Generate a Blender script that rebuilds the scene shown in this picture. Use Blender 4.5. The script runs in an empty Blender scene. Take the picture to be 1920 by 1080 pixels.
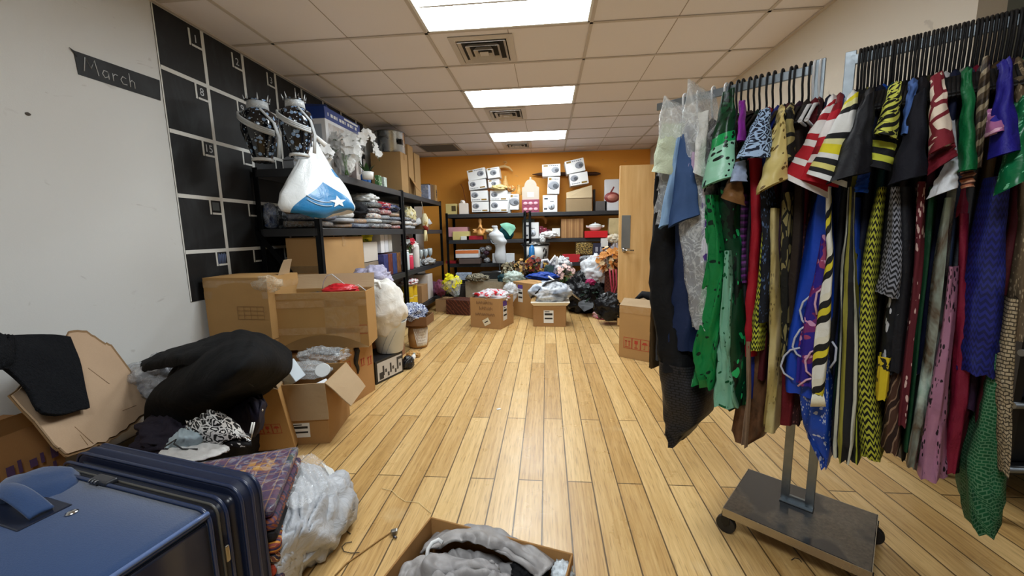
import bpy, math, random
from mathutils import Vector, Matrix, noise
from math import sin, cos, pi, tau, sqrt, atan2, radians
S = bpy.context.scene
COL = S.collection
random.seed(7)
def R(a, b): return random.uniform(a, b)

# ------------------------------------------------------------------ camera
FPX, YAW, PIT, ROL, CZ = 743.69, -0.0897194, -0.139839, -0.0199275, 1.257
FW = Vector((sin(YAW)*cos(PIT), cos(YAW)*cos(PIT), sin(PIT)))
_r0 = Vector((cos(YAW), -sin(YAW), 0)); _u0 = _r0.cross(FW)
RT = cos(ROL)*_r0 + sin(ROL)*_u0
UP = -sin(ROL)*_r0 + cos(ROL)*_u0
CAM = Vector((0, 0, CZ))
cd = bpy.data.cameras.new('camera'); cam = bpy.data.objects.new('camera', cd); COL.objects.link(cam)
cd.sensor_width = 36; cd.lens = FPX/1920*36; cd.clip_start = 0.02; cd.clip_end = 60
M = Matrix.Identity(4)
for i in range(3):
    M[i][0] = RT[i]; M[i][1] = UP[i]; M[i][2] = -FW[i]; M[i][3] = CAM[i]
cam.matrix_world = M
S.camera = cam
def ray(x, y): return FW + RT*((x-960)/FPX) + UP*((540-y)/FPX)
# a pixel of the photograph -> the point of the room it shows on a known plane
def aX(x, y, v): d = ray(x, y); return CAM + d*(v/d.x)
def aY(x, y, v): d = ray(x, y); return CAM + d*(v/d.y)
def aZ(x, y, v): d = ray(x, y); return CAM + d*((v-CZ)/d.z)
def aP(x, y, o, n): d = ray(x, y); return CAM + d*((o-CAM).dot(n)/d.dot(n))
def zat(p, y):      # height above point p that shows at pixel row y
    lo, hi = -1.0, 3.5
    for _ in range(40):
        m = (lo+hi)/2; q = Vector((p[0], p[1], m)) - CAM
        yy = 540 - FPX*q.dot(UP)/q.dot(FW)
        if yy > y: lo = m
        else: hi = m
    return (lo+hi)/2

# ------------------------------------------------------------------ objects
def tag(o, label=None, cat=None, group=None, kind=None):
    if label: o['label'] = label
    if cat: o['category'] = cat
    if group: o['group'] = group
    if kind: o['kind'] = kind
    return o
def thing(name, label, cat, loc=(0, 0, 0), rz=0.0, group=None):
    o = bpy.data.objects.new(name, None); COL.objects.link(o)
    o.empty_display_size = .05
    o.location = loc; o.rotation_euler = (0, 0, rz)
    o['_m'] = 1
    del o['_m']
    return tag(o, label, cat, group)
def wm(o):
    m = Matrix.LocRotScale(o.location, o.rotation_euler, o.scale)
    return wm(o.parent) @ m if o.parent else m

class MB:
    def __init__(s): s.v = []; s.f = []; s.uv = []; s.sm = []; s.mi = []; s.cur = 0
    def face(s, idx, uvs=None, smooth=False):
        s.f.append(tuple(idx)); s.uv.append(uvs or [(0, 0)]*len(idx)); s.sm.append(smooth); s.mi.append(s.cur)
    def add(s, vs): b = len(s.v); s.v += [Vector(p) for p in vs]; return b
    def box(s, c, d, m=None):
        x, y, z = d[0]/2, d[1]/2, d[2]/2
        P = [Vector((i*x, j*y, k*z)) for k in (-1, 1) for j in (-1, 1) for i in (-1, 1)]
        c = Vector(c)
        P = [(m @ p if m else p) + c for p in P]
        b = s.add(P)
        X, Y, Z = d
        for q, (a, e) in (((0, 2, 3, 1), (Y, X)), ((4, 5, 7, 6), (X, Y)), ((0, 1, 5, 4), (X, Z)), ((2, 6, 7, 3), (Z, X)), ((0, 4, 6, 2), (Z, Y)), ((1, 3, 7, 5), (Y, Z))):
            s.face([b+i for i in q], [(0, 0), (a, 0), (a, e), (0, e)])
        return s
    def hexa(s, P):     # 4 bottom corners (ccw) then 4 top corners
        b = s.add(P)
        for q in ((0, 3, 2, 1), (4, 5, 6, 7), (0, 1, 5, 4), (1, 2, 6, 5), (2, 3, 7, 6), (3, 0, 4, 7)):
            p = [Vector(P[i]) for i in q]; a = (p[1]-p[0]).length; e = (p[2]-p[1]).length
            s.face([b+i for i in q], [(0, 0), (a, 0), (a, e), (0, e)])
        return s
    def grid(s, fn, nu, nv, cu=False, cv=False, uvf=None, smooth=True):
        pts = [[Vector(fn(i/(nu if True else nu), j/nv)) for i in range(nu+1)] for j in range(nv+1)]
        cols = nu if cu else nu+1; rows = nv if cv else nv+1
        b = s.add([pts[j][i] for j in range(rows) for i in range(cols)])
        ul = sum((pts[nv//2][i+1]-pts[nv//2][i]).length for i in range(nu)); vl = sum((pts[j+1][nu//3]-pts[j][nu//3]).length for j in range(nv))
        for j in range(nv):
            for i in range(nu):
                i2 = (i+1) % cols; j2 = (j+1) % rows
                uv = [(i/nu, j/nv), ((i+1)/nu, j/nv), ((i+1)/nu, (j+1)/nv), (i/nu, (j+1)/nv)]
                uv = [uvf(*q) for q in uv] if uvf else [(a*ul, c*vl) for a, c in uv]
                s.face((b+j*cols+i, b+j*cols+i2, b+j2*cols+i2, b+j2*cols+i), uv, smooth)
        return s
    def tube(s, pts, r, seg=8, caps=True, closed=False):
        pts = [Vector(p) for p in pts]; n = len(pts)
        rs = r if isinstance(r, (list, tuple)) else [r]*n
        b0 = len(s.v); prev = None; L = 0; Ls = []
        for i, p in enumerate(pts):
            if closed: t = pts[(i+1) % n]-pts[i-1]
            else: t = pts[min(i+1, n-1)]-pts[max(i-1, 0)]
            if t.length < 1e-9: t = Vector((0, 0, 1))
            t.normalize()
            if prev is None:
                a = Vector((0, 0, 1)) if abs(t.z) < .9 else Vector((1, 0, 0))
                u = t.cross(a).normalized()
            else:
                u = prev - t*prev.dot(t)
                u = u.normalized() if u.length > 1e-6 else t.orthogonal().normalized()
            prev = u; w = t.cross(u)
            s.add([p+(u*cos(tau*k/seg)+w*sin(tau*k/seg))*rs[i] for k in range(seg)])
            if i: L += (p-pts[i-1]).length
            Ls.append(L)
        for i in range(n if closed else n-1):
            j = (i+1) % n
            for k in range(seg):
                k2 = (k+1) % seg
                s.face((b0+i*seg+k, b0+i*seg+k2, b0+j*seg+k2, b0+j*seg+k), [(k/seg, Ls[i]), ((k+1)/seg, Ls[i]), ((k+1)/seg, Ls[j]), (k/seg, Ls[j])], True)
        if caps and not closed:
            s.face([b0+k for k in range(seg)][::-1]); s.face([b0+(n-1)*seg+k for k in range(seg)])
        return s
    def lathe(s, prof, c=(0, 0, 0), seg=24, m=None, sx=1, sy=1):
        c = Vector(c); b0 = len(s.v); n = len(prof)
        for r, z in prof:
            for k in range(seg):
                p = Vector((r*cos(tau*k/seg)*sx, r*sin(tau*k/seg)*sy, z))
                s.v.append((m @ p if m else p)+c)
        for i in range(n-1):
            for k in range(seg):
                k2 = (k+1) % seg
                rr = max(prof[i][0], prof[i+1][0], .01)
                s.face((b0+i*seg+k, b0+i*seg+k2, b0+(i+1)*seg+k2, b0+(i+1)*seg+k),
                       [(tau*rr*k/seg, prof[i][1]), (tau*rr*(k+1)/seg, prof[i][1]), (tau*rr*(k+1)/seg, prof[i+1][1]), (tau*rr*k/seg, prof[i+1][1])], True)
        if prof[0][0] > 1e-4: s.face([b0+k for k in range(seg)][::-1])
        if prof[-1][0] > 1e-4: s.face([b0+(n-1)*seg+k for k in range(seg)])
        return s
    def prism(s, poly, f0, f1):     # polygon of 2-D points, two maps 2-D -> 3-D
        n = len(poly)
        a = s.add([f0(*p) for p in poly]); b = s.add([f1(*p) for p in poly])
        s.face([a+i for i in range(n)][::-1], [p for p in poly][::-1]); s.face([b+i for i in range(n)], list(poly))
        for i in range(n):
            j = (i+1) % n; s.face((a+i, a+j, b+j, b+i), [poly[i], poly[j], poly[j], poly[i]])
        return s
    def blob(s, c, rad, amp=.15, fr=2.0, seed=0, nu=20, nv=12, m=None, flat=None, pw=1.0, ridge=0.0):
        c = Vector(c); off = Vector((seed*7.13, seed*3.7, seed*1.9))
        def fn(u, v):
            th = tau*u; ph = pi*(v-.5)
            cx, sx = cos(th), sin(th)
            cp, sp = cos(ph), sin(ph)
            f = lambda q: math.copysign(abs(q)**pw, q)
            d = Vector((f(cx)*f(cp), f(sx)*f(cp), f(sp)))
            k = 1+amp*noise.noise(d*fr+off)
            if ridge: k += ridge*(.5-abs(noise.noise(d*fr*1.7+off*2)))
            p = Vector((d.x*rad[0], d.y*rad[1], d.z*rad[2]))*k
            if flat is not None and p.z < flat: p.z = flat
            return (m @ p if m else p)+c
        return s.grid(fn, nu, nv, cu=True)
    def off(s, v): s.v = [p+Vector(v) for p in s.v]; return s
    def xf(s, m): s.v = [m @ p for p in s.v]; return s

def build(name, mb, mat, parent=None, bevel=0, subd=0, solid=0, world=True, seg=2):
    me = bpy.data.meshes.new(name)
    vs = mb.v
    if parent is not None and world:
        inv = wm(parent).inverted(); vs = [inv @ p for p in vs]
    org = Vector((0, 0, 0))
    if parent is None and world:
        lo = [min(p[i] for p in vs) for i in range(3)]; hi = [max(p[i] for p in vs) for i in range(3)]
        org = Vector(((lo[0]+hi[0])/2, (lo[1]+hi[1])/2, lo[2])); vs = [p-org for p in vs]
    me.from_pydata([tuple(p) for p in vs], [], mb.f)
    ul = me.uv_layers.new(name='UVMap')
    k = 0; d = ul.data
    for pu in mb.uv:
        for q in pu: d[k].uv = q; k += 1
    me.polygons.foreach_set('use_smooth', mb.sm)
    for m_ in (mat if isinstance(mat, (list, tuple)) else [mat]): me.materials.append(m_)
    if any(mb.mi): me.polygons.foreach_set('material_index', mb.mi)
    me.update()
    o = bpy.data.objects.new(name, me); COL.objects.link(o); o.location = org
    if parent is not None: o.parent = parent
    if subd:
        q = o.modifiers.new('subd', 'SUBSURF'); q.levels = subd; q.render_levels = subd
    if solid:
        q = o.modifiers.new('solid', 'SOLIDIFY'); q.thickness = solid; q.offset = 0
    if bevel:
        q = o.modifiers.new('bevel', 'BEVEL'); q.width = bevel; q.segments = seg; q.limit_method = 'ANGLE'; q.angle_limit = radians(40)
    return o
def solo(name, mb, mat, label, cat, group=None, kind=None, **k):
    return tag(build(name, mb, mat, None, **k), label, cat, group, kind)
def structure(name, mb, mat, **k):
    o = build(name, mb, mat, None, **k); o['kind'] = 'structure'; return o
def copy_tree(o, parent=None):
    c = o.copy(); COL.objects.link(c); c.parent = parent
    for ch in list(o.children): copy_tree(ch, c)
    return c
def rotz(a): return Matrix.Rotation(a, 3, 'Z')
def rotx(a): return Matrix.Rotation(a, 3, 'X')
def roty(a): return Matrix.Rotation(a, 3, 'Y')
def text(name, body, size, mat, parent, origin, right, up, extrude=.0004, shear=0, align='CENTER'):
    cu = bpy.data.curves.new(name, 'FONT'); cu.body = body; cu.size = size; cu.extrude = extrude; cu.align_x = align; cu.align_y = 'CENTER'; cu.shear = shear
    cu.resolution_u = 3
    o = bpy.data.objects.new(name, cu); COL.objects.link(o)
    dg = bpy.context.evaluated_depsgraph_get()
    me = bpy.data.meshes.new_from_object(o.evaluated_get(dg)); bpy.data.objects.remove(o); bpy.data.curves.remove(cu)
    right = Vector(right).normalized(); up = Vector(up).normalized(); nn = right.cross(up)
    m = Matrix((right, up, nn)).transposed().to_4x4(); m.translation = Vector(origin)
    if parent is not None: m = wm(parent).inverted() @ m
    me.transform(m); me.materials.clear(); me.materials.append(mat); me.name = name
    q = bpy.data.objects.new(name, me); COL.objects.link(q); q.parent = parent
    return q

# ------------------------------------------------------------------ materials
MATS = {}
def hexc(h):
    h = h.lstrip('#'); v = [int(h[i:i+2], 16)/255 for i in (0, 2, 4)]
    return tuple(((c/12.92) if c <= .04045 else ((c+.055)/1.055)**2.4) for c in v)+(1,)
class NT:
    def __init__(s, name):
        s.m = bpy.data.materials.new(name); s.m.use_nodes = True; s.t = s.m.node_tree; s.t.nodes.clear()
        s.o = s.t.nodes.new('ShaderNodeOutputMaterial'); s.b = s.t.nodes.new('ShaderNodeBsdfPrincipled')
        s.t.links.new(s.b.outputs[0], s.o.inputs[0])
    def n(s, t, ins=None, **k):
        q = s.t.nodes.new('ShaderNode'+t)
        for a, b in k.items(): setattr(q, a, b)
        for a, b in (ins or {}).items(): s.set(q.inputs[a], b)
        return q
    def set(s, sock, v):
        if isinstance(v, bpy.types.NodeSocket): s.t.links.new(v, sock)
        elif isinstance(v, bpy.types.Node): s.t.links.new(v.outputs[0], sock)
        else: sock.default_value = v
    def math(s, op, a, b=0.0, c=0.0):
        q = s.n('Math', operation=op); s.set(q.inputs[0], a); s.set(q.inputs[1], b); s.set(q.inputs[2], c); return q.outputs[0]
    def mix(s, f, a, b, mode='MIX'):
        q = s.n('Mix', data_type='RGBA', blend_type=mode); s.set(q.inputs[0], f); s.set(q.inputs[6], a); s.set(q.inputs[7], b); return q.outputs[2]
    def noise(s, vec, scale, detail=2, rough=.5, out=0, dist=0):
        q = s.n('TexNoise', {'Scale': scale, 'Detail': detail, 'Roughness': rough, 'Distortion': dist}); s.set(q.inputs['Vector'], vec); return q.outputs[out]
    def vor(s, vec, scale, feature='F1', rnd=1.0, out='Distance'):
        q = s.n('TexVoronoi', feature=feature); s.set(q.inputs['Vector'], vec); s.set(q.inputs['Scale'], scale); s.set(q.inputs['Randomness'], rnd); return q.outputs[out]
    def ramp(s, f, stops, interp='LINEAR'):
        q = s.n('ValToRGB'); q.color_ramp.interpolation = interp; e = q.color_ramp.elements
        while len(e) < len(stops): e.new(.5)
        for el, (p, c) in zip(e, stops): el.position = p; el.color = c if len(c) == 4 else tuple(c)+(1,)
        s.set(q.inputs[0], f); return q.outputs[0]
    def map(s, vec, sc=(1, 1, 1), rot=(0, 0, 0), loc=(0, 0, 0)):
        q = s.n('Mapping'); s.set(q.inputs[0], vec); q.inputs['Scale'].default_value = sc; q.inputs['Rotation'].default_value = rot; q.inputs['Location'].default_value = loc; return q.outputs[0]
    def bump(s, h, st=.2, d=.01):
        q = s.n('Bump', {'Strength': st, 'Distance': d}); s.set(q.inputs['Height'], h); s.set(s.b.inputs['Normal'], q.outputs[0])
    def uv(s): return s.n('TexCoord').outputs['UV']
    def obj(s): return s.n('TexCoord').outputs['Object']
    def pos(s): return s.n('NewGeometry').outputs['Position']
    def xyz(s, v): q = s.n('SeparateXYZ'); s.set(q.inputs[0], v); return q.outputs
    def fin(s, col=None, rough=.6, metal=0, spec=.5, **k):
        if col is not None: s.set(s.b.inputs['Base Color'], col)
        s.set(s.b.inputs['Roughness'], rough); s.b.inputs['Metallic'].default_value = metal
        s.b.inputs['Specular IOR Level'].default_value = spec
        for a, b in k.items(): s.set(s.b.inputs[a.replace('_', ' ')], b)
        return s.m
def memo(fn):
    def g(*a, **k):
        key = (fn.__name__,)+a+tuple(sorted(k.items()))
        if key not in MATS: MATS[key] = fn(*a, **k)
        return MATS[key]
    return g
@memo
def plain(h, rough=.6, metal=0, spec=.5, var=.12, scale=18):
    t = NT('plain'); c = hexc(h)
    nz = t.noise(t.obj(), scale, 3)
    col = t.mix(t.math('MULTIPLY', nz, var), c, tuple(x*.45 for x in c[:3])+(1,))
    return t.fin(col, rough, metal, spec)
@memo
def cloth(h, rough=.85, bump=.35, scale=9, spec=.25, sheen=0.0, h2=None):
    t = NT('cloth'); c = hexc(h); o = t.obj()
    nz = t.noise(o, scale, 4)
    c2 = hexc(h2) if h2 else tuple(x*.55 for x in c[:3])+(1,)
    col = t.mix(t.ramp(nz, [(.35, (0, 0, 0, 1)), (.7, (1, 1, 1, 1))]), c, t.mix(.35 if not h2 else .8, c, c2))
    t.bump(t.noise(o, scale*1.6, 5, .6, dist=.8), bump, .02)
    m = t.fin(col, rough, 0, spec)
    if sheen: t.b.inputs['Sheen Weight'].default_value = sheen
    return m
@memo
def board(h='#b08c5c', v=0):    # corrugated cardboard
    t = NT('cardboard'); c = hexc(h); u = t.uv(); o = t.obj()
    fl = t.n('TexWave', {'Scale': 60.0, 'Distortion': .6, 'Detail': 1.0}, bands_direction='X'); t.set(fl.inputs['Vector'], u)
    nz = t.noise(o, 6+v, 4); n2 = t.noise(o, 140, 2)
    col = t.mix(t.math('MULTIPLY', nz, .35), c, tuple(x*.62 for x in c[:3])+(1,))
    col = t.mix(t.math('MULTIPLY', fl.outputs['Fac'], .07), col, (.12, .07, .03, 1))
    col = t.mix(t.math('MULTIPLY', n2, .12), col, (.1, .06, .03, 1))
    t.bump(nz, .15, .01)
    return t.fin(col, .78, 0, .3)
@memo
def tapem(h='#b98a4c', a=.75):
    t = NT('packing_tape'); c = hexc(h); nz = t.noise(t.obj(), 22, 3, dist=1)
    t.bump(nz, .25, .01)
    return t.fin(t.mix(t.math('MULTIPLY', nz, .3), c, (.9, .8, .6, 1)), .22, 0, .6, Alpha=a)
@memo
def film(h='#e8eef2', a=.22, rough=.12, scale=14, rd=.22):   # crumpled clear plastic
    t = NT('clear_plastic'); nz = t.noise(t.obj(), scale, 4, .6, dist=1.2)
    t.bump(nz, .5, .02)
    rid = t.ramp(t.math('ABSOLUTE', t.math('SUBTRACT', t.noise(t.obj(), scale*1.3, 3, .5, dist=1.5), .5)), [(0, (1, 1, 1, 1)), (.05, (0, 0, 0, 1))])
    al = t.math('ADD', a, t.math('MULTIPLY', rid, rd))
    return t.fin(hexc(h), rough, 0, .8, Alpha=al)
@memo
def metal(h='#8a8f95', rough=.35, scale=8):
    t = NT('metal'); nz = t.noise(t.obj(), scale, 5, .6)
    return t.fin(t.mix(t.math('MULTIPLY', nz, .4), hexc(h), tuple(x*.4 for x in hexc(h)[:3])+(1,)), t.math('ADD', rough-.1, t.math('MULTIPLY', nz, .25)), 1, .5)
@memo
def glass(h='#eef4f8', rough=.03):
    t = NT('glass'); return t.fin(hexc(h), rough, 0, .6, Transmission_Weight=1.0, IOR=1.45)
# patterned fabrics and prints; UV runs in metres
@memo
def pat(kind, cols, scale=1.0, rough=.8, var=0, bump=.25, spec=.3, rot=0.0):
    t = NT(kind+'_print'); c = [hexc(x) for x in cols]; u = t.map(t.uv(), (1, 1, 1), (0, 0, rot), (.131*var, .077*var, 0)); X, Y, _ = t.xyz(u)
    gt = lambda a, b: t.math('GREATER_THAN', a, b)
    if kind == 'stripes':       # equal stripes along v
        f = t.math('FRACT', t.math('MULTIPLY', Y, scale)); n = len(c)
        col = t.ramp(f, [(i/n, c[i]) for i in range(n)], 'CONSTANT')
    elif kind == 'vstripes':
        f = t.math('FRACT', t.math('MULTIPLY', X, scale)); n = len(c)
        col = t.ramp(f, [(i/n, c[i]) for i in range(n)], 'CONSTANT')
    elif kind == 'zigzag':
        tri = t.math('ABSOLUTE', t.math('SUBTRACT', t.math('FRACT', t.math('MULTIPLY', X, scale)), .5))
        f = t.math('FRACT', t.math('ADD', t.math('MULTIPLY', Y, scale), t.math('MULTIPLY', tri, 1.3)))
        col = t.mix(gt(f, .5), c[0], c[1])
    elif kind == 'hound':
        a = t.math('FRACT', t.math('MULTIPLY', t.math('ADD', X, t.math('MULTIPLY', Y, .9)), scale))
        b = t.math('FRACT', t.math('MULTIPLY', t.math('SUBTRACT', Y, t.math('MULTIPLY', X, .35)), scale*.8))
        s1 = gt(a, .5); s2 = gt(b, .5); nz = gt(t.noise(u, scale*1.3, 1), .52)
        q = t.math('ABSOLUTE', t.math('SUBTRACT', s1, t.math('MULTIPLY', s2, nz)))
        col = t.mix(q, c[0], c[1])
    elif kind == 'leopard':
        w = t.n('VectorMath', operation='ADD'); t.set(w.inputs[0], u)
        nz = t.n('TexNoise', {'Scale': scale*1.6, 'Detail': 2.0}); t.set(nz.inputs['Vector'], u)
        sc = t.n('VectorMath', operation='SCALE'); t.set(sc.inputs[0], nz.outputs['Color']); sc.inputs['Scale'].default_value = .35/scale; t.set(w.inputs[1], sc.outputs[0])
        d = t.vor(w.outputs[0], scale); e = t.vor(w.outputs[0], scale, 'DISTANCE_TO_EDGE')
        ring = t.ramp(e, [(0, (1, 1, 1, 1)), (.075, (0, 0, 0, 1)), (.26, (1, 1, 1, 1))], 'CONSTANT')
        col = t.mix(ring, c[1], c[0])
        if len(c) > 2: col = t.mix(gt(e, .32), col, c[2])
    elif kind == 'splat':
        nz = t.noise(u, scale, 3, .55); q = gt(nz, .56)
        col = t.mix(q, c[0], c[1])
        if len(c) > 2: col = t.mix(gt(t.noise(u, scale*.45, 2), .6), col, c[2])
        if len(c) > 3: col = t.mix(gt(t.noise(u, scale*2.1, 1), .66), col, c[3])
    elif kind == 'cells':       # rounded patches with dark veins
        e = t.vor(u, scale, 'DISTANCE_TO_EDGE'); msk = gt(t.noise(u, scale*.30, 2), .49)
        q = t.math('MULTIPLY', gt(e, .1), msk)
        col = t.mix(q, c[0], c[1])
    elif kind == 'specks':
        d = t.vor(u, scale); q = t.math('MULTIPLY', t.math('LESS_THAN', d, t.math('MULTIPLY', t.noise(u, scale*.4, 1), .58)), gt(t.noise(u, scale*.25, 1), .42))
        col = t.mix(q, c[0], c[1])
        if len(c) > 2: col = t.mix(t.ramp(t.noise(u, scale*.12, 2), [(.44, (0, 0, 0, 1)), (.56, (1, 1, 1, 1))]), col, c[2])
    elif kind == 'scales':
        b = t.n('TexBrick', {'Scale': scale, 'Mortar Size': .045, 'Mortar Smooth': .3, 'Brick Width': .5, 'Row Height': .25}); t.set(b.inputs['Vector'], u)
        b.offset = .5; b.inputs['Color1'].default_value = c[0]; b.inputs['Color2'].default_value = c[0] if len(c) < 3 else c[2]; b.inputs['Mortar'].default_value = c[1]
        col = b.outputs[0]
    elif kind == 'waves':
        q = t.n('TexWave', {'Scale': scale, 'Distortion': 5.0, 'Detail': 2.0, 'Detail Scale': 1.2}, bands_direction='DIAGONAL'); t.set(q.inputs['Vector'], u)
        n = len(c); col = t.ramp(q.outputs['Fac'], [(i/n, c[i]) for i in range(n)], 'CONSTANT')
    elif kind == 'rings':       # big loops with pale outlines
        d = t.vor(u, scale, rnd=.45); nz = t.noise(u, scale*9, 2)
        dd = t.math('ADD', d, t.math('MULTIPLY', nz, .08))
        col = t.ramp(dd, [(0, c[0]), (.36, c[1]), (.41, c[2]), (.58, c[0])], 'CONSTANT')
        col = t.mix(t.math('MULTIPLY', gt(t.noise(u, scale*16, 2), .6), gt(d, .41)), col, c[1])
    elif kind == 'plaid':
        a = t.math('FRACT', t.math('MULTIPLY', X, scale)); b = t.math('FRACT', t.math('MULTIPLY', Y, scale)); n = len(c)
        ca = t.ramp(a, [(i/n, c[i]) for i in range(n)], 'CONSTANT'); cb = t.ramp(b, [(i/n, c[-1-i]) for i in range(n)], 'CONSTANT')
        col = t.mix(gt(t.math('FRACT', t.math('MULTIPLY', t.math('ADD', X, Y), scale*6)), .5), ca, cb)
    elif kind == 'kente':       # woven blocks over drifting colour areas, thin thread lines
        sn = t.n('VectorMath', operation='SNAP'); t.set(sn.inputs[0], u); sn.inputs[1].default_value = (1/scale, .45/scale, 1)
        f = t.math('ADD', t.math('MULTIPLY', t.noise(u, 5.5, 1), .8), t.math('MULTIPLY', t.noise(sn.outputs[0], scale*.9, 0), .3)); n = len(c)
        col = t.ramp(f, [(.36+.38*i/(n-1), c[i]) for i in range(n)], 'CONSTANT')
        ln = t.math('ADD', gt(t.math('FRACT', t.math('MULTIPLY', X, scale*.5)), .9), gt(t.math('FRACT', t.math('MULTIPLY', Y, scale*.4)), .92))
        col = t.mix(t.math('MULTIPLY', ln, .35), col, c[-1])
    elif kind == 'lattice':
        b = t.math('ABSOLUTE', t.math('SINE', t.math('MULTIPLY', t.math('ADD', X, Y), scale))); a = t.math('ABSOLUTE', t.math('SINE', t.math('MULTIPLY', t.math('SUBTRACT', X, Y), scale)))
        col = t.mix(t.math('MULTIPLY', gt(a, .45), gt(b, .45)), c[0], c[1])
    elif kind == 'bands':       # colours in order down a given length, last colour sprinkled as specks
        f = t.math('DIVIDE', t.math('ABSOLUTE', Y), scale); n = len(c)-1
        wob = t.math('MULTIPLY', t.math('SUBTRACT', t.noise(u, 9, 2), .5), .05)
        col = t.ramp(t.math('ADD', f, wob), [(i/n, c[i]) for i in range(n)], 'CONSTANT')
        d = t.vor(u, 62); q = t.math('LESS_THAN', d, t.math('MULTIPLY', t.noise(u, 22, 1), .72)); q = t.math('MULTIPLY', q, gt(t.noise(u, 11, 1), .44))
        if not var: col = t.mix(q, col, c[-1])
    else:                       # 'mottle'
        nz = t.noise(u, scale, 5, .6, dist=.6); n = len(c)
        col = t.ramp(nz, [(.3+.4*i/max(1, n-1), c[i]) for i in range(n)])
    col = t.mix(t.math('MULTIPLY', t.noise(t.obj(), 12, 3), .22), col, (.01, .01, .012, 1))
    t.bump(t.noise(t.obj(), 14, 4, .6, dist=.6), bump, .015)
    return t.fin(col, rough, 0, spec)
# ------------------------------------------------------------------ the room
XL, XR, YB, YF, HC = -2.46, 1.92, 7.82, -2.6, 2.743
XE, YC = 4.6, 2.1
TW, TD = 1.2192, .6096
LX0, LY0 = -.888, 3.139
# floor: bamboo planks
t = NT('bamboo_planks'); p = t.pos()
br = t.n('TexBrick', {'Scale': 1.0, 'Mortar Size': .0035, 'Mortar Smooth': .2, 'Brick Width': 1.83, 'Row Height': .124, 'Bias': 0.0}); br.offset = .37; br.offset_frequency = 2; br.squash = 1
mp = t.map(p, (1, 1, 1), (0, 0, pi/2), (0.04, .03, 0)); t.set(br.inputs['Vector'], mp)
br.inputs['Color1'].default_value = (0, 0, 0, 1); br.inputs['Color2'].default_value = (1, 1, 1, 1); br.inputs['Mortar'].default_value = (.5, .5, .5, 1)
pv = t.math('MULTIPLY', br.outputs['Color'], 1.0)
gr = t.noise(t.map(p, (75, 2.6, 1)), 1.0, 5, .65); gr2 = t.noise(t.map(p, (14, .9, 1)), 1.0, 3, .6); gr3 = t.noise(t.map(p, (160, 9, 1)), 1.0, 2)
base = t.ramp(t.math('ADD', t.math('MULTIPLY', pv, .28), t.math('ADD', t.math('MULTIPLY', gr, .75), t.math('MULTIPLY', gr2, .3))), [(.25, hexc('#8c6a3a')), (.55, hexc('#bd965c')), (.85, hexc('#dcba80'))])
base = t.mix(t.math('MULTIPLY', t.ramp(gr3, [(.55, (0, 0, 0, 1)), (.75, (1, 1, 1, 1))]), .5), base, hexc('#6a431a'))
base = t.mix(t.ramp(t.noise(p, 2.3, 4, .6), [(.62, (0, 0, 0, 1)), (.9, (1, 1, 1, 1))]), base, hexc('#d9c49a'))
base = t.mix(t.math('MULTIPLY', br.outputs['Fac'], .85), base, hexc('#3a2610'))
t.bump(t.math('SUBTRACT', 1.0, br.outputs['Fac']), .35, .002)
FLOORM = t.fin(base, t.math('ADD', .19, t.math('MULTIPLY', t.noise(p, 5, 4), .22)), 0, .5)
structure('floor', MB().box(((XL+XE)/2, (YF+YB)/2, -.05), (XE-XL+.3, YB-YF+.3, .1)), FLOORM)
# walls
def wallm(h, h2=None):
    t = NT('painted_wall'); p = t.pos(); c = hexc(h)
    nz = t.noise(p, 1.4, 4); col = t.mix(t.math('MULTIPLY', nz, .18), c, tuple(x*.72 for x in c[:3])+(1,))
    sc = t.ramp(t.noise(t.map(p, (1, 1.0, 2.2)), 5.5, 2, .5, dist=1.5), [(.70, (0, 0, 0, 1)), (.76, (1, 1, 1, 1))])
    col = t.mix(t.math('MULTIPLY', sc, .25), col, (.25, .22, .2, 1))
    t.bump(t.noise(p, 160, 2), .08, .004)
    return t.fin(col, .6, 0, .3)
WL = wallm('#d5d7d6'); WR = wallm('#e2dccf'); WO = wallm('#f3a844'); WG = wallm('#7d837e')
structure('wall_left', MB().box((XL-.06, (YF+YB)/2, HC/2), (.12, YB-YF+.24, HC)), WL)
structure('wall_back', MB().box(((XL+XR)/2, YB+.06, HC/2), (XR-XL+.3, .12, HC)), WO)
DY0, DY1, DH = 4.27, 5.2, 2.06      # doorway in the right wall
mb = MB().box((XR+.06, (YC+DY0)/2, HC/2), (.12, DY0-YC, HC)).box((XR+.06, (DY1+YB)/2, HC/2), (.12, YB-DY1, HC)).box((XR+.06, (DY0+DY1)/2, (DH+HC)/2), (.12, DY1-DY0, HC-DH))
structure('wall_right', mb, WR)
structure('wall_return', MB().box(((XR+.12+XE)/2, YC+.06, HC/2), (XE-XR-.12, .12, HC)), WG)
structure('wall_east', MB().box((XE+.06, (YF+YC)/2, HC/2), (.12, YC-YF+.2, HC)), WG)
structure('wall_front', MB().box(((XL+XE)/2, YF-.06, HC/2), (XE-XL+.2, .12, HC)), WL)
structure('wall_hall', MB().box((XR+1.3, (DY0+DY1)/2, HC/2), (.1, 2.4, HC)), WR)
# baseboards
BBM = plain('#3b352f', .5)
structure('baseboard_left', MB().box((XL+.008, (YF+YB)/2, .05), (.016, YB-YF, .1)), BBM)
structure('baseboard_back', MB().box(((XL+XR)/2, YB-.008, .05), (XR-XL, .016, .1)), BBM)
structure('baseboard_right', MB().box((XR-.008, (YC+DY0-.1)/2, .05), (.016, DY0-.1-YC, .1)).box((XR-.008, (DY1+.1+YB)/2, .05), (.016, YB-DY1-.1, .1)), BBM)
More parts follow.
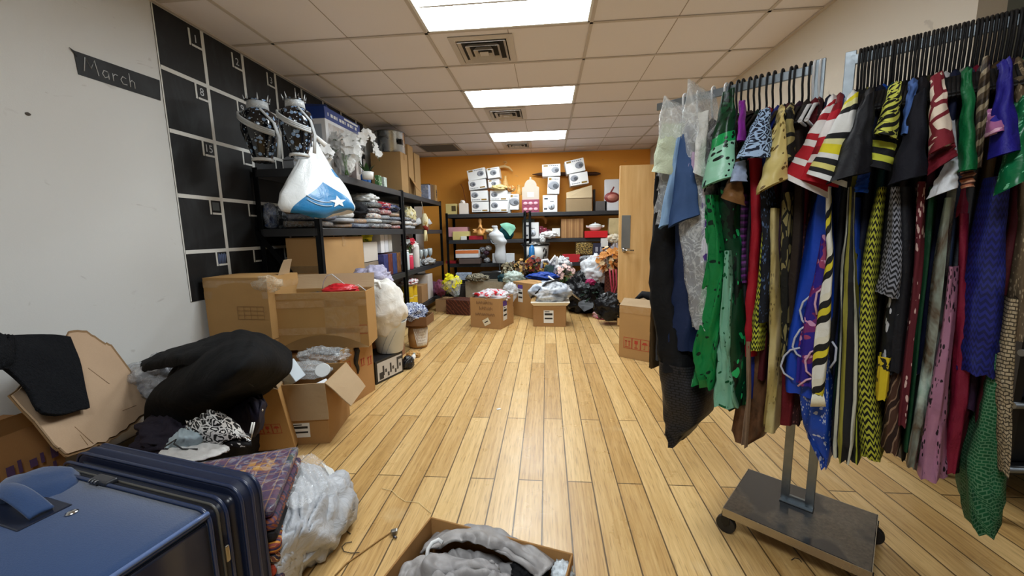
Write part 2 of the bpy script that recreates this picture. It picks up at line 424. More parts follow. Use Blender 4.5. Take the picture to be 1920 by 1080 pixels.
# ceiling tiles, with openings for the lights and vents
t = NT('ceiling_tile'); p = t.pos()
n1 = t.noise(p, 160, 3, .7); pits = t.ramp(t.vor(p, 95), [(.0, (1, 1, 1, 1)), (.16, (0, 0, 0, 1))])
col = t.mix(t.math('MULTIPLY', pits, .25), hexc('#ebe6e8'), hexc('#a39c96')); col = t.mix(t.math('MULTIPLY', t.noise(p, 1.1, 3), .25), col, hexc('#d8d2d2'))
t.bump(n1, .2, .004)
CEILM = t.fin(col, .9, 0, .2)
lights_y = [LY0, LY0+3*TD, LY0+6*TD, LY0-5*TD]     # far edge of every troffer
vent_c = [(LX0+.30, LY0+.5*TD), (LX0+.30, LY0+3.5*TD), (LX0+.30, LY0+6.5*TD)]
holes = set()
for ly in lights_y: holes.add((0, round((ly-LY0)/TD)-1))
mb = MB(); gb = MB(); sb = MB()
i0, i1 = -2, 5; j0, j1 = -10, 8
for i in range(i0, i1):
    for j in range(j0, j1):
        x0, x1 = LX0+i*TW, LX0+(i+1)*TW; y0, y1 = LY0+j*TD, LY0+(j+1)*TD
        x0c, x1c = max(x0, XL), min(x1, XE); y0c, y1c = max(y0, YF), min(y1, YB)
        if x0c >= x1c or y0c >= y1c or (i, j) in holes: continue
        mb.box(((x0c+x1c)/2, (y0c+y1c)/2, HC+.012), (x1c-x0c, y1c-y0c, .02))
        xm = (x0+x1)/2
        if XL < xm < XE: gb.box((xm, (y0c+y1c)/2, HC+.0015), (.006, y1c-y0c, .003))
structure('ceiling', mb, CEILM)
structure('trim_1', gb, plain('#a99d93', .8))
for i in range(i0, i1+1):
    x = LX0+i*TW
    if XL < x < XE: sb.box((x, (YF+YB)/2, HC-.002), (.024, YB-YF, .006))
for j in range(j0, j1+1):
    y = LY0+j*TD
    if YF < y < YB: sb.box(((XL+XE)/2, y, HC-.002), (XE-XL, .024, .006))
structure('trim_2', sb, plain('#c9bfb6', .55))
structure('trim_3', MB().box((XL+.012, (YF+YB)/2, HC-.006), (.024, YB-YF, .012)).box(((XL+XR)/2, YB-.012, HC-.006), (XR-XL, .024, .012)).box((XR-.012, (YC+YB)/2, HC-.006), (.024, YB-YC, .012)), plain('#cdc4bc', .55))
# troffers
def emis(name, col, st):
    t = NT(name); e = t.n('Emission', {'Color': col, 'Strength': st}); t.t.links.new(e.outputs[0], t.o.inputs[0]); return t.m
LIGHTM = emis('lit_diffuser', (.90, .965, 1.0, 1), 21.0)
LIGHTM2 = emis('lit_tube', (.93, .98, 1.0, 1), 22.0)
WHM = plain('#e6e6e2', .45)
def troffer(y1, label):
    cx, cy = LX0+TW/2, y1-TD/2
    o = thing('ceiling_light', label, 'light', (cx, cy, HC), 0, 'recessed ceiling lights')
    f = MB()
    w, d = TW, TD
    for sx in (-1, 1): f.box((cx+sx*(w/2-.022), cy, HC+.03), (.02, d-.024, .07))
    for sy in (-1, 1): f.box((cx, cy+sy*(d/2-.022), HC+.03), (w-.024, .02, .07))
    f.box((cx, cy, HC+.075), (w-.03, d-.03, .01))
    build('frame', f, WHM, o, bevel=.002)
    for sy in (-1, 1):
        def fn(u, v, sy=sy):
            yy = cy+sy*.012+sy*v*(d/2-.05)
            return (cx+(u-.5)*(w-.07), yy, HC+.045-.03*sin(pi*v))
        build('diffuser', MB().grid(fn, 2, 10), LIGHTM, o)
    build('centre_bar', MB().box((cx, cy, HC+.028), (w-.07, .022, .02)), plain('#d6d8d8', .4), o)
    return o
LB = ['recessed ceiling light nearest the camera in view, above the first vent', 'middle recessed ceiling light, between the first and second vents', 'farthest recessed ceiling light, nearest the orange wall', 'recessed ceiling light behind the camera at the front of the room']
for y1, l in zip(lights_y, LB): troffer(y1, l)
# vents
def vent(cx, cy, label, s=.5):
    o = thing('ceiling_vent', label, 'vent', (cx, cy, HC), 0, 'square ceiling vents')
    m = plain('#cfc6bd', .5)
    def ring(b, h, w, z0, z1):
        P = [(-1, -1), (1, -1), (1, 1), (-1, 1)]
        for k in range(4):
            a, c = P[k], P[(k+1) % 4]
            q = [Vector((cx+a[0]*h, cy+a[1]*h, z0)), Vector((cx+c[0]*h, cy+c[1]*h, z0)), Vector((cx+c[0]*(h-w), cy+c[1]*(h-w), z1)), Vector((cx+a[0]*(h-w), cy+a[1]*(h-w), z1))]
            n = Vector((0, 0, .004)); b.hexa(q+[x+n for x in q])
    b = MB(); ring(b, s/2, .05, HC-.006, HC-.012); build('frame', b, m, o)
    for k, h in enumerate((.19, .135, .08)):
        b = MB(); ring(b, h, .032, HC-.022-.006*k, HC+.012); build('louver', b, m, o)
    build('centre_plate', MB().box((cx, cy, HC-.03), (.07, .07, .004)), m, o)
    build('throat', MB().box((cx, cy, HC+.0006), (.39, .39, .001)), plain('#2b2724', .9), o)
vent(-.50, 3.47, 'square ceiling vent in front of the nearest ceiling light, largest in view')
vent(-.50, 5.26, 'square ceiling vent just beyond the middle ceiling light')
vent(-.50, 7.10, 'small looking ceiling vent beyond the farthest ceiling light')
o = thing('return_grille', 'dark flat return grille in the ceiling corner by the orange wall', 'vent', (-1.85, 7.05, HC))
build('grille_frame', MB().box((-1.85, 7.05, HC-.006), (.66, .56, .01)), plain('#9c928a', .6), o)
b = MB()
for k in range(14): b.box((-1.85, 6.82+k*.036, HC-.014), (.58, .008, .012), rotx(.5))
tag(build('slats', b, plain('#6f6862', .6), o), kind='stuff')
# the open door
door = thing('door_1', 'open pale wooden door hinged on the right wall', 'door', (XR, DY1, 0), 0)
t = NT('door_veneer'); p = t.pos(); nz = t.noise(t.map(p, (9, 9, .9)), 1.6, 5, .6)
VEN = t.fin(t.ramp(nz, [(.3, hexc('#c99d62')), (.6, hexc('#d9b178')), (.8, hexc('#e2c08a'))]), .42, 0, .4)
DX0 = .915
build('door_leaf', MB().box(((DX0+XR-.01)/2, DY1+.022, .012+(DH-.02)/2), (XR-.01-DX0, .044, DH-.02)), VEN, door, bevel=.003)
h0 = aY(1168, 465, DY1)
build('push_plate', MB().box((DX0+.085, DY1-.002, 1.23), (.11, .004, .42)), metal('#b9c0c6', .3), door, bevel=.001)
hd = build('door_handle', MB().lathe([(.0, 0), (.03, 0), (.03, .012), (.012, .018), (.012, .05)], (DX0+.07, DY1-.001, 1.0), 16, rotx(pi/2)).tube([(DX0+.07, DY1-.05, 1.0), (DX0+.1, DY1-.055, 1.0), (DX0+.18, DY1-.05, .998)], [.012, .011, .009], 10), metal('#c9c6bf', .2), door)
door['kind'] = 'structure'
tr = MB()
for yy in (DY0-.04, DY1+.04): tr.box((XR-.008, yy, DH/2+.03), (.02, .08, DH+.06))
tr.box((XR-.008, (DY0+DY1)/2, DH+.03), (.02, DY1-DY0+.16, .08))
structure('trim_4', tr, plain('#4a4540', .5))
# chalk-painted calendar on the left wall
CX = XL+.003
cal = thing('chalk_calendar', 'black chalkboard calendar grid with white tape lines on left wall', 'calendar', (XL, 3.9, .82))
t = NT('chalkboard_paint'); p = t.pos(); sm = t.noise(t.map(p, (1, 1.5, .6)), 3.5, 5, .65, dist=.8)
CHK = t.fin(t.mix(t.math('MULTIPLY', t.ramp(sm, [(.5, (0, 0, 0, 1)), (.85, (1, 1, 1, 1))]), .25), hexc('#141517'), hexc('#5a6166')), .55, 0, .35)
build('board', MB().box((XL+.001, 3.95, (.82+2.727)/2), (.003, 2.9, 2.727-.82)), CHK, cal)
TAPEW = plain('#d9d9d4', .6)
cols_y = [2.868, 3.25, 3.645, 4.04, 4.43, 4.82, 5.2]; rows_z = [2.352, 1.962, 1.545, 1.165]
b = MB()
for y in cols_y: b.box((CX+.001, y, 1.775), (.002, .026, 1.9))
for k, z in enumerate(rows_z): b.box((CX+.0015, 3.95, z), (.002, 2.88, .026))
b.box((CX+.001, 2.503, 1.775), (.002, .008, 1.9))
build('grid_tape', b, TAPEW, cal)
CHW = plain('#c9ccd0', .9)
nums = {(0, 0): '1', (0, 1): '2', (0, 2): '3', (0, 3): '4', (1, 0): '8', (1, 1): '9', (1, 2): '10', (2, 0): '15'}
tops = [2.705]+rows_z
for r in range(5):
    for c_ in range(4):
        y1 = cols_y[c_]-.013; z1 = tops[r]-.013; s = .095
        build('date_box', MB().box((CX+.0013, y1-s, z1-s/2), (.002, .014, s+.014)).box((CX+.0013, y1-s/2+.007, z1-s), (.002, s-.014, .014)), TAPEW, cal)
        if (r, c_) in nums: text('chalk_number', nums[(r, c_)], .075, CHW, cal, (CX+.002, y1-s/2, z1-s/2), (0, 1, 0), (0, 0, 1))
b = MB()
for k in range(9): b.tube([(CX+.002, 2.768+.008*k, 1.062+.004*(k % 2)), (CX+.002, 2.783+.008*k, 1.143-.005*(k % 3))], .0016, 5)
build('chalk_scribble', b, plain('#7d8fb8', .9), cal)
build('chalk_smudge', MB().box((CX+.0006, 2.81, 1.49), (.001, .06, .06)), plain('#5f666b', .9), cal)
mar = thing('chalk_strip', 'black chalk strip reading March stuck on the white wall', 'sign', (XL, 2.25, 2.13))
PM = [(2.02, 2.243), (2.49, 2.262), (2.479, 2.135), (2.025, 2.127)]
build('strip', MB().prism(PM, lambda a, c: (XL+.0005, a, c), lambda a, c: (XL+.003, a, c)), CHK, mar)
build('curled_corner', MB().prism([(2.0, 2.25), (2.035, 2.235), (2.03, 2.215)], lambda a, c: (XL+.004, a, c), lambda a, c: (XL+.006, a, c)), CHK, mar)
b = MB(); z0 = 2.155
def stroke(pts): b.tube([(XL+.0042, 2.055+y*.052, z0+z*.052) for y, z in pts], .0022, 5)
stroke([(0, 0), (.25, 1.4), (.7, .5), (1.1, 1.45), (1.35, .0)])
stroke([(2.3, .75), (1.95, .8), (1.75, .4), (1.95, .05), (2.3, .25), (2.35, .75), (2.35, .0)])
stroke([(2.8, .8), (2.8, .0)]); stroke([(2.8, .5), (3.05, .8), (3.3, .75)])
stroke([(4.2, .75), (3.85, .85), (3.6, .45), (3.8, .05), (4.25, .1)])
stroke([(4.6, 1.45), (4.6, .0)]); stroke([(4.6, .5), (4.85, .8), (5.1, .65), (5.1, .0)])
build('chalk_lettering', b, CHW, mar)
# small marks on the left wall
solo('wall_scuff', MB().blob((XL+.001, 1.78, 1.86), (.002, .012, .008), .3, 2, 3, 10, 6), plain('#55504b', .9), 'dark chip in the white wall below the March strip', 'mark')
solo('light_switch', MB().box((XL+.006, 1.42, .93), (.012, .02, .03)), plain('#55565a', .5), 'tiny dark fitting on the white wall at the far left', 'fitting', bevel=.002)
# ------------------------------------------------------------------ render look
w = bpy.data.worlds.new('world'); S.world = w; w.use_nodes = True
w.node_tree.nodes['Background'].inputs[0].default_value = (.75, .8, .9, 1); w.node_tree.nodes['Background'].inputs[1].default_value = .05
vs = S.view_settings; S.display_settings.display_device = 'sRGB'
vs.view_transform = 'Standard'; vs.look = 'None'; vs.gamma = 1; vs.exposure = 0.45; vs.use_curve_mapping = False
# ------------------------------------------------------------------ builders
EX, EY, EZ = Vector((1, 0, 0)), Vector((0, 1, 0)), Vector((0, 0, 1))
INK = plain('#23211f', .8); REDINK = plain('#b2402c', .8); WHITE = plain('#eceae4', .55); PAPER = plain('#e4e4e0', .7)
BLACKM = plain('#17181a', .45, 0, .4); PURP = plain('#5b3d93', .6)
def fr(a, b, zt=0):     # frame from two bottom corners: right, back, up
    e1 = (b-a); e1.z = 0; w = e1.length; e1.normalize(); return e1, Vector((-e1.y, e1.x, 0)), EZ.copy(), w
def pt(O, E, u, v, w): return O+E[0]*u+E[1]*v+E[2]*w
def obox(mb, O, E, u0, u1, v0, v1, w0, w1):
    return mb.hexa([pt(O, E, u0, v0, w0), pt(O, E, u1, v0, w0), pt(O, E, u1, v1, w0), pt(O, E, u0, v1, w0), pt(O, E, u0, v0, w1), pt(O, E, u1, v0, w1), pt(O, E, u1, v1, w1), pt(O, E, u0, v1, w1)])
def face(O, E, w, d, h, side):   # origin, right, up, outward normal of a side seen from outside
    if side == 'front': return O, E[0], E[2], -E[1], w, h
    if side == 'right': return O+E[0]*w, E[1], E[2], E[0], d, h
    if side == 'left': return O+E[1]*d, -E[1], E[2], -E[0], d, h
    if side == 'top': return O+E[2]*h, E[0], E[1], E[2], w, d
    return O+E[0]*w+E[1]*d, -E[0], E[2], E[1], w, h
def onface(mb, F, u0, u1, v0, v1, th=.0012, off=.0006, rot=0):
    o, r, u, n = F[:4]; cu, cv = (u0+u1)/2, (v0+v1)/2; q = []
    for x, y in ((u0, v0), (u1, v0), (u1, v1), (u0, v1)):
        dx, dy = x-cu, y-cv
        q.append(o+r*(cu+dx*cos(rot)-dy*sin(rot))+u*(cv+dx*sin(rot)+dy*cos(rot))+n*off)
    return mb.hexa(q+[p+n*th for p in q])
def carton(name, label, cat, O, E, w, d, h, mat=None, opened=False, flaps=(), tape=None, group=None, bevel=.004, seams=True, soft=0.0, top=True):
    O = Vector(O); mat = mat or board()
    o = thing(name, label, cat, pt(O, E, w/2, d/2, 0), atan2(E[0].y, E[0].x), group)
    o['_'] = 0; del o['_']
    if not opened:
        mb = MB()
        if soft:
            n = 8
            def side(F, nu=n, nv=n):
                oo, r, u, nn, W, H = F
                k = noise.noise(Vector((O.x*3, O.y*3, W)))
                mb.grid(lambda a, b: oo+r*(a*W)+u*(b*H)+nn*(soft*sin(pi*a)*sin(pi*b)*(.4+k)+.4*soft*noise.noise((oo+r*a*W+u*b*H)*6)*sin(pi*a)*sin(pi*b)), nu, nv, smooth=True)
            for s in ('front', 'right', 'left', 'back', 'top'): side(face(O, E, w, d, h, s))
            mb.face([mb.add([pt(O, E, 0, 0, 0)])+0, mb.add([pt(O, E, 0, d, 0)]), mb.add([pt(O, E, w, d, 0)]), mb.add([pt(O, E, w, 0, 0)])])
            build('body', mb, mat, o)
        else:
            obox(mb, O, E, 0, w, 0, d, 0, h); build('body', mb, mat, o, bevel=bevel)
        if seams:
            q = MB(); F = face(O, E, w, d, h, 'top'); onface(q, F, .004, w-.004, d/2-.0012, d/2+.0012, .0008, .0005); build('flap_seam', q, plain('#4a351c', .9), o)
    else:
        th = .006; mb = MB()
        obox(mb, O, E, 0, w, 0, d, 0, th)
        obox(mb, O, E, 0, w, 0, th, th, h); obox(mb, O, E, 0, w, d-th, d, th, h)
        obox(mb, O, E, 0, th, th, d-th, th, h); obox(mb, O, E, w-th, w, th, d-th, th, h)
        build('body', mb, mat, o, bevel=.0015, seg=1)
        for f in flaps:
            side, ang, ln = f[:3]; in0, in1 = (f[3], f[4]) if len(f) > 4 else (.01, .01)
            F = face(O, E, w, d, h, side); oo, r, u, nn, W, H = F
            dirv = u*cos(ang)+nn*sin(ang); nv_ = nn*cos(ang)-u*sin(ang)
            a = oo+r*0+u*H; b = oo+r*W+u*H
            q = [a, b, b-r*in1+dirv*ln, a+r*in0+dirv*ln]
            mm = MB()
            sub = 6
            def fl(uu, vv, q=q): 
                p = (q[0].lerp(q[1], uu)).lerp(q[3].lerp(q[2], uu), vv)
                return p+nv_*(.012*sin(pi*vv)*noise.noise(p*5))
            mm.grid(fl, sub, sub, smooth=False)
            build('flap', mm, board('#b49a78') if mat is not board('#b08a52') else mat, o, solid=.005)
    if tape:
        q = MB()
        F = face(O, E, w, d, h, 'top')
        if not opened: onface(q, F, -.001, w+.001, d/2-.028, d/2+.028, .0008, .0012)
        for s in tape:
            F = face(O, E, w, d, h, s); W = F[4]
            if tape[s] == 'v': onface(q, F, W/2-.028, W/2+.028, h-.09, h+.001, .0008, .0016)
            else:
                for fv in tape[s]: onface(q, F, 0, W, h*fv-.025, h*fv+.025, .0008, .0016)
        build('packing_tape', q, tapem(), o)
    o['_f'] = 0; del o['_f']
    FR[o.name] = (O, E, w, d, h)
    return o
FR = {}
def fc(o, side): return face(*FR[o.name], side)
def paper(o, side, u0, u1, v0, v1, rot=0, bars=((.1, .9, .62, .78), (.1, .9, .3, .42), (.1, .6, .86, .92)), mat=None, band=None, name='paper_label', ink=None):
    q = MB(); F = fc(o, side); onface(q, F, u0, u1, v0, v1, .001, .0018, rot)
    p = build(name, q, mat or PAPER, o)
    if bars:
        b = MB(); cu, cv = (u0+u1)/2, (v0+v1)/2
        for a0, a1, c0, c1 in bars:
            x0, x1 = u0+(u1-u0)*a0, u0+(u1-u0)*a1; y0, y1 = v0+(v1-v0)*c0, v0+(v1-v0)*c1
            mx, my = (x0+x1)/2-cu, (y0+y1)/2-cv
            X, Y = cu+mx*cos(rot)-my*sin(rot), cv+mx*sin(rot)+my*cos(rot)
            onface(b, F, X-(x1-x0)/2, X+(x1-x0)/2, Y-(y1-y0)/2, Y+(y1-y0)/2, .0006, .003, rot)
        build('print', b, ink or INK, p)
    if band:
        b = MB(); onface(b, F, u0-.001, u1+.001, v1, v1+band, .001, .0018, rot); build('colour_band', b, PURP, p)
    return p
def marks(o, side, u0, v0, s, n, mat=None, name='shipping_marks', frame=True):
    q = MB(); F = fc(o, side); l = s*.05; mat = mat or REDINK
    def B(a, b, c, d): onface(q, F, a, b, c, d, .0006, .0012)
    for k in range(n):
        x = u0+k*s*1.02
        if frame:
            B(x, x+s, v0, v0+l); B(x, x+s, v0+s*1.25, v0+s*1.25+l); B(x, x+l, v0, v0+s*1.25); B(x+s-l, x+s, v0, v0+s*1.25)
        if k % 3 == 0:      # arrows up
            for a in (.3, .68): B(x+s*a-l, x+s*a+l, v0+s*.3, v0+s*.95); B(x+s*a-3*l, x+s*a+3*l, v0+s*.82, v0+s*.9)
            B(x+s*.15, x+s*.85, v0+s*.16, v0+s*.22)
        elif k % 3 == 1:    # glass
            B(x+s*.3, x+s*.7, v0+s*.65, v0+s*1.05); B(x+s*.46, x+s*.54, v0+s*.25, v0+s*.65); B(x+s*.3, x+s*.7, v0+s*.16, v0+s*.24)
        else:               # umbrella
            B(x+s*.18, x+s*.82, v0+s*.7, v0+s*.84); B(x+s*.3, x+s*.7, v0+s*.84, v0+s*.98); B(x+s*.47, x+s*.53, v0+s*.2, v0+s*.7); B(x+s*.36, x+s*.5, v0+s*.18, v0+s*.24)
    return build(name, q, mat, o)
def heap(name, label, cat, c, rad, mat, amp=.25, fr_=2.2, seed=1, ridge=.35, group=None, nu=48, nv=28, flat=None, m=None, parent=None, pw=1.0):
    mb = MB().blob(c, rad, amp, fr_, seed, nu, nv, m, flat, pw, ridge)
    if parent is not None: return build(name, mb, mat, parent)
    return solo(name, mb, mat, label, cat, group)
def blossom(mb, c, r, n, petals=5, curl=.35):
    c = Vector(c); n = Vector(n).normalized(); u = n.orthogonal().normalized(); w = n.cross(u)
    a0 = R(0, 6)
    for k in range(petals):
        a = a0+tau*k/petals; d = u*cos(a)+w*sin(a); s = u*-sin(a)+w*cos(a)
        P = [c, c+d*r*.55+s*r*.42+n*r*curl*.5, c+d*r+n*r*curl*.6*R(.5, 1.3), c+d*r*.55-s*r*.42+n*r*curl*.5]
        b = mb.add(P); mb.face((b, b+1, b+2), None, True); mb.face((b, b+2, b+3), None, True)
def leaf(mb, c, d, L, wd):
    c = Vector(c); d = Vector(d).normalized(); s = d.cross(EZ); s = s.normalized() if s.length > .01 else EX
    P = [c, c+d*L*.4+s*wd, c+d*L-EZ*L*.15, c+d*L*.4-s*wd, c+d*L*.45+EZ*wd*.5]
    b = mb.add(P); mb.face((b, b+1, b+4), None, True); mb.face((b+1, b+2, b+4), None, True); mb.face((b+2, b+3, b+4), None, True); mb.face((b+3, b, b+4), None, True)
def bouquet(name, label, c, rad, colour, n=26, r=.035, stem_to=None, leaves=True, wrap=None, group=None, m2=None, leafc='#3c5a2c', cat='flowers'):
    c = Vector(c); o = thing(name, label, cat, stem_to or (c.x, c.y, c.z-rad), 0, group)
    mb = MB(); m_2 = MB()
    for k in range(n):
        d = Vector((R(-1, 1), R(-1, 1), R(-.5, 1))).normalized()*R(.6, 1)
        blossom(m_2 if (m2 and k % 3 == 0) else mb, c+d*rad, r*R(.8, 1.2), d+Vector((0, -.6, .2)))
    build('blossoms', mb, colour, o)
    if m2: build('darker_blossoms', m_2, m2, o)
    if leaves:
        lb = MB()
        for k in range(n//2+4):
            d = Vector((R(-1, 1), R(-1, 1), R(-.9, .6))).normalized()
            leaf(lb, c+d*rad*.4, d, rad*R(.6, .95), rad*.13)
        build('leaves', lb, cloth(leafc, .7), o)
    if stem_to is not None:
        sb = MB(); st = Vector(stem_to)
        for k in range(6): sb.tube([c+Vector((R(-.5, .5), R(-.5, .5), R(-.3, .2)))*rad, c.lerp(st, .5)+Vector((R(-.2, .2), R(-.2, .2), 0))*rad, st+Vector((R(-.1, .1), R(-.1, .1), 0))*rad], .003, 5)
        build('stems', sb, cloth('#4c6b35', .7), o)
    if wrap:
        st = Vector(stem_to); ax = (c-st); L = ax.length; q = ax.to_track_quat('Z', 'Y').to_matrix()
        build('wrapper', MB().grid(lambda u, v: st+q @ Vector(((.25+.95*v)*rad*cos(tau*u)*(1+.08*sin(9*tau*u)), (.25+.95*v)*rad*sin(tau*u)*(1+.08*sin(9*tau*u)), L*(.05+1.02*v))), 40, 6, cu=True), wrap, o)
    return o
def shelf_unit(label, x0, x1, y0, y1, levels, htop, axis='y', group='black steel shelving units'):
    # axis: the long direction
    o = thing('shelving_unit', label, 'shelf', ((x0+x1)/2, (y0+y1)/2, 0), 0, group)
    pm = metal('#26282b', .5); dm = plain('#202124', .6); bm_ = plain('#2c2e32', .42, 0, .5); p = .045
    for sx, x in ((1, x0), (-1, x1)):
        for sy, y in ((1, y0), (-1, y1)):
            b = MB(); b.box((x+sx*.003, y+sy*p/2, htop/2), (.006, p, htop)); b.box((x+sx*p/2, y+sy*.003, htop/2), (p, .006, htop))
            build('post', b, pm, o, bevel=.0015, seg=1)
    for z in levels:
        build('deck', MB().box(((x0+x1)/2, (y0+y1)/2, z-.008), (x1-x0-.02, y1-y0-.02, .014)), dm, o)
        for x, s in ((x0, 1), (x1, -1)):
            build('beam', MB().box((x+s*.009, (y0+y1)/2, z-.034), (.018, y1-y0-.02, .066)), bm_, o, bevel=.004)
        for y, s in ((y0, 1), (y1, -1)):
            build('beam', MB().box(((x0+x1)/2, y+s*.009, z-.034), (x1-x0-.04, .018, .066)), bm_, o, bevel=.004)
    return o
def drape_strip(mb, path, width_dir, w, th=.004, nw=8, wob=.01, seed=0):
    # cloth strip swept along a path
    path = [Vector(p) for p in path]; n = len(path)-1; wd = Vector(width_dir)
    def fn(u, v):
        k = v*n; i = min(int(k), n-1); p = path[i].lerp(path[i+1], k-i)
        ww = w(v) if callable(w) else w
        q = p+wd*((u-.5)*ww)
        return q+Vector((noise.noise(q*9+Vector((seed, 0, 0))), noise.noise(q*9+Vector((0, seed+3, 0))), noise.noise(q*9+Vector((0, 0, seed+7)))))*wob
    mb.grid(fn, nw, max(10, n*3)); return mb
# ------------------------------------------------------------------ steel shelving along the left wall and the back wall
SX0, SX1 = XL+.03, -1.885
ZT, Z2, Z3, Z4 = 1.815, 1.325, .76, .2
LV = (ZT, Z2, Z3, Z4)
u1 = shelf_unit('black steel shelving unit in front of the chalk calendar, nearest the camera', SX0, SX1, 3.19, 5.16, LV, 1.83)
u2 = shelf_unit('black steel shelving unit on the left wall, farther one next to the orange wall', SX0, SX1, 5.18, 7.12, LV, 1.83)
# slanting end brace of the near unit
a, b_ = aY(474, 427, 3.185), aY(572, 545, 3.185)
mb = MB(); d = (b_-a).normalized(); n = Vector((-d.z, 0, d.x))*.022
mb.hexa([a-n, b_-n, b_-n+EY*.008, a-n+EY*.008, a+n, b_+n, b_+n+EY*.008, a+n+EY*.008]); build('brace', mb, metal('#26282b', .5), u1)
BZ = (1.60, 1.132, .70, .25)
u3 = shelf_unit('black steel shelving unit against the orange wall, left of the white torso', -1.84, -.372, 7.2, 7.78, BZ, 1.62)
u4 = shelf_unit('black steel shelving unit against the orange wall, right one behind the door', -.325, 1.62, 7.2, 7.78, BZ, 1.62)

# --- top shelf: two vases
def vase(px, py, top, label):
    c = aZ(px, py, ZT+.001); H = zat(c, top)-c.z
    o = thing('vase', label, 'vase', c, 0, 'tall strapped vases on the top shelf')
    k = H/.40
    prof = [(.058, 0), (.064, .012), (.06, .03), (.07, .06), (.096, .14), (.112, .2), (.114, .26), (.10, .315), (.062, .345), (.048, .37), (.06, .392), (.075, .40), (.066, .399), (.042, .37)]
    prof = [(r*k, z*k) for r, z in prof]
    t = MATS.get('vase')
    if not t:
        q = NT('vase_glaze'); ob = q.obj(); v = q.vor(ob, 26); e = q.vor(ob, 14, 'DISTANCE_TO_EDGE')
        col = q.mix(q.math('LESS_THAN', v, .33), hexc('#0c0f16'), hexc('#7f9cc0')); col = q.mix(q.math('LESS_THAN', q.vor(ob, 55), .2), col, hexc('#c9d3da'))
        t = MATS['vase'] = q.fin(col, .12, 0, .6)
    build('body', MB().lathe(prof, c, 36), t, o)
    sil = pat('specks', ('#c3c9cd', '#f4f6f7'), 120, .3)
    nk = MB().lathe([(.051*k, .34*k), (.066*k, .345*k), (.062*k, .40*k), (.046*k, .40*k)], c, 28); build('silver_collar', nk, sil, o)
    st = MB()
    for q_ in range(3):
        P = []
        for i in range(17):
            a = -2.9+2.7*i/16; z = .335-.14*sin(pi*i/16*.5)**1.2-.012*q_
            rr = .118 if z < .32 else .09
            P.append(c+Vector((rr*k*cos(a), rr*k*sin(a), z*k)))
        st.tube(P, .0085*k, 6)
    for q_ in range(3):
        st.tube([c+Vector((.075*k, -.09*k+.008*q_, .325*k)), c+Vector((.118*k, -.03*k+.01*q_, .25*k)), c+Vector((.125*k, .0+.01*q_, .16*k)), c+Vector((.11*k, .0+.01*q_, .03*k))], .006*k, 6)
    build('beaded_strap', st, sil, o)
    cr = MB()
    for i in range(7):
        a = tau*i/7; cr.tube([c+Vector((.07*k*cos(a), .07*k*sin(a), .395*k)), c+Vector((.082*k*cos(a), .082*k*sin(a), .435*k))], [.006*k, .001], 5)
    build('crown_points', cr, sil, o)
    build('foot_band', MB().lathe([(.064*k, .004*k), (.07*k, .012*k), (.064*k, .026*k)], c, 30), plain('#d9dcdd', .3), o)
    return o
v1 = vase(494, 305, 190, 'dark flowered vase with silver strap, left one at the shelf end')
v2 = vase(562, 296, 188, 'dark flowered vase with silver strap, right one behind the hanging bag')
o = thing('acrylic_block', 'small grey block between the two vases', 'block', aZ(541, 316, ZT+.001))
c = aZ(541, 316, ZT+.001); build('body', MB().box(c+Vector((0, .05, .035)), (.1, .09, .07)), plain('#85888c', .4), o, bevel=.006)
build('lid', MB().hexa([c+Vector(q) for q in ((-.05, 0, .071), (.05, 0, .071), (.05, .1, .071), (-.05, .1, .071), (-.02, .02, .1), (.03, .02, .1), (.03, .08, .1), (-.02, .08, .1))]), plain('#6c6f72', .4), o)
# big blue and white appliance box
XB = -2.10
p0, p1 = aX(607, 195, XB), aX(674, 239, XB)
y0, y1, zt = p0.y, p1.y, (p0.z+p1.z)/2
O = Vector((XL+.05, y0, ZT+.001)); E = (EX, EY, EZ)
W = XB-O.x
bb = carton('appliance_box', 'tall white appliance box with navy blue lid band behind the flowers', 'box', O, E, W, y1-y0, zt-ZT, plain('#dfe1e4', .45), seams=False)
H = zt-ZT; D = y1-y0; navy = plain('#1d3a86', .4)
q = MB(); onface(q, fc(bb, 'front'), 0, W, H-.11, H, .001, .001); onface(q, fc(bb, 'right'), 0, D, H-.11, H, .001, .001); build('blue_band', q, navy, bb)
q = MB()
for k in range(11): onface(q, fc(bb, 'right'), .05+.055*k, .05+.055*k+.04*(1 if k % 3 else .4), H-.075, H-.045, .001, .002)
onface(q, fc(bb, 'right'), D-.35, D-.05, H-.03, H-.012, .001, .002); build('lettering', q, PAPER, bb)
q = MB(); onface(q, fc(bb, 'right'), .05, D-.05, .05, H-.14, .001, .001); pic = build('printed_picture', q, pat('mottle', ('#c9cdd3', '#b4a79c', '#e9eaec', '#7c8088'), 4, .4), bb)
q = MB()
for k in range(6): build('pictured_mixer', onface(MB(), fc(bb, 'right'), .1+.13*k, .16+.13*k, .12+.03*(k % 2), .25+.03*(k % 3), .001, .002), plain('#6b6660', .4), pic)
q = MB(); onface(q, fc(bb, 'front'), .04, W-.04, .08, H-.16, .001, .001); build('front_panel', q, plain('#9ea8b4', .4), bb)
cr = MB().box((XB-.13, y0+.10, zt+.02), (.2, .1, .045), rotz(.3)); solo('folded_blue_wrap', cr, cloth('#23356b', .6), 'crumpled dark blue wrap on top of the tall appliance box', 'wrap', bevel=.012)
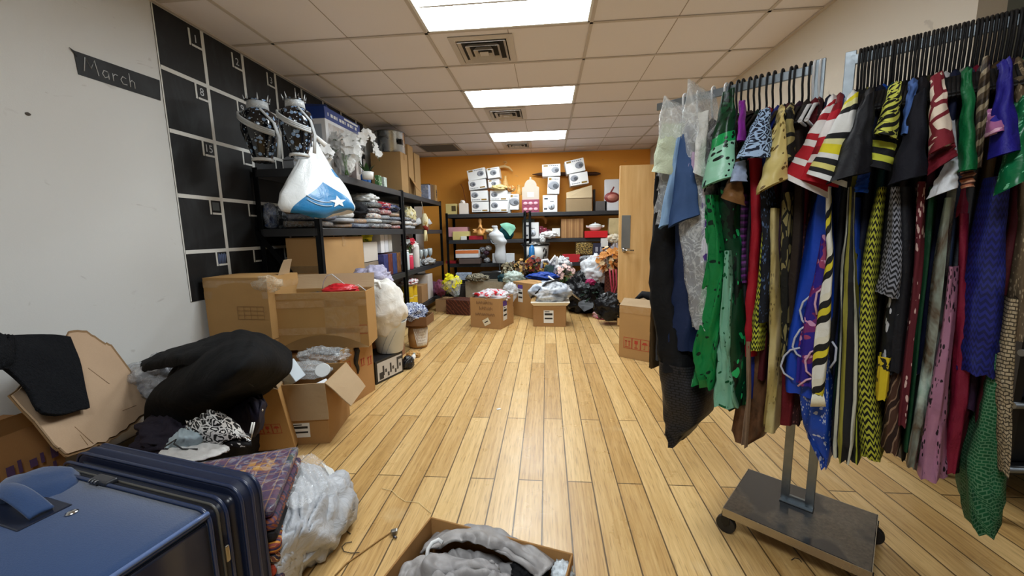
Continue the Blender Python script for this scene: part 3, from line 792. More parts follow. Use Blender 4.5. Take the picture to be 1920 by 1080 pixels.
# hanging shopping bag
def shopping_bag():
    x = SX1+.075
    c = aX(590, 320, x); top = aX(581, 264, x); bot = aX(588, 409, x)
    L, Rr = aX(540, 375, x), aX(637, 375, x)
    Wd = (Rr-L).length
    o = thing('shopping_bag', 'white plastic shopping bag with blue band hanging from shelf corner', 'bag', (c.x, c.y, bot.z))
    t = NT('bag_plastic'); u = t.uv(); X, Y, _ = t.xyz(u)
    edge = t.math('SUBTRACT', .47, t.math('MULTIPLY', t.math('ABSOLUTE', t.math('SUBTRACT', X, .24)), 2.0))
    blue = t.math('LESS_THAN', Y, edge); 
    col = t.mix(blue, hexc('#e9eef0'), hexc('#2a7fb8'))
    col = t.mix(t.math('MULTIPLY', t.math('GREATER_THAN', Y, .55), t.math('MULTIPLY', t.math('LESS_THAN', Y, .66), t.math('LESS_THAN', X, .12))), col, hexc('#2a7fb8'))
    t.bump(t.noise(t.obj(), 16, 4, .6, dist=.8), .22, .02); bm_ = t.fin(col, .3, 0, .5)
    sdir = Vector((.5, .85, 0)).normalized(); ndir = Vector((.85, -.5, 0))
    H = top.z-bot.z
    cx = lambda v: c+sdir*(.01*sin(v*4))
    prof = [(0, .30), (.06, .44), (.15, .50), (.3, .47), (.5, .34), (.7, .22), (.85, .14), (1, .07)]
    def wd(v):
        for (a, b), (a2, b2) in zip(prof, prof[1:]):
            if a <= v <= a2: return b+(b2-b)*(v-a)/(a2-a)
        return .1
    def fn(u, v):
        a = tau*u; r = wd(v)*Wd*.86; k = 1+.07*noise.noise(Vector((cos(a)*2, sin(a)*2, v*5)))+.06*sin(7*a+3*v)*v
        dth = (.36-.2*v)
        p = c+sdir*(r*cos(a)*k)+ndir*(r*dth*sin(a)*k*1.3+.015*(1-v)); p.z = bot.z+H*v+.02*sin(a*2)*(1-v)+(.05*abs(cos(a)) if v < .08 else 0)*(1-v)
        return p
    b = MB().grid(fn, 40, 24, cu=True, uvf=lambda a, v: (a, v)); 
    n0 = len(b.v); 
    build('bag', b, bm_, o)
    build('bag_bottom', MB().grid(lambda u, v: Vector(fn(u, 0)).lerp(c.xyz*1.0+Vector((0, 0, bot.z-c.z)), v), 40, 3, cu=True), bm_, o)
    hook = aX(577, 262, x)
    h = MB()
    for s in (-1, 1):
        h.tube([c+sdir*(s*.03*Wd/.2)+EZ*(top.z-c.z-.01), c+sdir*(s*.02)+ndir*-.01+EZ*(top.z-c.z+.06), Vector((SX1-.02, c.y+s*.01, top.z+.10)), Vector((SX1-.05, c.y+.02*s, top.z+.04)), Vector((SX1-.06, c.y+.02*s, ZT+.02))], [.022, .014, .010, .010, .012], 8)
    build('handle', h, plain('#eef1f2', .35), o)
    # star and arcs printed on the band, set on the bag surface
    s = MB(); ang = -pi*.36
    def on(a, v, off=.003): p = Vector(fn(a/tau, v)); return p+(p-Vector((c.x, c.y, p.z))).normalized()*off
    a0, v0 = 1.25, .2
    P = [on(a0+(.26 if k % 2 == 0 else .11)*cos(tau*k/10+.3), v0+(.085 if k % 2 == 0 else .035)*sin(tau*k/10+.3), .006) for k in range(10)]
    cc = s.add([on(a0, v0, .008)]); bI = s.add(P)
    for k in range(10): s.face((cc, bI+k, bI+(k+1) % 10))
    build('white_star', s, plain('#f2f4f5', .4), o)
    s = MB()
    for j in range(2):
        s.tube([on(2.05-.075*i, .30-.028*i-.05*j+.002*i*i, .005) for i in range(9)], .0028, 5)
    build('printed_lines', s, plain('#d9e6ee', .4), o)
    build('dark_tag', MB().hexa([on(1.7, .93, .004), on(2.2, .93, .004), on(2.2, .93, .008), on(1.7, .93, .008), on(1.7, 1.0, .006)+EZ*.02, on(2.2, 1.0, .006)+EZ*.02, on(2.2, 1.0, .01)+EZ*.02, on(1.7, 1.0, .01)+EZ*.02]), BLACKM, o)
shopping_bag()
# white cloth flowers stuffed at the bag top and along the shelf
WP = cloth('#eceeee', .6, .3); 
bouquet('white_roses', 'white artificial roses bunched behind the shopping bag', Vector((-1.97, aX(601, 262, -1.95).y, ZT+.15)), .1, WP, 30, .05, leaves=False)
b1 = bouquet('wrapped_flowers', 'white artificial flowers in clear wrap in front of the appliance box', aX(648, 275, -1.98), .15, WP, 42, .055, stem_to=aZ(650, 328, ZT+.004)+Vector((0, 0, 0)), wrap=film('#f2f5f6', .10, .15, 10, .12))
# tulle bundle
heap('tulle_bundle', 'standing bundle of white tulle in clear film beside the shopping bag', 'fabric', aX(651, 303, -1.99)+EZ*.0, (.06, .07, .10), cloth('#eeeeec', .6, .3, 12), .2, 3, 5, .4, flat=None)
# orchid
o = thing('orchid_plant', 'white artificial orchid with arching stem on the top shelf', 'plant', aZ(690, 336, ZT+.001))
c0 = aZ(690, 336, ZT+.001)
pts = [aX(672, 300, -1.97), aX(675, 262, -1.97), aX(685, 248, -1.97), aX(697, 262, -1.96), aX(707, 285, -1.95), aX(712, 302, -1.95)]
build('stem', MB().tube([c0+EZ*.04]+pts, .004, 6), cloth('#4b5d33', .7), o)
mb = MB()
for i in range(26):
    k = R(1.0, 5); j = min(int(k), 4); q = pts[j].lerp(pts[min(j+1, 5)], k-j)+Vector((R(-.02, .03), R(-.05, .05), R(-.035, .035)))
    blossom(mb, q, R(.035, .052), (1, -.5+R(-.5, .5), R(-.5, .4)), 5, .2)
build('blossoms', mb, WP, o)
lb = MB()
for k in range(8): leaf(lb, c0+Vector((0, 0, .05)), (R(-1, 1), R(-1, 1), R(.4, 1.4)), .14, .025)
build('leaves', lb, cloth('#38552a', .6), o)
build('pot', MB().lathe([(.035, 0), (.05, .0), (.06, .07), (.055, .07), (.05, .06)], c0, 18), plain('#e2e4e2', .4), o)
# dark box with small bottles
c = aZ(676, 330, ZT+.001)
q = carton('gift_box', 'dark brown gift box standing behind the orchid', 'box', Vector((-2.2, 4.05, ZT+.001)), (EX, EY, EZ), .16, .2, .20, plain('#3a2720', .5), seams=False)
for i, (px, py, h, col, lab) in enumerate(((682, 338, .11, '#2c5fa6', 'small blue bottle standing at the shelf edge below the orchid'), (690, 340, .09, '#3f6fb0', 'second small blue bottle, right of the other under the orchid'))):
    c = aX(px, py, -1.93); c.z = ZT+.001
    o = thing('bottle', lab, 'bottle', c, 0, 'little bottles on the top shelf')
    build('body', MB().lathe([(.026, 0), (.03, .01), (.03, h*.6), (.012, h*.8), (.012, h)], c, 16), plain(col, .25), o)
    build('cap', MB().lathe([(.014, h), (.014, h+.025)], c, 12), WHITE, o)
for i, (px, py, col, lab) in enumerate(((703, 345, '#4f7d4a', 'green and white little carton at the shelf edge'), (713, 347, '#b9c9c4', 'pale little carton at the shelf edge next to the brown boxes'))):
    c = aX(px, py, -1.94); c.z = ZT+.001
    carton('little_carton', lab, 'box', c, (EX, EY, EZ), .05, .08, .11, pat('splat', (col, '#e8ebe8', '#35562f'), 22, .4), seams=False)
# pot on brown boxes
c = aX(722, 345, -1.93); c.z = ZT+.001
E2 = (EX, EY, EZ)
def sbox(label, pxl, pxr, ptop, x=-1.95, depth=.4, mat=None, zb=ZT, name='cardboard_box', **k):    # box on the left shelf from its aisle face
    a, b = aX(pxl, 400, x), aX(pxr, 400, x); t_ = zat(a, ptop)
    return carton(name, label, 'box', Vector((x-depth, a.y, zb+.001)), E2, depth, b.y-a.y, t_-zb, mat or board(), **k)
k1 = sbox('brown cardboard box under the steel pot on the top shelf', 757, 769, 284, -1.95, .42, tape={'right': 'v'}, group='brown boxes on the top shelf')
k2 = sbox('brown cardboard box with torn flap hanging over the shelf edge', 771, 780, 270, -1.97, .36, group='brown boxes on the top shelf')
k3 = sbox('brown cardboard box farthest along the top shelf of the left wall', 782, 792, 286, -2.0, .34, group='brown boxes on the top shelf')
F = fc(k2, 'right'); q = MB(); 
mm = MB().hexa([F[0]+F[2]*.26+F[3]*.002, F[0]+F[1]*.24+F[2]*.2+F[3]*.002, F[0]+F[1]*.24+F[2]*.2+F[3]*.008, F[0]+F[2]*.26+F[3]*.008, F[0]+F[2]*.1+F[3]*.1, F[0]+F[1]*.2+F[2]*.03+F[3]*.12, F[0]+F[1]*.2+F[2]*.03+F[3]*.126, F[0]+F[2]*.1+F[3]*.106]); build('flap', mm, board('#a9804f'), k2)
F = fc(k1, 'right'); zk = F[5]; 
pc = Vector((-2.16, F[0].y+.2, ZT+zk+.002)); pr = .2
ph = zat(pc+Vector((.15, 0, 0)), 250)-pc.z
o = thing('steel_pot', 'shiny steel stock pot on the brown box, top shelf', 'pot', pc)
build('body', MB().lathe([(pr*.96, 0), (pr, .01), (pr, ph-.012), (pr*1.04, ph), (pr*1.04, ph+.008), (pr*.97, ph+.006), (pr*.95, .02)], pc, 40), metal('#c3c7ca', .25), o)
build('rim', MB().lathe([(pr*1.05, ph-.006), (pr*1.06, ph+.004), (pr*1.02, ph+.012)], pc, 40), metal('#8c8f92', .3), o)
q = MB()
for s in (0, 1): q.box(pc+Vector((pr*.80+.03-.02*s, -pr*.55-.01+s*pr*.42, ph*.5)), (.05, .06-.02*s, ph*.22))
build('dark_label', q, BLACKM, o)
q = MB().tube([pc+Vector((.05, -pr*1.0, ph*.62)), pc+Vector((.04, -pr*1.25, ph*.66)), pc+Vector((-.04, -pr*1.25, ph*.66)), pc+Vector((-.05, -pr*1.0, ph*.62))], .008, 8); build('handle', q, metal('#77797c', .35), o)
# papers and flat boxes at the far end
pk = carton('paper_stack', 'white printed paper packs standing by the brown flat boxes', 'papers', Vector((-2.2, 6.52, ZT+.001)), E2, .27, .12, .24, pat('mottle', ('#d6dbe6', '#8d9ab8', '#f0f1f2'), 9, .6), seams=False)
k4 = carton('flat_box', 'dark brown flat carton upright near the shelf end', 'box', Vector((-2.3, 6.66, ZT+.001)), E2, .36, .2, .27, board('#6f543a'), seams=False)
k5 = carton('flat_box', 'light brown flat carton upright, last on the top shelf', 'box', Vector((-2.3, 6.89, ZT+.001)), E2, .38, .12, .28, board('#b08c5c'), seams=False)
paper(k5, 'right', .04, .10, .06, .2, mat=plain('#7a5b3a', .7))
# --- second shelf: piles of folded clothes in clear film
FAB = [pat('mottle', ('#2a2320', '#5a4432', '#8a6b4c'), 18), pat('splat', ('#24242a', '#a9adb5', '#6d2f2f'), 22), pat('waves', ('#1d1d22', '#d7d7d9', '#7a7f8c'), 16), pat('stripes', ('#e3e4e6', '#3a3f55', '#a8adb8'), 70), pat('splat', ('#3d2a33', '#c9c1b8', '#a5483c'), 26), pat('mottle', ('#1e2232', '#39466b', '#8d99b3'), 20), pat('specks', ('#c9ced2', '#474d55'), 60), pat('splat', ('#a53a3a', '#e8e4e0', '#3a2d52'), 24), cloth('#e7e7e4', .8), cloth('#1b1c1f', .8), pat('mottle', ('#6b5340', '#b98a55', '#3d2f26'), 16), pat('splat', ('#e3dcd0', '#b0623c', '#44506b'), 30)]
ORD = ['lowest', 'second', 'third', 'fourth', 'fifth', 'sixth']
def folded(x, y, z, w, d, h, mat, label, rz=0, wrap=True, group='folded clothes in clear film'):
    o = thing('folded_garment', label, 'folded clothes', (x, y, z), rz, group)
    def fn(u, v):
        a = tau*u; ca, sa = cos(a), sin(a); f = lambda q: math.copysign(abs(q)**.45, q); ph = pi*(v-.5)
        g = lambda q: math.copysign(abs(q)**.5, q)
        p = Vector((f(ca)*g(cos(ph))*w/2, f(sa)*g(cos(ph))*d/2, h/2+g(sin(ph))*h/2))
        k = noise.noise(Vector((p.x*9+x*7, p.y*9+y*5, z*11)))
        p.z += .22*h*k*(p.z/h); p.x += .012*noise.noise(Vector((p.y*12, p.z*40, x+z))); p.y += .012*noise.noise(Vector((p.x*12, p.z*40, y+z)))
        return p
    b = MB().grid(fn, 28, 10, cu=True); b.v = [Vector((x, y, z))+rotz(rz) @ p for p in b.v]
    build('fabric', b, mat, o)
    if wrap:
        b2 = MB(); b2.grid(lambda u, v: Vector(fn(u, v))*1.03+Vector((0, 0, -.012*h)), 18, 8, cu=True); b2.v = [Vector((x, y, z+.0015))+rotz(rz) @ Vector((p.x, p.y, max(p.z, .0005))) for p in b2.v]
        build('clear_film', b2, film('#e4eaee', .16, .1, 18), o)
    return o
stacks = [(-2.10, 3.42, 3, 0), (-2.10, 3.74, 3, 10), (-2.08, 4.06, 2, 5), (-2.07, 4.36, 5, 1), (-2.06, 4.64, 4, 4), (-2.07, 4.92, 4, 7), (-2.08, 5.36, 3, 3), (-2.08, 5.66, 3, 6)]
SN = ['pile at the near shelf end', 'second pile from the near shelf end', 'third pile, behind the hanging bag', 'fourth pile, right of hanging bag', 'fifth pile along the shelf', 'sixth pile, left of shelf joint', 'first pile past the shelf joint', 'second pile past the shelf joint']
CN = {0: 'brown mottled', 1: 'grey splashed', 2: 'black wavy', 3: 'navy striped', 4: 'dark plum printed', 5: 'navy mottled', 6: 'grey speckled', 7: 'red printed', 8: 'white', 9: 'black', 10: 'tan mottled', 11: 'cream printed'}
for si, (x, y, n, off) in enumerate(stacks):
    z = Z2+.002
    for k in range(n):
        h = R(.045, .07); ci = (off+k*5) % len(FAB)
        folded(x+R(-.03, .03), y+R(-.012, .012), z, R(.36, .40), .27, h, FAB[ci], '%s clothes in film, %s in the %s' % (CN[ci], ORD[k], SN[si]))
        z += h*.96
# upright wrapped packs at the near end
for k in range(3):
    folded(-2.39+.0*k, 3.30+.13*k, Z2+.002, .06, .11, .2-.02*k, FAB[(5, 9, 0)[k]], ['upright clear pack of navy cloth at the wall end of the second shelf', 'upright clear pack of black cloth behind the navy one', 'upright clear pack of brown cloth, third from the shelf end'][k])
heap('black_bundle', 'bundle of black cloth right behind the hanging shopping bag', 'fabric', Vector((-2.02, 4.05, Z2+.19)), (.14, .14, .075), cloth('#15161a', .8), .3, 2.5, 4, .4)
heap('white_garment', 'white garment bunched on top of the fourth pile', 'garment', Vector((-2.06, 4.38, Z2+.335)), (.15, .13, .05), cloth('#e6e6e4', .8), .3, 2.5, 9, .5)
heap('red_garment', 'red and white garment bunched on the fifth pile', 'garment', Vector((-2.04, 4.66, Z2+.265)), (.16, .13, .05), pat('splat', ('#b8323a', '#e8dcdc', '#5b4a86'), 16), .3, 2.5, 12, .5)
heap('navy_garment', 'navy and grey garment bunched on the sixth pile', 'garment', Vector((-2.04, 4.94, Z2+.255)), (.16, .13, .045), pat('splat', ('#27345e', '#b9bec8', '#565b66'), 16), .3, 2.5, 15, .5)
heap('gold_cloth', 'cream and gold cloth spilling over the shelf past the joint', 'fabric', Vector((-1.98, 5.68, Z2+.20)), (.08, .12, .1), pat('splat', ('#d8cc9a', '#efe9d4', '#7d6a32'), 14), .3, 2.5, 18, .5)
# figure hanging in front of the beam
c = aX(797, 425, -1.86)
o = thing('hanging_doll', 'cream and red dangling ornament hung on the shelf front', 'ornament', (c.x, c.y, c.z-.2))
build('body', MB().tube([c+EZ*.2, c+EZ*.12, c+EZ*.02, c-EZ*.02], [.02, .055, .05, .03], 10), pat('splat', ('#e8dcb0', '#f2ecd8', '#b89a52'), 22), o)
build('red_sash', MB().tube([c+Vector((0, -.04, .02)), c+Vector((.01, .03, -.03)), c+Vector((0, .05, -.07))], [.03, .035, .02], 8), cloth('#8e3326', .7), o)
for s in (-1, 1): build('leg', MB().tube([c-EZ*.06, c+Vector((0, s*.03, -.13)), c+Vector((0, s*.05, -.22))], [.024, .02, .016], 8), cloth('#dccf9d', .7), o)
build('hanging_cord', MB().tube([c+EZ*.2, Vector((SX1+.012, c.y, Z2+.24)), Vector((SX1-.02, c.y, Z2+.48))], .003, 5), cloth('#d9d2bd', .8), o)
# white cones of paper in the bay
for k, (y, l) in enumerate(((6.2, 'white paper roll leaning in the far bay of the second shelf'), (6.75, 'second white paper roll, farther along the far bay'))):
    solo('paper_roll', MB().tube([(-2.2, y, Z2+.04), (-2.0, y+.06, Z2+.15)], [.035, .05], 14), plain('#d5d6d6', .6), l, 'paper roll')
carton('tan_carton', 'tan carton low at the far end of the second shelf', 'box', Vector((-2.28, 6.35, Z2+.001)), E2, .3, .3, .1, board('#8a6a45'), seams=False)
# --- third shelf
p0, p1 = aX(609, 447, -1.93), aX(680, 446, -1.93)
zt = zat(p0, 445)
big = carton('cardboard_box', 'large plain cardboard box on the third shelf behind the near post', 'box', Vector((-2.24, 3.25, Z3+.002)), E2, .31, p1.y-3.25, zt-Z3, board('#bb9360'), tape={'right': 'v'}, group='large brown cardboard boxes')
q = MB(); F = fc(big, 'front'); onface(q, F, .0, .31, .18, .24, .0008, .001); build('brown_strip', q, tapem('#a27c44', .5), big)
bn = carton('white_bin', 'small white storage box beside the large box on the third shelf', 'box', Vector((-2.25, 4.2, Z3+.2)), E2, .25, .36, .22, plain('#cdc6bd', .6), opened=True)
bs = carton('grey_carton', 'low grey carton under the white storage box', 'box', Vector((-2.26, 4.16, Z3+.002)), E2, .26, .42, .19, board('#8f8272'), seams=False)
heap('yellow_toy', 'bright yellow and green plastic item in the white storage box', 'toy', Vector((-2.08, 4.42, Z3+.475)), (.07, .1, .07), pat('splat', ('#d9d22c', '#3f5a22', '#e8e44c'), 7), .25, 2, 3, .3)
heap('green_bottle', 'dull green soft item beside the yellow one', 'toy', Vector((-2.14, 4.26, Z3+.45)), (.06, .06, .06), cloth('#5d6e4c', .7), .25, 2, 6, .3)
heap('lavender_cloth', 'lavender grey cloth heaped on the shelf edge above the white sack', 'fabric', Vector((-1.70, 3.74, .83)), (.14, .2, .11), cloth('#b7b4c9', .85, .6, 7, h2='#6d6a86'), .35, 2.2, 8, .6)
heap('white_cloth', 'white rumpled cloth under the lavender cloth', 'fabric', Vector((-1.70, 3.66, .745)), (.15, .2, .06), cloth('#c9c8c2', .85, .6, 7), .35, 2.4, 11, .6)
for k in range(3): 
    carton('white_binder', ['tall white binder standing on the third shelf, leftmost', 'tall white binder standing on the third shelf, middle', 'tall pale binder standing on the third shelf, next to the post'][k], 'binder', Vector((-2.25, 4.62+.12*k, Z3+.28)), E2, .27, .105, .25-.01*k, plain(('#e3e3e6', '#d5d8df', '#c2c0bb')[k], .5), seams=False)
for k in range(4):
    carton('boxed_set', ['indigo book-like box under the white binders, leftmost', 'dark red patterned box under the binders', 'navy box under the binders', 'brown patterned box beside the shelf joint'][k], 'box', Vector((-2.22, 4.56+.14*k, Z3+.002)), E2, .29, .125, .26, pat('mottle', (('#2b2c5c', '#494d8c'), ('#4a1f1f', '#8a4a36'), ('#23305e', '#41538c'), ('#503022', '#a0703f'))[k], 12, .5), seams=False)
# far bay of the third shelf
c = aX(768, 500, -2.0); 
o = bouquet('red_flowers', 'red and white artificial flowers on the third shelf far bay', Vector((-2.0, 5.62, Z3+.36)), .1, cloth('#c22338', .6), 30, .04, stem_to=Vector((-2.0, 5.62, Z3+.005)), m2=WP)
for k, (y, col, lab) in enumerate(((5.36, '#cfdbe0', 'clear jar with white lid in the far bay, leftmost'), (5.52, '#d83a5a', 'pink candle jar in the far bay beside the clear jar'), (5.80, '#e4e2de', 'white upright tube in the far bay beside the red flowers'))):
    c = Vector((-1.96, y, Z3+.002)); o = thing('jar', lab, 'jar', c, 0, 'jars on the third shelf far bay'); h = (.26, .2, .34)[k]
    build('body', MB().lathe([(.05, 0), (.056, .01), (.056, h-.03), (.045, h)], c, 20), plain(col, .25), o); build('lid', MB().lathe([(.05, h), (.05, h+.02)], c, 18), WHITE, o)
for k in range(3):
    y = 6.15+.26*k; c = Vector((-2.0, y, Z3+.002)); o = thing('glass_goblet', ['clear glass goblet on the third shelf, nearest', 'clear glass goblet on the third shelf, middle', 'clear glass goblet on the third shelf, farthest'][k], 'glass', c, 0, 'goblets on the third shelf')
    build('bowl', MB().lathe([(.008, .11), (.035, .15), (.042, .2), (.038, .25), (.035, .25), (.038, .2), (.03, .155), (.0, .125)], c, 20), plain('#b9c4c8', .08, 0, .8), o); build('stem', MB().lathe([(.04, 0), (.04, .006), (.008, .012), (.007, .11)], c, 16), plain('#c9d2d5', .1, 0, .8), o)
heap('silver_bow', 'grey satin bow lying by the goblets', 'ribbon', Vector((-1.93, 6.35, Z3+.05)), (.07, .2, .05), cloth('#a9abac', .4), .4, 2.4, 3, .5)
# --- bottom shelf: yellow candle rolls and cartons
for k in range(4):
    y = 5.42+.17*(k % 2)*1.05; z = Z4+.002+.165*(k//2); c = Vector((-1.98, y, z))
    o = thing('yellow_spool', ['yellow satin ribbon spool, lower left of four', 'yellow satin ribbon spool, lower right of four', 'yellow satin ribbon spool, upper left of four', 'yellow satin ribbon spool, upper right of four'][k], 'ribbon spool', c, 0, 'yellow ribbon spools')
    build('ribbon', MB().lathe([(.078, .008), (.08, .02), (.08, .145), (.078, .156)], c, 26), cloth('#d8b52a', .3, .15, 6), o)
    build('flange', MB().lathe([(.082, 0), (.082, .008), (.02, .008)], c, 26).lathe([(.02, .155), (.082, .155), (.082, .163)], c, 26), plain('#e6d27a', .4), o)
heap('paper_scraps', 'crumpled white and red paper on top of the yellow spools', 'paper', Vector((-1.98, 5.5, Z4+.375)), (.1, .16, .045), pat('splat', ('#e4dcdc', '#b04a4a', '#c9c9cf'), 14), .4, 3, 7, .5)
carton('tan_carton', 'tan carton behind the yellow ribbon spools', 'box', Vector((-2.18, 5.85, Z4+.002)), E2, .27, .3, .27, board('#a58058'))
carton('red_topped_jar', 'white tub with red lid behind the yellow spools', 'tub', Vector((-2.16, 6.22, Z4+.002)), E2, .24, .26, .4, plain('#d8cfc8', .4), seams=False)
heap('plum_cloth', 'plum coloured cloth on the bottom shelf far end', 'fabric', Vector((-2.0, 6.75, Z4+.1)), (.15, .2, .11), cloth('#5a3348', .8), .3, 2, 3, .4)

lo = carton('cardboard_box', 'brown box standing in front of the shelf under the lavender cloth', 'box', Vector((-1.87, 3.5, 0)), E2, .36, .46, .69, board('#a5785a'))
# ------------------------------------------------------------------ heaps and cartons along the left wall
def cr(p0, p1, p2, p3, t): return .5*((2*p1)+(p2-p0)*t+(2*p0-5*p1+4*p2-p3)*t*t+(3*p1-p0-3*p2+p3)*t**3)
def crv(P, u):
    n = len(P)-1; k = min(int(u*n), n-1); t = u*n-k
    return cr(P[max(k-1, 0)], P[k], P[k+1], P[min(k+2, n)], t)
def sheet(mb, rows, nu=40, nv=40, wob=.012, fr_=7, seed=0, fold=0.0, foldf=8, uvf=None, smooth=True):
    rows = [[Vector(p) for p in r] for r in rows]; o = Vector((seed*3.1, seed*1.7, seed))
    def fn(u, v):
        p = crv([crv(r, u) for r in rows], v)
        a = p*fr_+o
        p = p+Vector((noise.noise(a), noise.noise(a+Vector((9, 0, 0))), noise.noise(a+Vector((0, 9, 0)))))*wob
        if fold: p = p+Vector((0, -.4, 1))*fold*(abs(noise.noise(Vector((u*foldf, v*foldf*.35, seed))))-.2)
        return p
    return mb.grid(fn, nu, nv, smooth=smooth, uvf=uvf)
def pz(*q): return [aZ(x, y, z) for x, y, z in q]
TP = board('#a98452')
# carton C with the torn black tape
e2 = Vector((.196, .98, 0)); e1 = Vector((.98, -.196, 0)); EC = (e1, e2, EZ)
OC = Vector((-1.484, 2.62, 0))-e1*.52
C_ = carton('cardboard_box', 'open brown box with red arrows and torn black tape, lowest of the two-box stack', 'box', OC, EC, .52, .38, .40, board('#b98a55'), opened=True, flaps=[('right', .05, .045)], group='large brown cardboard boxes')
marks(C_, 'right', .03, .24, .075, 1); marks(C_, 'right', .21, .24, .075, 1, frame=False); marks(C_, 'right', .29, .22, .085, 1, frame=False, name='arrow_mark')
q = MB(); F = fc(C_, 'right'); q.tube([F[0]+F[1]*.17+F[2]*(.42-.03*k)+F[3]*(.004+.003*(k % 2))+F[1]*.012*sin(k*1.3) for k in range(8)], [.026, .026, .022, .022, .018, .016, .012, .004], 4); build('black_tape', q, BLACKM, C_)
heap('plastic_wrap', 'crumpled clear plastic on the open box with red arrows', 'plastic', Vector((-1.62, 2.66, .40)), (.15, .10, .05), film(a=.3), .35, 3, 5, .6)
# carton B on top
EB = (Vector((.985, .17, 0)).normalized(), Vector((-.17, .985, 0)).normalized(), EZ)
wB = .66; OB = Vector((-1.315, 2.745, .44))-EB[0]*wB; hB = .415
B_ = carton('cardboard_box', 'big taped brown box with raised flap, upper of the two-box stack beside the white sack', 'box', OB, EB, wB, .24, hB, board('#b38a52'), opened=True, flaps=[('left', -.25, .24, .0, .12), ('back', .5, .12)], tape={'front': (.8, .32)}, group='large brown cardboard boxes')
marks(B_, 'front', .50, .10, .05, 3); q = MB(); F = fc(B_, 'front')
sheet(q, [[F[0]+F[1]*u*wB+F[2]*.10*(1-abs(2*u-1)**2)+F[3]*.003 for u in (0, .25, .5, .75, 1)], [F[0]+F[1]*u*wB+F[2]*.0+F[3]*.018 for u in (0, .25, .5, .75, 1)]], 16, 4, .0); build('peeling_bottom_flap', q, board('#7d5d33'), B_)
q = MB(); onface(q, F, .36, .6, .01, .4, .0008, .0016); onface(q, F, .0, .655, .37, .414, .0008, .002); build('wide_tape', q, tapem('#c29555', .55), B_)
heap('red_item', 'red plastic item in the upper box', 'toy', aY(640, 541, 2.85)-EZ*.01, (.12, .09, .045), plain('#c5202a', .35), .2, 2, 4, .3)
solo('white_cable', MB().tube([aY(x, y, 2.83) for x, y in ((604, 550), (606, 530), (612, 518), (622, 514))]+[aY(655, 540, 2.84), aY(672, 534, 2.85), aY(690, 548, 2.86)], .0035, 6), plain('#cfd3d6', .4), 'thin white cable looping out of the upper box', 'cable')
heap('grey_goods', 'dark bundled goods filling the upper box', 'goods', Vector((-1.66, 2.81, .78)), (.25, .07, .05), cloth('#3b3a3e', .8), .3, 2.5, 3, .5)
# carton A by the wall
ua = carton('cardboard_box', 'brown box mostly hidden under the black garment, by the wall', 'box', Vector((-2.44, 2.56, 0)), (EX, EY, EZ), .5, .36, .53, board('#9c7443'))
EA = (Vector((1, -.02, 0)).normalized(), Vector((.02, 1, 0)).normalized(), EZ)
A_ = carton('cardboard_box', 'brown taped box leaning by the black calendar wall, left of the raised flap', 'box', Vector((-2.425, 2.58, .535)), EA, .485, .34, .445, board('#b58c56'), soft=.02, tape={'front': (.9, .72), 'right': (.85,)}, group='large brown cardboard boxes')
q = MB()
for k in range(4): onface(q, fc(A_, 'front'), .25, .45, .15+.03*k, .153+.03*k, .0006, .012)
for k in range(5): onface(q, fc(A_, 'front'), .25+.05*k, .253+.05*k, .15, .24, .0006, .012)
build('faint_grid_print', q, plain('#8a6438', .7), A_)
q = MB().blob(Vector((-1.96, 2.60, .93)), (.09, .05, .05), .3, 3, 3, 24, 14, ridge=.5); build('crumpled_tape', q, film('#e8dcc4', .25), A_)
# open carton D
e1 = Vector((.985, .17, 0)).normalized(); ED = (e1, Vector((-e1.y, e1.x, 0)), EZ)
fr0 = Vector((-1.331, 2.164, 0)); wD, dD, hD = .39, .385, .385
D_ = carton('cardboard_box', 'open brown box with hanging beige flaps and white shipping label, packed with pale boxes', 'box', fr0-e1*wD, ED, wD, dD, hD, board('#ad8350'), opened=True, flaps=[('front', pi*.985, .225, 0, -.01), ('right', 2.45, .21, .02, .05)], group='open cardboard boxes')
paper(D_, 'front', .17, .28, .05, .14)
heap('bubble_wrap', 'clear bubble wrap bulging from the open box', 'plastic', fr0-e1*.22+ED[1]*.29+EZ*.375, (.14, .08, .05), film('#dfe6ea', .3, .1, 30), .25, 3, 8, .3)
cw = carton('product_pack', 'pale blue printed pack tilted in the open box, left', 'box', fr0-e1*.33+ED[1]*.05+EZ*.30, (Vector((.86, .1, .5)).normalized(), Vector((-.1, 1, 0)).normalized(), Vector((-.5, -.05, .86)).normalized()), .17, .12, .13, plain('#cfdbe4', .45), seams=False)
q = MB(); F = fc(cw, 'top')
for k in range(5): onface(q, F, .02, .14-.02*(k % 2), .015+.016*k, .022+.016*k, .0006, .001)
build('print_lines', q, plain('#64788c', .6), cw)
carton('product_pack', 'white and black pack standing in the open box, centre', 'box', fr0-e1*.19+ED[1]*.06+EZ*.27, (Vector((.6, -.1, -.7)).normalized(), Vector((.2, 1, 0)).normalized(), Vector((.7, 0, .6)).normalized()), .05, .1, .15, pat('vstripes', ('#e2e6ea', '#e2e6ea', '#1c1d20'), 14, .4), seams=False)
c = fr0-e1*.07+ED[1]*.16+EZ*.37; o = thing('paper_cup', 'white round tub lying at the right of the open box', 'cup', c)
m = rotx(.9) @ roty(.3); build('body', MB().lathe([(.03, -.06), (.042, 0), (.045, .004), (.0, .006)], c+EZ*.04, 22, m), WHITE, o); build('rim', MB().lathe([(.043, 0), (.047, .004), (.043, .008)], c+EZ*.04, 22, m), plain('#cfd3d4', .4), o)
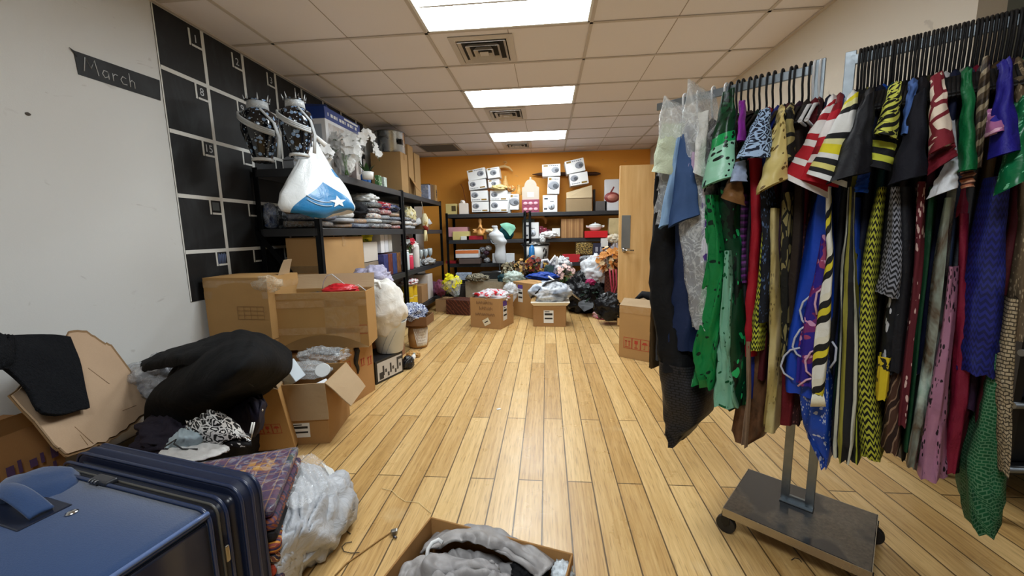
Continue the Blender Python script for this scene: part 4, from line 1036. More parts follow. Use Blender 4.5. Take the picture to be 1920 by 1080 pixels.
# crushed carton E with red and white lining
fr1 = aY(553, 828, 2.06); fr1.z = .004; tl = -.2
e1 = Vector((cos(tl)*.93, .37*cos(tl), -.08)).normalized(); e2 = Vector((-.37, .93, 0)).normalized(); e3 = Vector((-.28, -.05, .955)); e3 = (e3-e1*e3.dot(e1)*.3).normalized()
wE, dE, hE = .24, .26, .37
E_ = carton('cardboard_box', 'crushed brown box leaning left with red print, a navy sweatshirt inside', 'box', fr1-e1*wE+EZ*.02, (e1, e2, e3), wE, dE, hE, board('#c2955a'), opened=True, flaps=[('front', .25, .05, .02, .08), ('right', -.35, .06, .02, .06)], group='open cardboard boxes')
marks(E_, 'front', .06, .10, .045, 3, frame=True)
q = MB(); F = fc(E_, 'front'); 
def inface(b, u0, u1, v0, v1): onface(b, (F[0]-F[3]*.007, F[1], F[2], -F[3]), u0, u1, v0, v1, .0008, .001)
inface(q, .04, .2, .24, .36); build('white_lining', q, PAPER, E_); q = MB()
for k in range(4): inface(q, .06+.035*k, .085+.035*k, .26+.01*(k % 2), .33)
build('red_lettering', q, plain('#b6203c', .6), E_)
# navy sweatshirt spilling from E
o = thing('sweatshirt', 'dark navy sweatshirt with white striped cuff in the crushed box', 'sweatshirt', aZ(470, 800, .25))
NAVY = cloth('#231f30', .8, .5, 7)
q = MB(); sheet(q, [pz((425, 790, .30), (440, 755, .36), (462, 738, .40), (490, 735, .42)), pz((432, 800, .30), (452, 775, .40), (478, 758, .46), (500, 755, .42)), pz((440, 815, .28), (462, 800, .36), (482, 785, .42), (498, 775, .36)), pz((446, 828, .22), (465, 825, .28), (480, 815, .30), (490, 800, .3))], 36, 36, .02, 8, 2, .04, 7); build('body', q, NAVY, o, solid=.006)
q = MB()
for k in range(2): q.tube([aZ(473+4*k, 792, .425), aZ(470+4*k, 808, .40), aZ(466+4*k, 824, .34)], .0035, 5)
build('white_cuff_stripes', q, WHITE, o)
solo('white_clip', MB().tube([aZ(478, 772, .44), aZ(486, 768, .44), aZ(490, 772, .43)], [.012, .016, .012], 10), plain('#dcdedf', .4), 'small white plastic clip on the navy sweatshirt', 'clip')
# big black garment over the heap
GC = cloth('#0d0e10', .85, .4, 6, .15)
o = thing('black_garment', 'large black garment draped over the heap below the two left boxes', 'garment', Vector((-1.75, 1.8, .3)))
q = MB()
sheet(q, [pz((345, 655, .64), (400, 628, .72), (455, 620, .75), (500, 630, .70), (545, 660, .58)),
          pz((330, 690, .60), (395, 660, .74), (455, 650, .78), (505, 660, .72), (547, 690, .55)),
          pz((300, 715, .54), (380, 700, .70), (440, 690, .76), (490, 695, .68), (530, 712, .50)),
          pz((278, 745, .48), (350, 735, .60), (410, 728, .66), (460, 728, .58), (500, 735, .42)),
          pz((270, 775, .38), (330, 768, .46), (380, 762, .48), (425, 762, .40), (460, 765, .30)),
          pz((262, 800, .24), (320, 812, .30), (370, 805, .30), (410, 795, .24), (440, 790, .2))], 56, 56, .012, 5, 5, .03, 5); build('body', q, GC, o, solid=.006)
q = MB(); sheet(q, [pz((262, 678, .56), (300, 660, .62), (350, 645, .66), (410, 632, .70)), pz((264, 688, .57), (305, 674, .64), (355, 664, .70), (412, 655, .74)), pz((270, 697, .55), (310, 690, .60), (355, 685, .66), (400, 680, .70))], 30, 16, .01, 6, 8, .02, 5); build('sleeve', q, GC, o, solid=.01)
q = MB().tube([aZ(400, 690, .70), aZ(440, 700, .705), aZ(475, 725, .60)], .003, 5); build('seam', q, plain('#050506', .9), o)
heap('black_bag', 'shiny black bag under the large black garment', 'bag', Vector((-1.90, 1.93, .20)), (.25, .2, .36), cloth('#0b0c0e', .6, .4), .15, 2, 4, .2, flat=-.2)
heap('plastic_bag', 'clear plastic bag of grey goods poking out beneath the black sleeve', 'plastic bag', aZ(305, 705, .48), (.16, .13, .10), film('#c5cad0', .4), .3, 2.4, 6, .5)
heap('grey_goods', 'grey goods inside the clear bag under the black sleeve', 'goods', aZ(318, 722, .42), (.15, .13, .09), cloth('#7d7f88', .6), .3, 2.4, 9, .5)
heap('dark_cloth', 'dark plum cloth at the foot of the black garment beside the leopard scarf', 'fabric', aZ(325, 815, .30), (.14, .13, .09), cloth('#2a2530', .8), .35, 2.4, 13, .5)
# leopard scarf, pale cloths
o = thing('leopard_scarf', 'black and white leopard print scarf crumpled on the fabric stack', 'scarf', aZ(400, 810, .42))
LEO = pat('leopard', ('#e9e7e4', '#141416'), 20, .8)
q = MB(); sheet(q, [pz((345, 800, .42), (358, 785, .46), (390, 774, .49), (412, 772, .47)), pz((350, 812, .44), (372, 797, .50), (405, 788, .52), (425, 785, .46)), pz((375, 822, .43), (398, 812, .48), (428, 802, .48), (450, 800, .42)), pz((398, 832, .41), (425, 826, .43), (450, 822, .42), (470, 828, .38))], 44, 44, .014, 9, 4, .04, 8); build('body', q, LEO, o, solid=.004)
q = MB()
for k in range(7): q.tube([aZ(428+4*k, 806+2*k, .44), aZ(434+5*k, 800+3*k, .43), aZ(440+5*k, 806+3*k, .40)], .003, 4)
tag(build('fringe', q, plain('#c9c7c4', .8), o), kind='stuff')
o = thing('spotted_cloth', 'black cloth with white flowers below the leopard scarf', 'fabric', aZ(430, 828, .38))
q = MB(); sheet(q, [pz((395, 818, .40), (430, 812, .42), (468, 815, .38)), pz((400, 830, .41), (435, 826, .42), (472, 830, .37)), pz((405, 838, .39), (440, 838, .39), (470, 840, .35))], 24, 18, .01, 9, 3, .02); build('body', q, pat('specks', ('#17181b', '#e8e8e8'), 40), o, solid=.004)
o = thing('pale_blue_cloth', 'pale blue cloth with black loop on the white cloth', 'fabric', aZ(345, 825, .40))
q = MB(); sheet(q, [pz((318, 820, .40), (340, 808, .44), (368, 806, .45), (392, 815, .42)), pz((312, 832, .40), (342, 822, .46), (370, 820, .46), (388, 826, .42)), pz((310, 840, .39), (340, 838, .41), (365, 838, .41), (382, 838, .39))], 28, 22, .012, 8, 6, .02); build('body', q, cloth('#b9cbd4', .6, .5), o, solid=.005)
build('black_loop', MB().tube([aZ(308, 838, .41), aZ(318, 832, .43), aZ(330, 824, .46), aZ(326, 832, .45), aZ(342, 842, .42), aZ(370, 842, .42)], .003, 5), BLACKM, o)
o = thing('white_cloth', 'white cloth folded under the pale blue cloth beside the suitcase', 'fabric', aZ(360, 850, .39))
q = MB(); sheet(q, [pz((300, 848, .38), (345, 838, .41), (395, 830, .42), (425, 838, .40)), pz((296, 856, .39), (340, 850, .41), (395, 845, .41), (430, 842, .40)), pz((300, 866, .385), (350, 866, .395), (400, 858, .395), (430, 848, .39))], 30, 18, .008, 8, 9, .015); build('body', q, cloth('#dedcd9', .8), o, solid=.006)
# stack of wax-print fabrics
e1 = Vector((.925, .38, 0)).normalized(); e2 = Vector((-e1.y, e1.x, 0)); ES = (e1, e2, EZ)
crn = Vector((-1.045, 1.47, 0))
wS, dS = .50, .40
FP = [pat('kente', ('#2a3f3a', '#2c2a52', '#46294f', '#5c3350', '#3d2f5c', '#7a4a4a', '#b07a2f', '#c99a4a'), 46, .55), pat('plaid', ('#33263f', '#5a3a52', '#20304d', '#8a4a2a'), 9, .6), cloth('#1d1c20', .7), pat('stripes', ('#8a3a2f', '#c9862f', '#3a2c4a'), 40, .6), pat('waves', ('#7d4a3a', '#caa06a', '#2d2536'), 20, .6), cloth('#b2452f', .7), pat('plaid', ('#5b4a6e', '#a0745a', '#3a3550'), 12, .6), cloth('#8b8d92', .7), cloth('#6e5a58', .7)]
nm = ['purple and orange patchwork fabric pack with paper insert, top of the stack beside the suitcase', 'plum checked fabric pack, second from the top of the stack', 'black fabric pack, third from the top of the stack', 'rust striped fabric pack, fourth from the top of the stack', 'tan wavy fabric pack, fifth from the top of the stack', 'orange red fabric pack, sixth from the top of the stack', 'mauve checked fabric pack, seventh from the top of the stack', 'grey fabric pack, second from the bottom of the stack', 'brown fabric pack, bottom of the stack beside the suitcase']
z = .39
for k in range(9):
    h = .041; z -= h
    O_ = crn-e1*wS-e2*dS+EZ*(z+.001)+e1*R(-.012, .012)*(k > 0)+e2*R(-.01, .01)*(k > 0)
    o = thing('folded_fabric', nm[k], 'folded fabric', O_+e1*wS/2+e2*dS/2, atan2(e1.y, e1.x), 'folded fabric packs')
    b = MB(); obox(b, O_, ES, 0, wS, 0, dS, 0, h*.93); build('fabric', b, FP[k], o, bevel=.014, seg=3)
    if k == 0:
        b = MB(); obox(b, O_, ES, .05, .22, .12, .34, h*.935, h*.95); pp = build('paper_insert', b, plain('#cfc4dc', .35), o)
        b = MB()
        for j in range(6): obox(b, O_, ES, .07, .19-.02*(j % 3), .14+.03*j, .148+.03*j, h*.951, h*.956)
        build('print', b, plain('#6d5f85', .6), pp)
        b = MB(); obox(b, O_, ES, -.003, wS+.003, -.003, dS+.003, h*.3, h*.96); build('clear_film', b, film('#e0e4ea', .05, .08, 9), o, bevel=.012)
# silver grey cloth pieces in film leaning on the stack
o = thing('grey_fabric', 'silver grey fabric bunched in clear film, leaning on the fabric stack', 'fabric', aZ(570, 1000, 0))
SG = NT('silver_grey_cloth'); nz = SG.noise(SG.obj(), 10, 5, .6, dist=1.2); SG.bump(nz, .5, .03); SGM = SG.fin(SG.mix(nz, hexc('#d5d9de'), hexc('#868b94')), .42, 0, .5)
q = MB(); sheet(q, [pz((480, 935, .30), (520, 905, .30), (575, 872, .26), (622, 880, .18)), pz((490, 965, .27), (540, 940, .29), (600, 925, .24), (640, 930, .13)), pz((492, 1000, .24), (540, 980, .27), (590, 965, .24), (640, 975, .10)), pz((495, 1030, .20), (530, 1010, .25), (580, 1000, .22), (636, 1022, .05)), pz((490, 1070, .14), (520, 1060, .18), (560, 1040, .14), (612, 1030, .02))], 60, 60, .016, 9, 3, .05, 9); build('fabric', q, SGM, o, solid=.006)
q = MB(); sheet(q, [pz((500, 1000, .23), (530, 992, .26), (560, 1005, .22)), pz((495, 1050, .17), (530, 1045, .19), (572, 1040, .12)), pz((490, 1095, .08), (520, 1095, .10), (565, 1090, .01))], 40, 40, .008, 12, 7, .05, 14); build('gathered_end', q, SGM, o, solid=.006)
q = MB(); sheet(q, [pz((500, 900, .36), (560, 850, .35), (590, 852, .28)), pz((520, 930, .33), (590, 890, .29), (635, 895, .19)), pz((540, 960, .31), (610, 930, .26), (648, 920, .14))], 40, 40, .016, 12, 9, .03, 9); build('clear_film', q, film('#e9edf1', .2, .08, 22), o)
q = MB(); sheet(q, [pz((600, 868, .22), (622, 880, .19)), pz((622, 900, .20), (642, 912, .14)), pz((632, 928, .17), (642, 932, .12))], 12, 16, .008, 12, 2); build('white_label', q, plain('#d8dad8', .5), o, solid=.002)
heap('grey_bundle', 'grey cloth bundle at the foot of the fabric stack', 'fabric', Vector((-.955, 1.42, .1)), (.12, .2, .13), SGM, .25, 2.4, 5, .3, flat=-.1)
# torn cardboard sheet, black fleece and the purple-print carton at the far left
def pl(q, x0=-2.28): return [aX(x, y, xx) for x, y, xx in q]
o = thing('cardboard_sheet', 'torn beige cardboard sheet leaning against the white wall at left', 'cardboard', Vector((-2.2, 1.6, .3)))
edge = [(20, 742, -2.0), (60, 700, -2.12), (100, 660, -2.24), (128, 626, -2.34), (160, 625, -2.38), (190, 645, -2.36), (205, 650, -2.35), (235, 690, -2.28), (252, 712, -2.24), (258, 735, -2.20), (285, 758, -2.15), (250, 792, -2.08), (215, 818, -2.02), (170, 838, -1.97), (125, 852, -1.93), (100, 835, -1.94), (65, 790, -1.96), (40, 765, -1.98)]
P3 = [aX(x, y, xx) for x, y, xx in edge]
# least-squares plane keeps the sheet flat
cen = sum(P3, Vector())/len(P3)
import numpy as _np
_, _, vt = _np.linalg.svd(_np.array([tuple(p-cen) for p in P3])); nrm = Vector(vt[2])
if nrm.dot(CAM-cen) < 0: nrm = -nrm
P3 = [aP(x, y, cen, nrm) for x, y, _ in edge]
uu = nrm.orthogonal().normalized(); vv = nrm.cross(uu)
poly = []
for i, p in enumerate(P3):
    n_ = P3[(i+1) % len(P3)]
    for k in range(4):
        q = p.lerp(n_, k/4); j = .006*(k > 0)*R(-1, 1); poly.append(((q-cen).dot(uu)+j, (q-cen).dot(vv)+j))
f0 = lambda a, b: cen+uu*a+vv*b; f1 = lambda a, b: cen+uu*a+vv*b+nrm*.006
b = MB().prism(poly, f0, f1)
if b.f: build('sheet', b, board('#c3a688'), o)
poly2 = [(a*1.05+.012, c*1.05-.012) for a, c in poly]
build('backing_layer', MB().prism(poly2, lambda a, b: f0(a, b)-nrm*.008, lambda a, b: f0(a, b)-nrm*.002), board('#8d6f4c'), o)
q = MB()
for (x0, y_0), (x1, y_1) in (((165, 690), (205, 720)), ((150, 815), (165, 835)), ((230, 770), (255, 760)), ((140, 800), (175, 832))): q.tube([aP(x0, y_0, cen+nrm*.0065, nrm), aP(x1, y_1, cen+nrm*.0065, nrm)], .0015, 4)
build('creases', q, plain('#8a6d4f', .9), o)
o = thing('black_fleece', 'black fuzzy cloth hung over the torn cardboard sheet', 'fabric', cen)
FZ = NT('black_fleece'); nz = FZ.noise(FZ.obj(), 90, 3, .7); FZ.bump(nz, .9, .02); FZM = FZ.fin(FZ.mix(FZ.math('MULTIPLY', nz, .4), hexc('#0e0f12'), hexc('#33363c')), .95, 0, .1)
def pn(q, k=.02): return [aP(x, y, cen+nrm*(kk), nrm) for x, y, kk in q]
q = MB(); sheet(q, [pn(((-40, 640, .03), (20, 630, .02), (70, 628, .02), (128, 632, .02))), pn(((-30, 660, .07), (30, 660, .05), (90, 655, .04), (142, 662, .03))), pn(((10, 690, .06), (50, 700, .05), (100, 700, .04), (152, 705, .03))), pn(((50, 730, .05), (75, 740, .05), (115, 742, .045), (160, 742, .03))), pn(((68, 765, .05), (85, 777, .05), (120, 775, .045), (164, 766, .03)))], 44, 44, .006, 8, 3, .012, 4); build('body', q, FZM, o, solid=.014)
q = MB(); sheet(q, [pn(((-60, 625, .06), (-10, 628, .08), (22, 632, .06))), pn(((-60, 660, .1), (-10, 665, .11), (24, 668, .07))), pn(((-60, 690, .08), (-15, 695, .09), (12, 690, .06)))], 20, 20, .01, 8, 6, .02); build('bunched_end', q, FZM, o, solid=.014)
a_ = aZ(-60, 905, .02); 
pc_ = carton('cardboard_box', 'brown box with purple lettering under the torn cardboard at the far left', 'box', Vector((-2.44, .98, .02)), (EX, EY, EZ), .27, .50, .47, board('#a37648'), soft=.02, group='large brown cardboard boxes')
q = MB()
for k in range(12):
    for r_ in range(2): onface(q, fc(pc_, 'right'), .05+.036*k, .05+.036*k+.012+.012*((k+r_) % 2), .30-.07*r_, .335-.07*r_+.01*(k % 3), .0008, .015)
build('purple_print', q, plain('#4b3358', .7), pc_)
q = MB(); F = fc(pc_, 'right'); b = MB(); b.hexa([F[0]+F[1]*.02+F[2]*.47, F[0]+F[1]*.48+F[2]*.47, F[0]+F[1]*.48+F[2]*.476-F[3]*.004, F[0]+F[1]*.02+F[2]*.476-F[3]*.004, F[0]+F[1]*.03+F[2]*.55+F[3]*.05, F[0]+F[1]*.40+F[2]*.55+F[3]*.05, F[0]+F[1]*.40+F[2]*.555+F[3]*.055, F[0]+F[1]*.03+F[2]*.555+F[3]*.055]); build('flap', b, board('#b08a5e'), pc_)
# ---- suitcase
e1 = Vector((.977, -.21, 0)).normalized(); e2 = Vector((.21, .977, 0)).normalized(); ESU = (e1, e2, EZ)
HS = .50
sr = Vector((-.945, .925, 0))     # where the right end meets the rim, on the floor
suit = thing('suitcase', 'navy blue fabric suitcase standing at the bottom left corner', 'suitcase', sr-e1*.38-e2*.15, atan2(e1.y, e1.x))
SUF = NT('navy_canvas'); nz = SUF.noise(SUF.obj(), 260, 2, .7); n2 = SUF.noise(SUF.obj(), 5, 3); SUF.bump(SUF.math('ADD', nz, SUF.math('MULTIPLY', n2, 3.0)), .25, .004)
SUM = SUF.fin(SUF.mix(SUF.math('MULTIPLY', nz, .5), hexc('#26436f'), hexc('#131f38')), .7, 0, .25, Sheen_Weight=.25)
SUD = plain('#151c2e', .35, 0, .5); SUP = plain('#22304f', .3, 0, .6)
def rrect(L, H, r, n=6):
    P = []
    for cx, cz, a0 in ((L/2-r, H/2-r, 0), (-L/2+r, H/2-r, pi/2), (-L/2+r, -H/2+r, pi), (L/2-r, -H/2+r, 3*pi/2)):
        for k in range(n+1): a = a0+pi/2*k/n; P.append((cx+r*cos(a), cz+r*sin(a)))
    return P
def slab(L, H, r, prof, c):   # rounded rectangle swept through depth with inset profile [(depth, inset)]
    b = MB(); rings = []
    for dv, ins in prof:
        P = rrect(L-2*ins, H-2*ins, max(r-ins*.6, .01)); rings.append(b.add([c+e1*x+e2*dv+EZ*z for x, z in P]))
    n = len(P)
    for q in range(len(rings)-1):
        for k in range(n): k2 = (k+1) % n; b.face((rings[q]+k, rings[q+1]+k, rings[q+1]+k2, rings[q]+k2), None, True)
    b.face([rings[0]+k for k in range(n)]); b.face([rings[-1]+k for k in range(n)][::-1])
    return b
LSU = .76; cs = sr-e1*(LSU/2)+EZ*(HS/2+.004)
build('body', slab(LSU, HS, .035, [(-.33, .03), (-.325, .012), (-.31, .0), (.0, .0)], cs), SUM, suit)
build('end_panel', slab(.012, HS-.05, .005, [(-.30, .0), (-.01, .0)], cs+e1*(LSU/2+.001)), SUD, suit)
q = MB()
P = [cs+e1*x+EZ*z for x, z in rrect(LSU+.01, HS+.01, .04, 8)]
for dv in (-.325, .0): q.tube([p+e2*dv for p in P], .006, 7, closed=True)
build('highlit_end_piping', MB().tube([cs+e1*(LSU/2+.003)+EZ*(HS/2-.003)+e2*(-.32+.32*k/10) for k in range(11)], .0068, 7), plain('#5a6f9c', .25, 0, .6), suit); q.tube([cs+e1*(LSU/2+.002)+EZ*(HS/2-.012)+e2*(-.32+.32*k/10) for k in range(11)], .006, 7); q.tube([cs+e1*(LSU/2+.002)-EZ*(HS/2-.02)+e2*(-.32+.32*k/10) for k in range(11)], .006, 7)  # end piping lighter than the rest: its bright highlight is put into the colour
build('piping', q, SUP, suit)
build('gusset', slab(LSU-.02, HS-.02, .03, [(.0, 0), (.02, .012), (.045, .012), (.05, 0), (.055, 0), (.06, .014), (.085, .014), (.09, 0)], cs), SUD, suit)
build('front_pocket', slab(LSU+.02, HS+.03, .06, [(.088, .012), (.095, 0), (.15, 0), (.17, .02), (.18, .06)], cs), plain('#131c35', .55, 0, .4), suit)
q = MB()
for dv, g in ((.05, .0), (.092, .016), (.125, .018), (.152, .016)): q.tube([cs+e1*x+EZ*z+e2*dv for x, z in rrect(LSU+g, HS+g+.006, .05, 8)], .0055, 6, closed=True)
build('zip_piping', q, plain('#1d2947', .3, 0, .6), suit)
q = MB(); q.tube([cs+e1*x+EZ*z+e2*.03 for x, z in rrect(LSU-.012, HS-.008, .03, 8)], .004, 5, closed=True); build('zip', q, plain('#4a4843', .4), suit)
top = cs+EZ*(HS/2)
lk = aZ(195, 905, HS+.004); L_ = MB(); mL = Matrix((e1, e2, EZ)).transposed()
lock = build('combination_lock', L_.box(lk+EZ*.008, (.085, .034, .018), mL), plain('#2b2d33', .35), suit, bevel=.007, seg=3)
q = MB()
for k in range(3): q.lathe([(.007, -.004), (.007, .004)], lk+e1*(-.026+.014*k)+e2*-.017+EZ*.012, 10, mL @ roty(pi/2))
build('dials', q, metal('#9c9fa6', .3), lock)
st = aZ(135, 962, HS+.004); build('stud', MB().lathe([(.014, 0), (.014, .003), (.008, .006), (0, .007)], st, 16), metal('#d5d7da', .15), suit)
# carry handle: padded strap bridging a shallow dip
hc = aZ(20, 952, HS); q = MB()
sheet(q, [[hc+e1*(-.15+.3*u)+e2*(.024)+EZ*(.012+.04*sin(pi*u)) for u in (0, .2, .4, .6, .8, 1)], [hc+e1*(-.15+.3*u)+e2*.0+EZ*(.016+.046*sin(pi*u)) for u in (0, .2, .4, .6, .8, 1)], [hc+e1*(-.15+.3*u)-e2*.024+EZ*(.012+.04*sin(pi*u)) for u in (0, .2, .4, .6, .8, 1)]], 24, 8, 0); build('carry_handle', q, SUM, suit, solid=.012)
build('handle_base', MB().box(hc+EZ*.003, (.34, .11, .008), mL), SUD, suit, bevel=.004)
q = MB().blob(top+e1*-.27+e2*-.06+EZ*-.01, (.13, .09, .045), .15, 2, 3, 24, 14, mL); build('padded_bulge', q, SUM, suit)
for s in (-1, 1):
    for dv in (-.28, .12):
        build('foot', MB().box(cs+e1*(s*.3)+e2*dv-EZ*(HS/2-.0), (.06, .04, .012), mL), BLACKM, suit)
zp = aZ(440, 1075, .36); build('zip_pull', MB().box(cs+e1*(LSU/2+.012)+e2*.03+EZ*(.10), (.008, .012, .05), mL), metal('#b9b2a2', .3), suit, bevel=.003)
# ---- front open box with grey garments
a_, b_, zc = aZ(807, 967, .30), aZ(1075, 1036, .30), 0
e1 = (b_-a_); e1.z = 0; wF = e1.length; e1.normalize(); e2 = Vector((-e1.y, e1.x, 0)); dF = .36
Ofr = Vector((a_.x, a_.y, 0))-e2*dF
fb = carton('cardboard_box', 'open brown box full of grey clothes at the bottom centre', 'box', Ofr, (e1, e2, EZ), wF, dF, .298, board('#a97c48'), opened=True, group='open cardboard boxes')
o = thing('grey_garment', 'silver grey garment crumpled in the bottom centre box', 'garment', Ofr+e1*wF/2+e2*dF/2+EZ*.1)
GG = cloth('#a09d9c', .55, .4, 5, .4, h2='#747276')
q = MB(); 
def fn(u, v):
    p = Ofr+e1*(.012+(wF-.024)*u)+e2*(.012+(dF-.024)*v)
    z = .175+.11*(sin(pi*u)**.6)*(sin(pi*v)**.5)+.02*u
    n1 = noise.noise(Vector((u*4+v*2, v*3-u, 2))); n2 = abs(noise.noise(Vector((u*5-v*3, v*2.2+u*2, 7)))); n3 = abs(noise.noise(Vector((u*10+v*6, v*9, 3))))
    return p+EZ*(z+.05*n1+.09*n2+.03*n3-.03)
q.grid(fn, 70, 60); build('fabric', q, GG, o)
q = MB(); sheet(q, [pz((815, 1000, .24), (870, 985, .27), (925, 990, .29), (985, 1020, .28), (1040, 1055, .26)), pz((800, 1020, .25), (865, 1000, .30), (920, 1005, .32), (975, 1035, .30), (1030, 1070, .27)), pz((790, 1040, .25), (860, 1018, .30), (915, 1022, .31), (960, 1050, .30), (1010, 1085, .27))], 50, 24, .012, 10, 5, .03, 8); build('folded_top_layer', q, GG, o, solid=.008)
q = MB(); sheet(q, [pz((760, 1060, .25), (810, 1040, .29), (870, 1040, .31), (930, 1060, .30)), pz((745, 1085, .25), (800, 1065, .31), (870, 1065, .32), (940, 1085, .29)), pz((740, 1120, .2), (800, 1110, .26), (860, 1110, .26), (940, 1120, .22))], 44, 30, .012, 9, 8, .05, 7); build('front_fold', q, GG, o, solid=.008)
build('white_cord', MB().tube([aZ(x, y, z) for x, y, z in ((800, 1050, .29), (802, 1030, .31), (810, 1018, .315), (822, 1012, .315), (830, 1018, .31))], .006, 8), plain('#d7d9da', .5), o)
heap('black_cloth', 'black cloth showing in a gap of the grey garments', 'fabric', aZ(990, 1075, .24), (.05, .05, .04), cloth('#111216', .8), .3, 3, 3, .4)
heap('pale_cloth', 'pale blue white cloth at the right corner of the bottom centre box', 'fabric', aZ(1055, 1078, .25), (.03, .035, .03), cloth('#cfd8df', .7), .3, 3, 5, .4)
# string, threads and scraps on the floor
S0 = plain('#a58a5c', .8)
solo('string', MB().tube([aZ(x, y, .004) for x, y in ((628, 1079), (650, 1056), (680, 1035), (712, 1012), (733, 998))], .003, 6), plain('#9a7440', .8), 'thin brown cord on the floor left of the bottom centre box', 'cord')
o = thing('metal_buckle', 'small grey metal buckle at the end of the brown cord', 'buckle', aZ(739, 997, 0))
c = aZ(739, 997, .012); build('body', MB().box(c, (.028, .022, .018), rotz(.4)), metal('#a9a9a4', .3), o, bevel=.005); build('pin', MB().tube([c+Vector((.004, -.02, -.004)), c+Vector((.02, -.026, -.006))], .005, 8), metal('#77767a', .3), o)
solo('wire_scrap', MB().tube([aZ(x, y, .004) for x, y in ((660, 1016), (648, 1018), (641, 1025), (645, 1034), (658, 1037), (674, 1036))], .0018, 5), plain('#4a3c28', .7), 'curled dark wire scrap on the floor by the grey fabric', 'wire')
solo('thread', MB().tube([aZ(x, y, .003) for x, y in ((716, 916), (735, 920), (745, 930), (760, 940), (785, 942), (800, 955), (808, 962))], .0014, 5), plain('#e3cf9a', .8), 'pale thread lying on the floor behind the bottom centre box', 'thread')
solo('hair_clip', MB().tube([aZ(x, y, .003) for x, y in ((650, 996), (657, 1001))], .0025, 5), plain('#5a4a30', .6), 'tiny dark pin on the floor by the grey fabric', 'pin')
solo('paper_scrap', MB().box(aZ(935, 767, .002), (.03, .02, .003), rotz(.5)), PAPER, 'tiny white paper scrap alone on the middle of the floor', 'scrap')
solo('thread', MB().tube([aZ(x, y, .003) for x, y in ((1484, 1050), (1490, 1046), (1498, 1048), (1503, 1054))], .0016, 5), plain('#2b2118', .8), 'dark curved thread on the floor in front of the garment rack base', 'thread')
# ---- white sack on a bin, picture box, baskets
p0, p1, p2 = aZ(706, 722, 0), aZ(757, 697, 0), 0
e2 = (p1-p0); e2.z = 0; dP = e2.length; e2.normalize(); e1 = Vector((e2.y, -e2.x, 0)); wP = .30
pb = carton('picture_carton', 'black and white picture box on the floor under the white bin', 'box', p0-e1*wP, (e1, e2, EZ), wP, dP, .20, plain('#1b1a1c', .5), seams=False)
q = MB(); onface(q, fc(pb, 'right'), .02, dP-.02, .02, .18, .001, .001); pan = build('picture_panel', q, plain('#c6c0b8', .5), pb)
q = MB(); F = fc(pb, 'right')
for k in range(9): onface(q, F, .05+.03*k, .07+.03*k, .035+.02*(k % 3), .07+.035*((k*2) % 3), .0006, .0025)
onface(q, F, .04, .09, .03, .09, .0006, .0025); onface(q, F, .26, .33, .14, .165, .0006, .0025); build('printed_figures', q, plain('#3a3735', .6), pan)
q = MB(); onface(q, fc(pb, 'front'), .02, wP-.02, .02, .18, .001, .001); build('side_panel', q, plain('#5a5450', .5), pb)
cb = p0-e1*.10+e2*.30
bin_ = thing('white_bin', 'white plastic bin on the picture box, below the white sack', 'bin', cb+EZ*.202)
build('body', MB().lathe([(.105, .0), (.115, .01), (.155, .28), (.162, .285), (.158, .275), (.11, .012)], cb+EZ*.202, 34), plain('#d3d9dc', .35), bin_)
q = MB()
for k in range(2): q.tube([cb+EZ*(.21+.25*i/10)+Vector((cos(-1.9+.9*i/10+k*.4), sin(-1.9+.9*i/10+k*.4), 0))*(.113+.036*i/10+.002) for i in range(11)], .0025, 5)
build('seam_lines', q, plain('#8d979c', .4), bin_)
heap('white_sack', 'white mesh laundry sack stuffed full on the white bin', 'sack', cb+EZ*.61-e1*.01-e2*.05, (.195, .18, .25), cloth('#e6e3dc', .8, .6, 6), .16, 1.9, 21, .14, nu=60, nv=40)
q = MB()
for k in range(5): q.blob(cb+EZ*(.86-.03*k)+e1*(-.08+.05*k)-e2*.1, (.035, .03, .03), .3, 3, k, 14, 10)
solo('sack_drawstring', MB().tube([cb+EZ*.84-e1*.12-e2*.09, cb+EZ*.845-e1*.05-e2*.12, cb+EZ*.85+e1*.03-e2*.12, cb+EZ*.80+e1*.08-e2*.15], .012, 8), plain('#e9e6df', .7), 'white drawstring knot over the sack mouth', 'cord')
bx = aZ(757, 612, .27); ex = aZ(800, 612, .27)
sb_ = carton('cardboard_tray', 'small brown open box with blue and white cloth, right of the white sack', 'box', bx, (EX, EY, EZ), (ex-bx).x, .28, .10, board('#7d5836'), opened=True)
o = thing('blue_white_cloth', 'blue and white patterned cloth heaped in the small brown box', 'fabric', bx+Vector((.1, .14, .1)))
q = MB().blob(bx+Vector((.07, .12, .13)), (.13, .14, .09), .35, 2.6, 4, 36, 22, ridge=.5); build('body', q, pat('leopard', ('#cfd8ea', '#23346b', '#e6ecf4'), 22), o)
bk = thing('lattice_basket', 'tan basket with white diamond lattice under the small brown box', 'basket', bx+Vector((.12, .14, 0))*Vector((1, 1, 0)).length)
bk.location = Vector((bx.x+.10, bx.y+.16, 0)); cbk = bk.location.copy()
build('body', MB().lathe([(.085, 0), (.105, .02), (.112, .14), (.10, .268), (.09, .26), (.1, .13)], cbk, 26), board('#c0935a'), bk)
q = MB()
for k in range(11):
    for s in (-1, 1): q.tube([cbk+Vector((cos(-1.35+.1*k+s*.32*i/5)*.1135, sin(-1.35+.1*k+s*.32*i/5)*.1135, .03+.2*i/5)) for i in range(6)], .004, 4)
build('lattice', q, plain('#efe9df', .6), bk)
heap('black_shoe_bag', 'black bag with white bottle by the picture box', 'bag', aZ(765, 680, .05), (.05, .07, .06), plain('#16171a', .4), .25, 2, 4, .3, flat=-.05)
c = aZ(764, 682, 0); o = thing('white_bottle', 'small white bottle lying by the picture box', 'bottle', c)
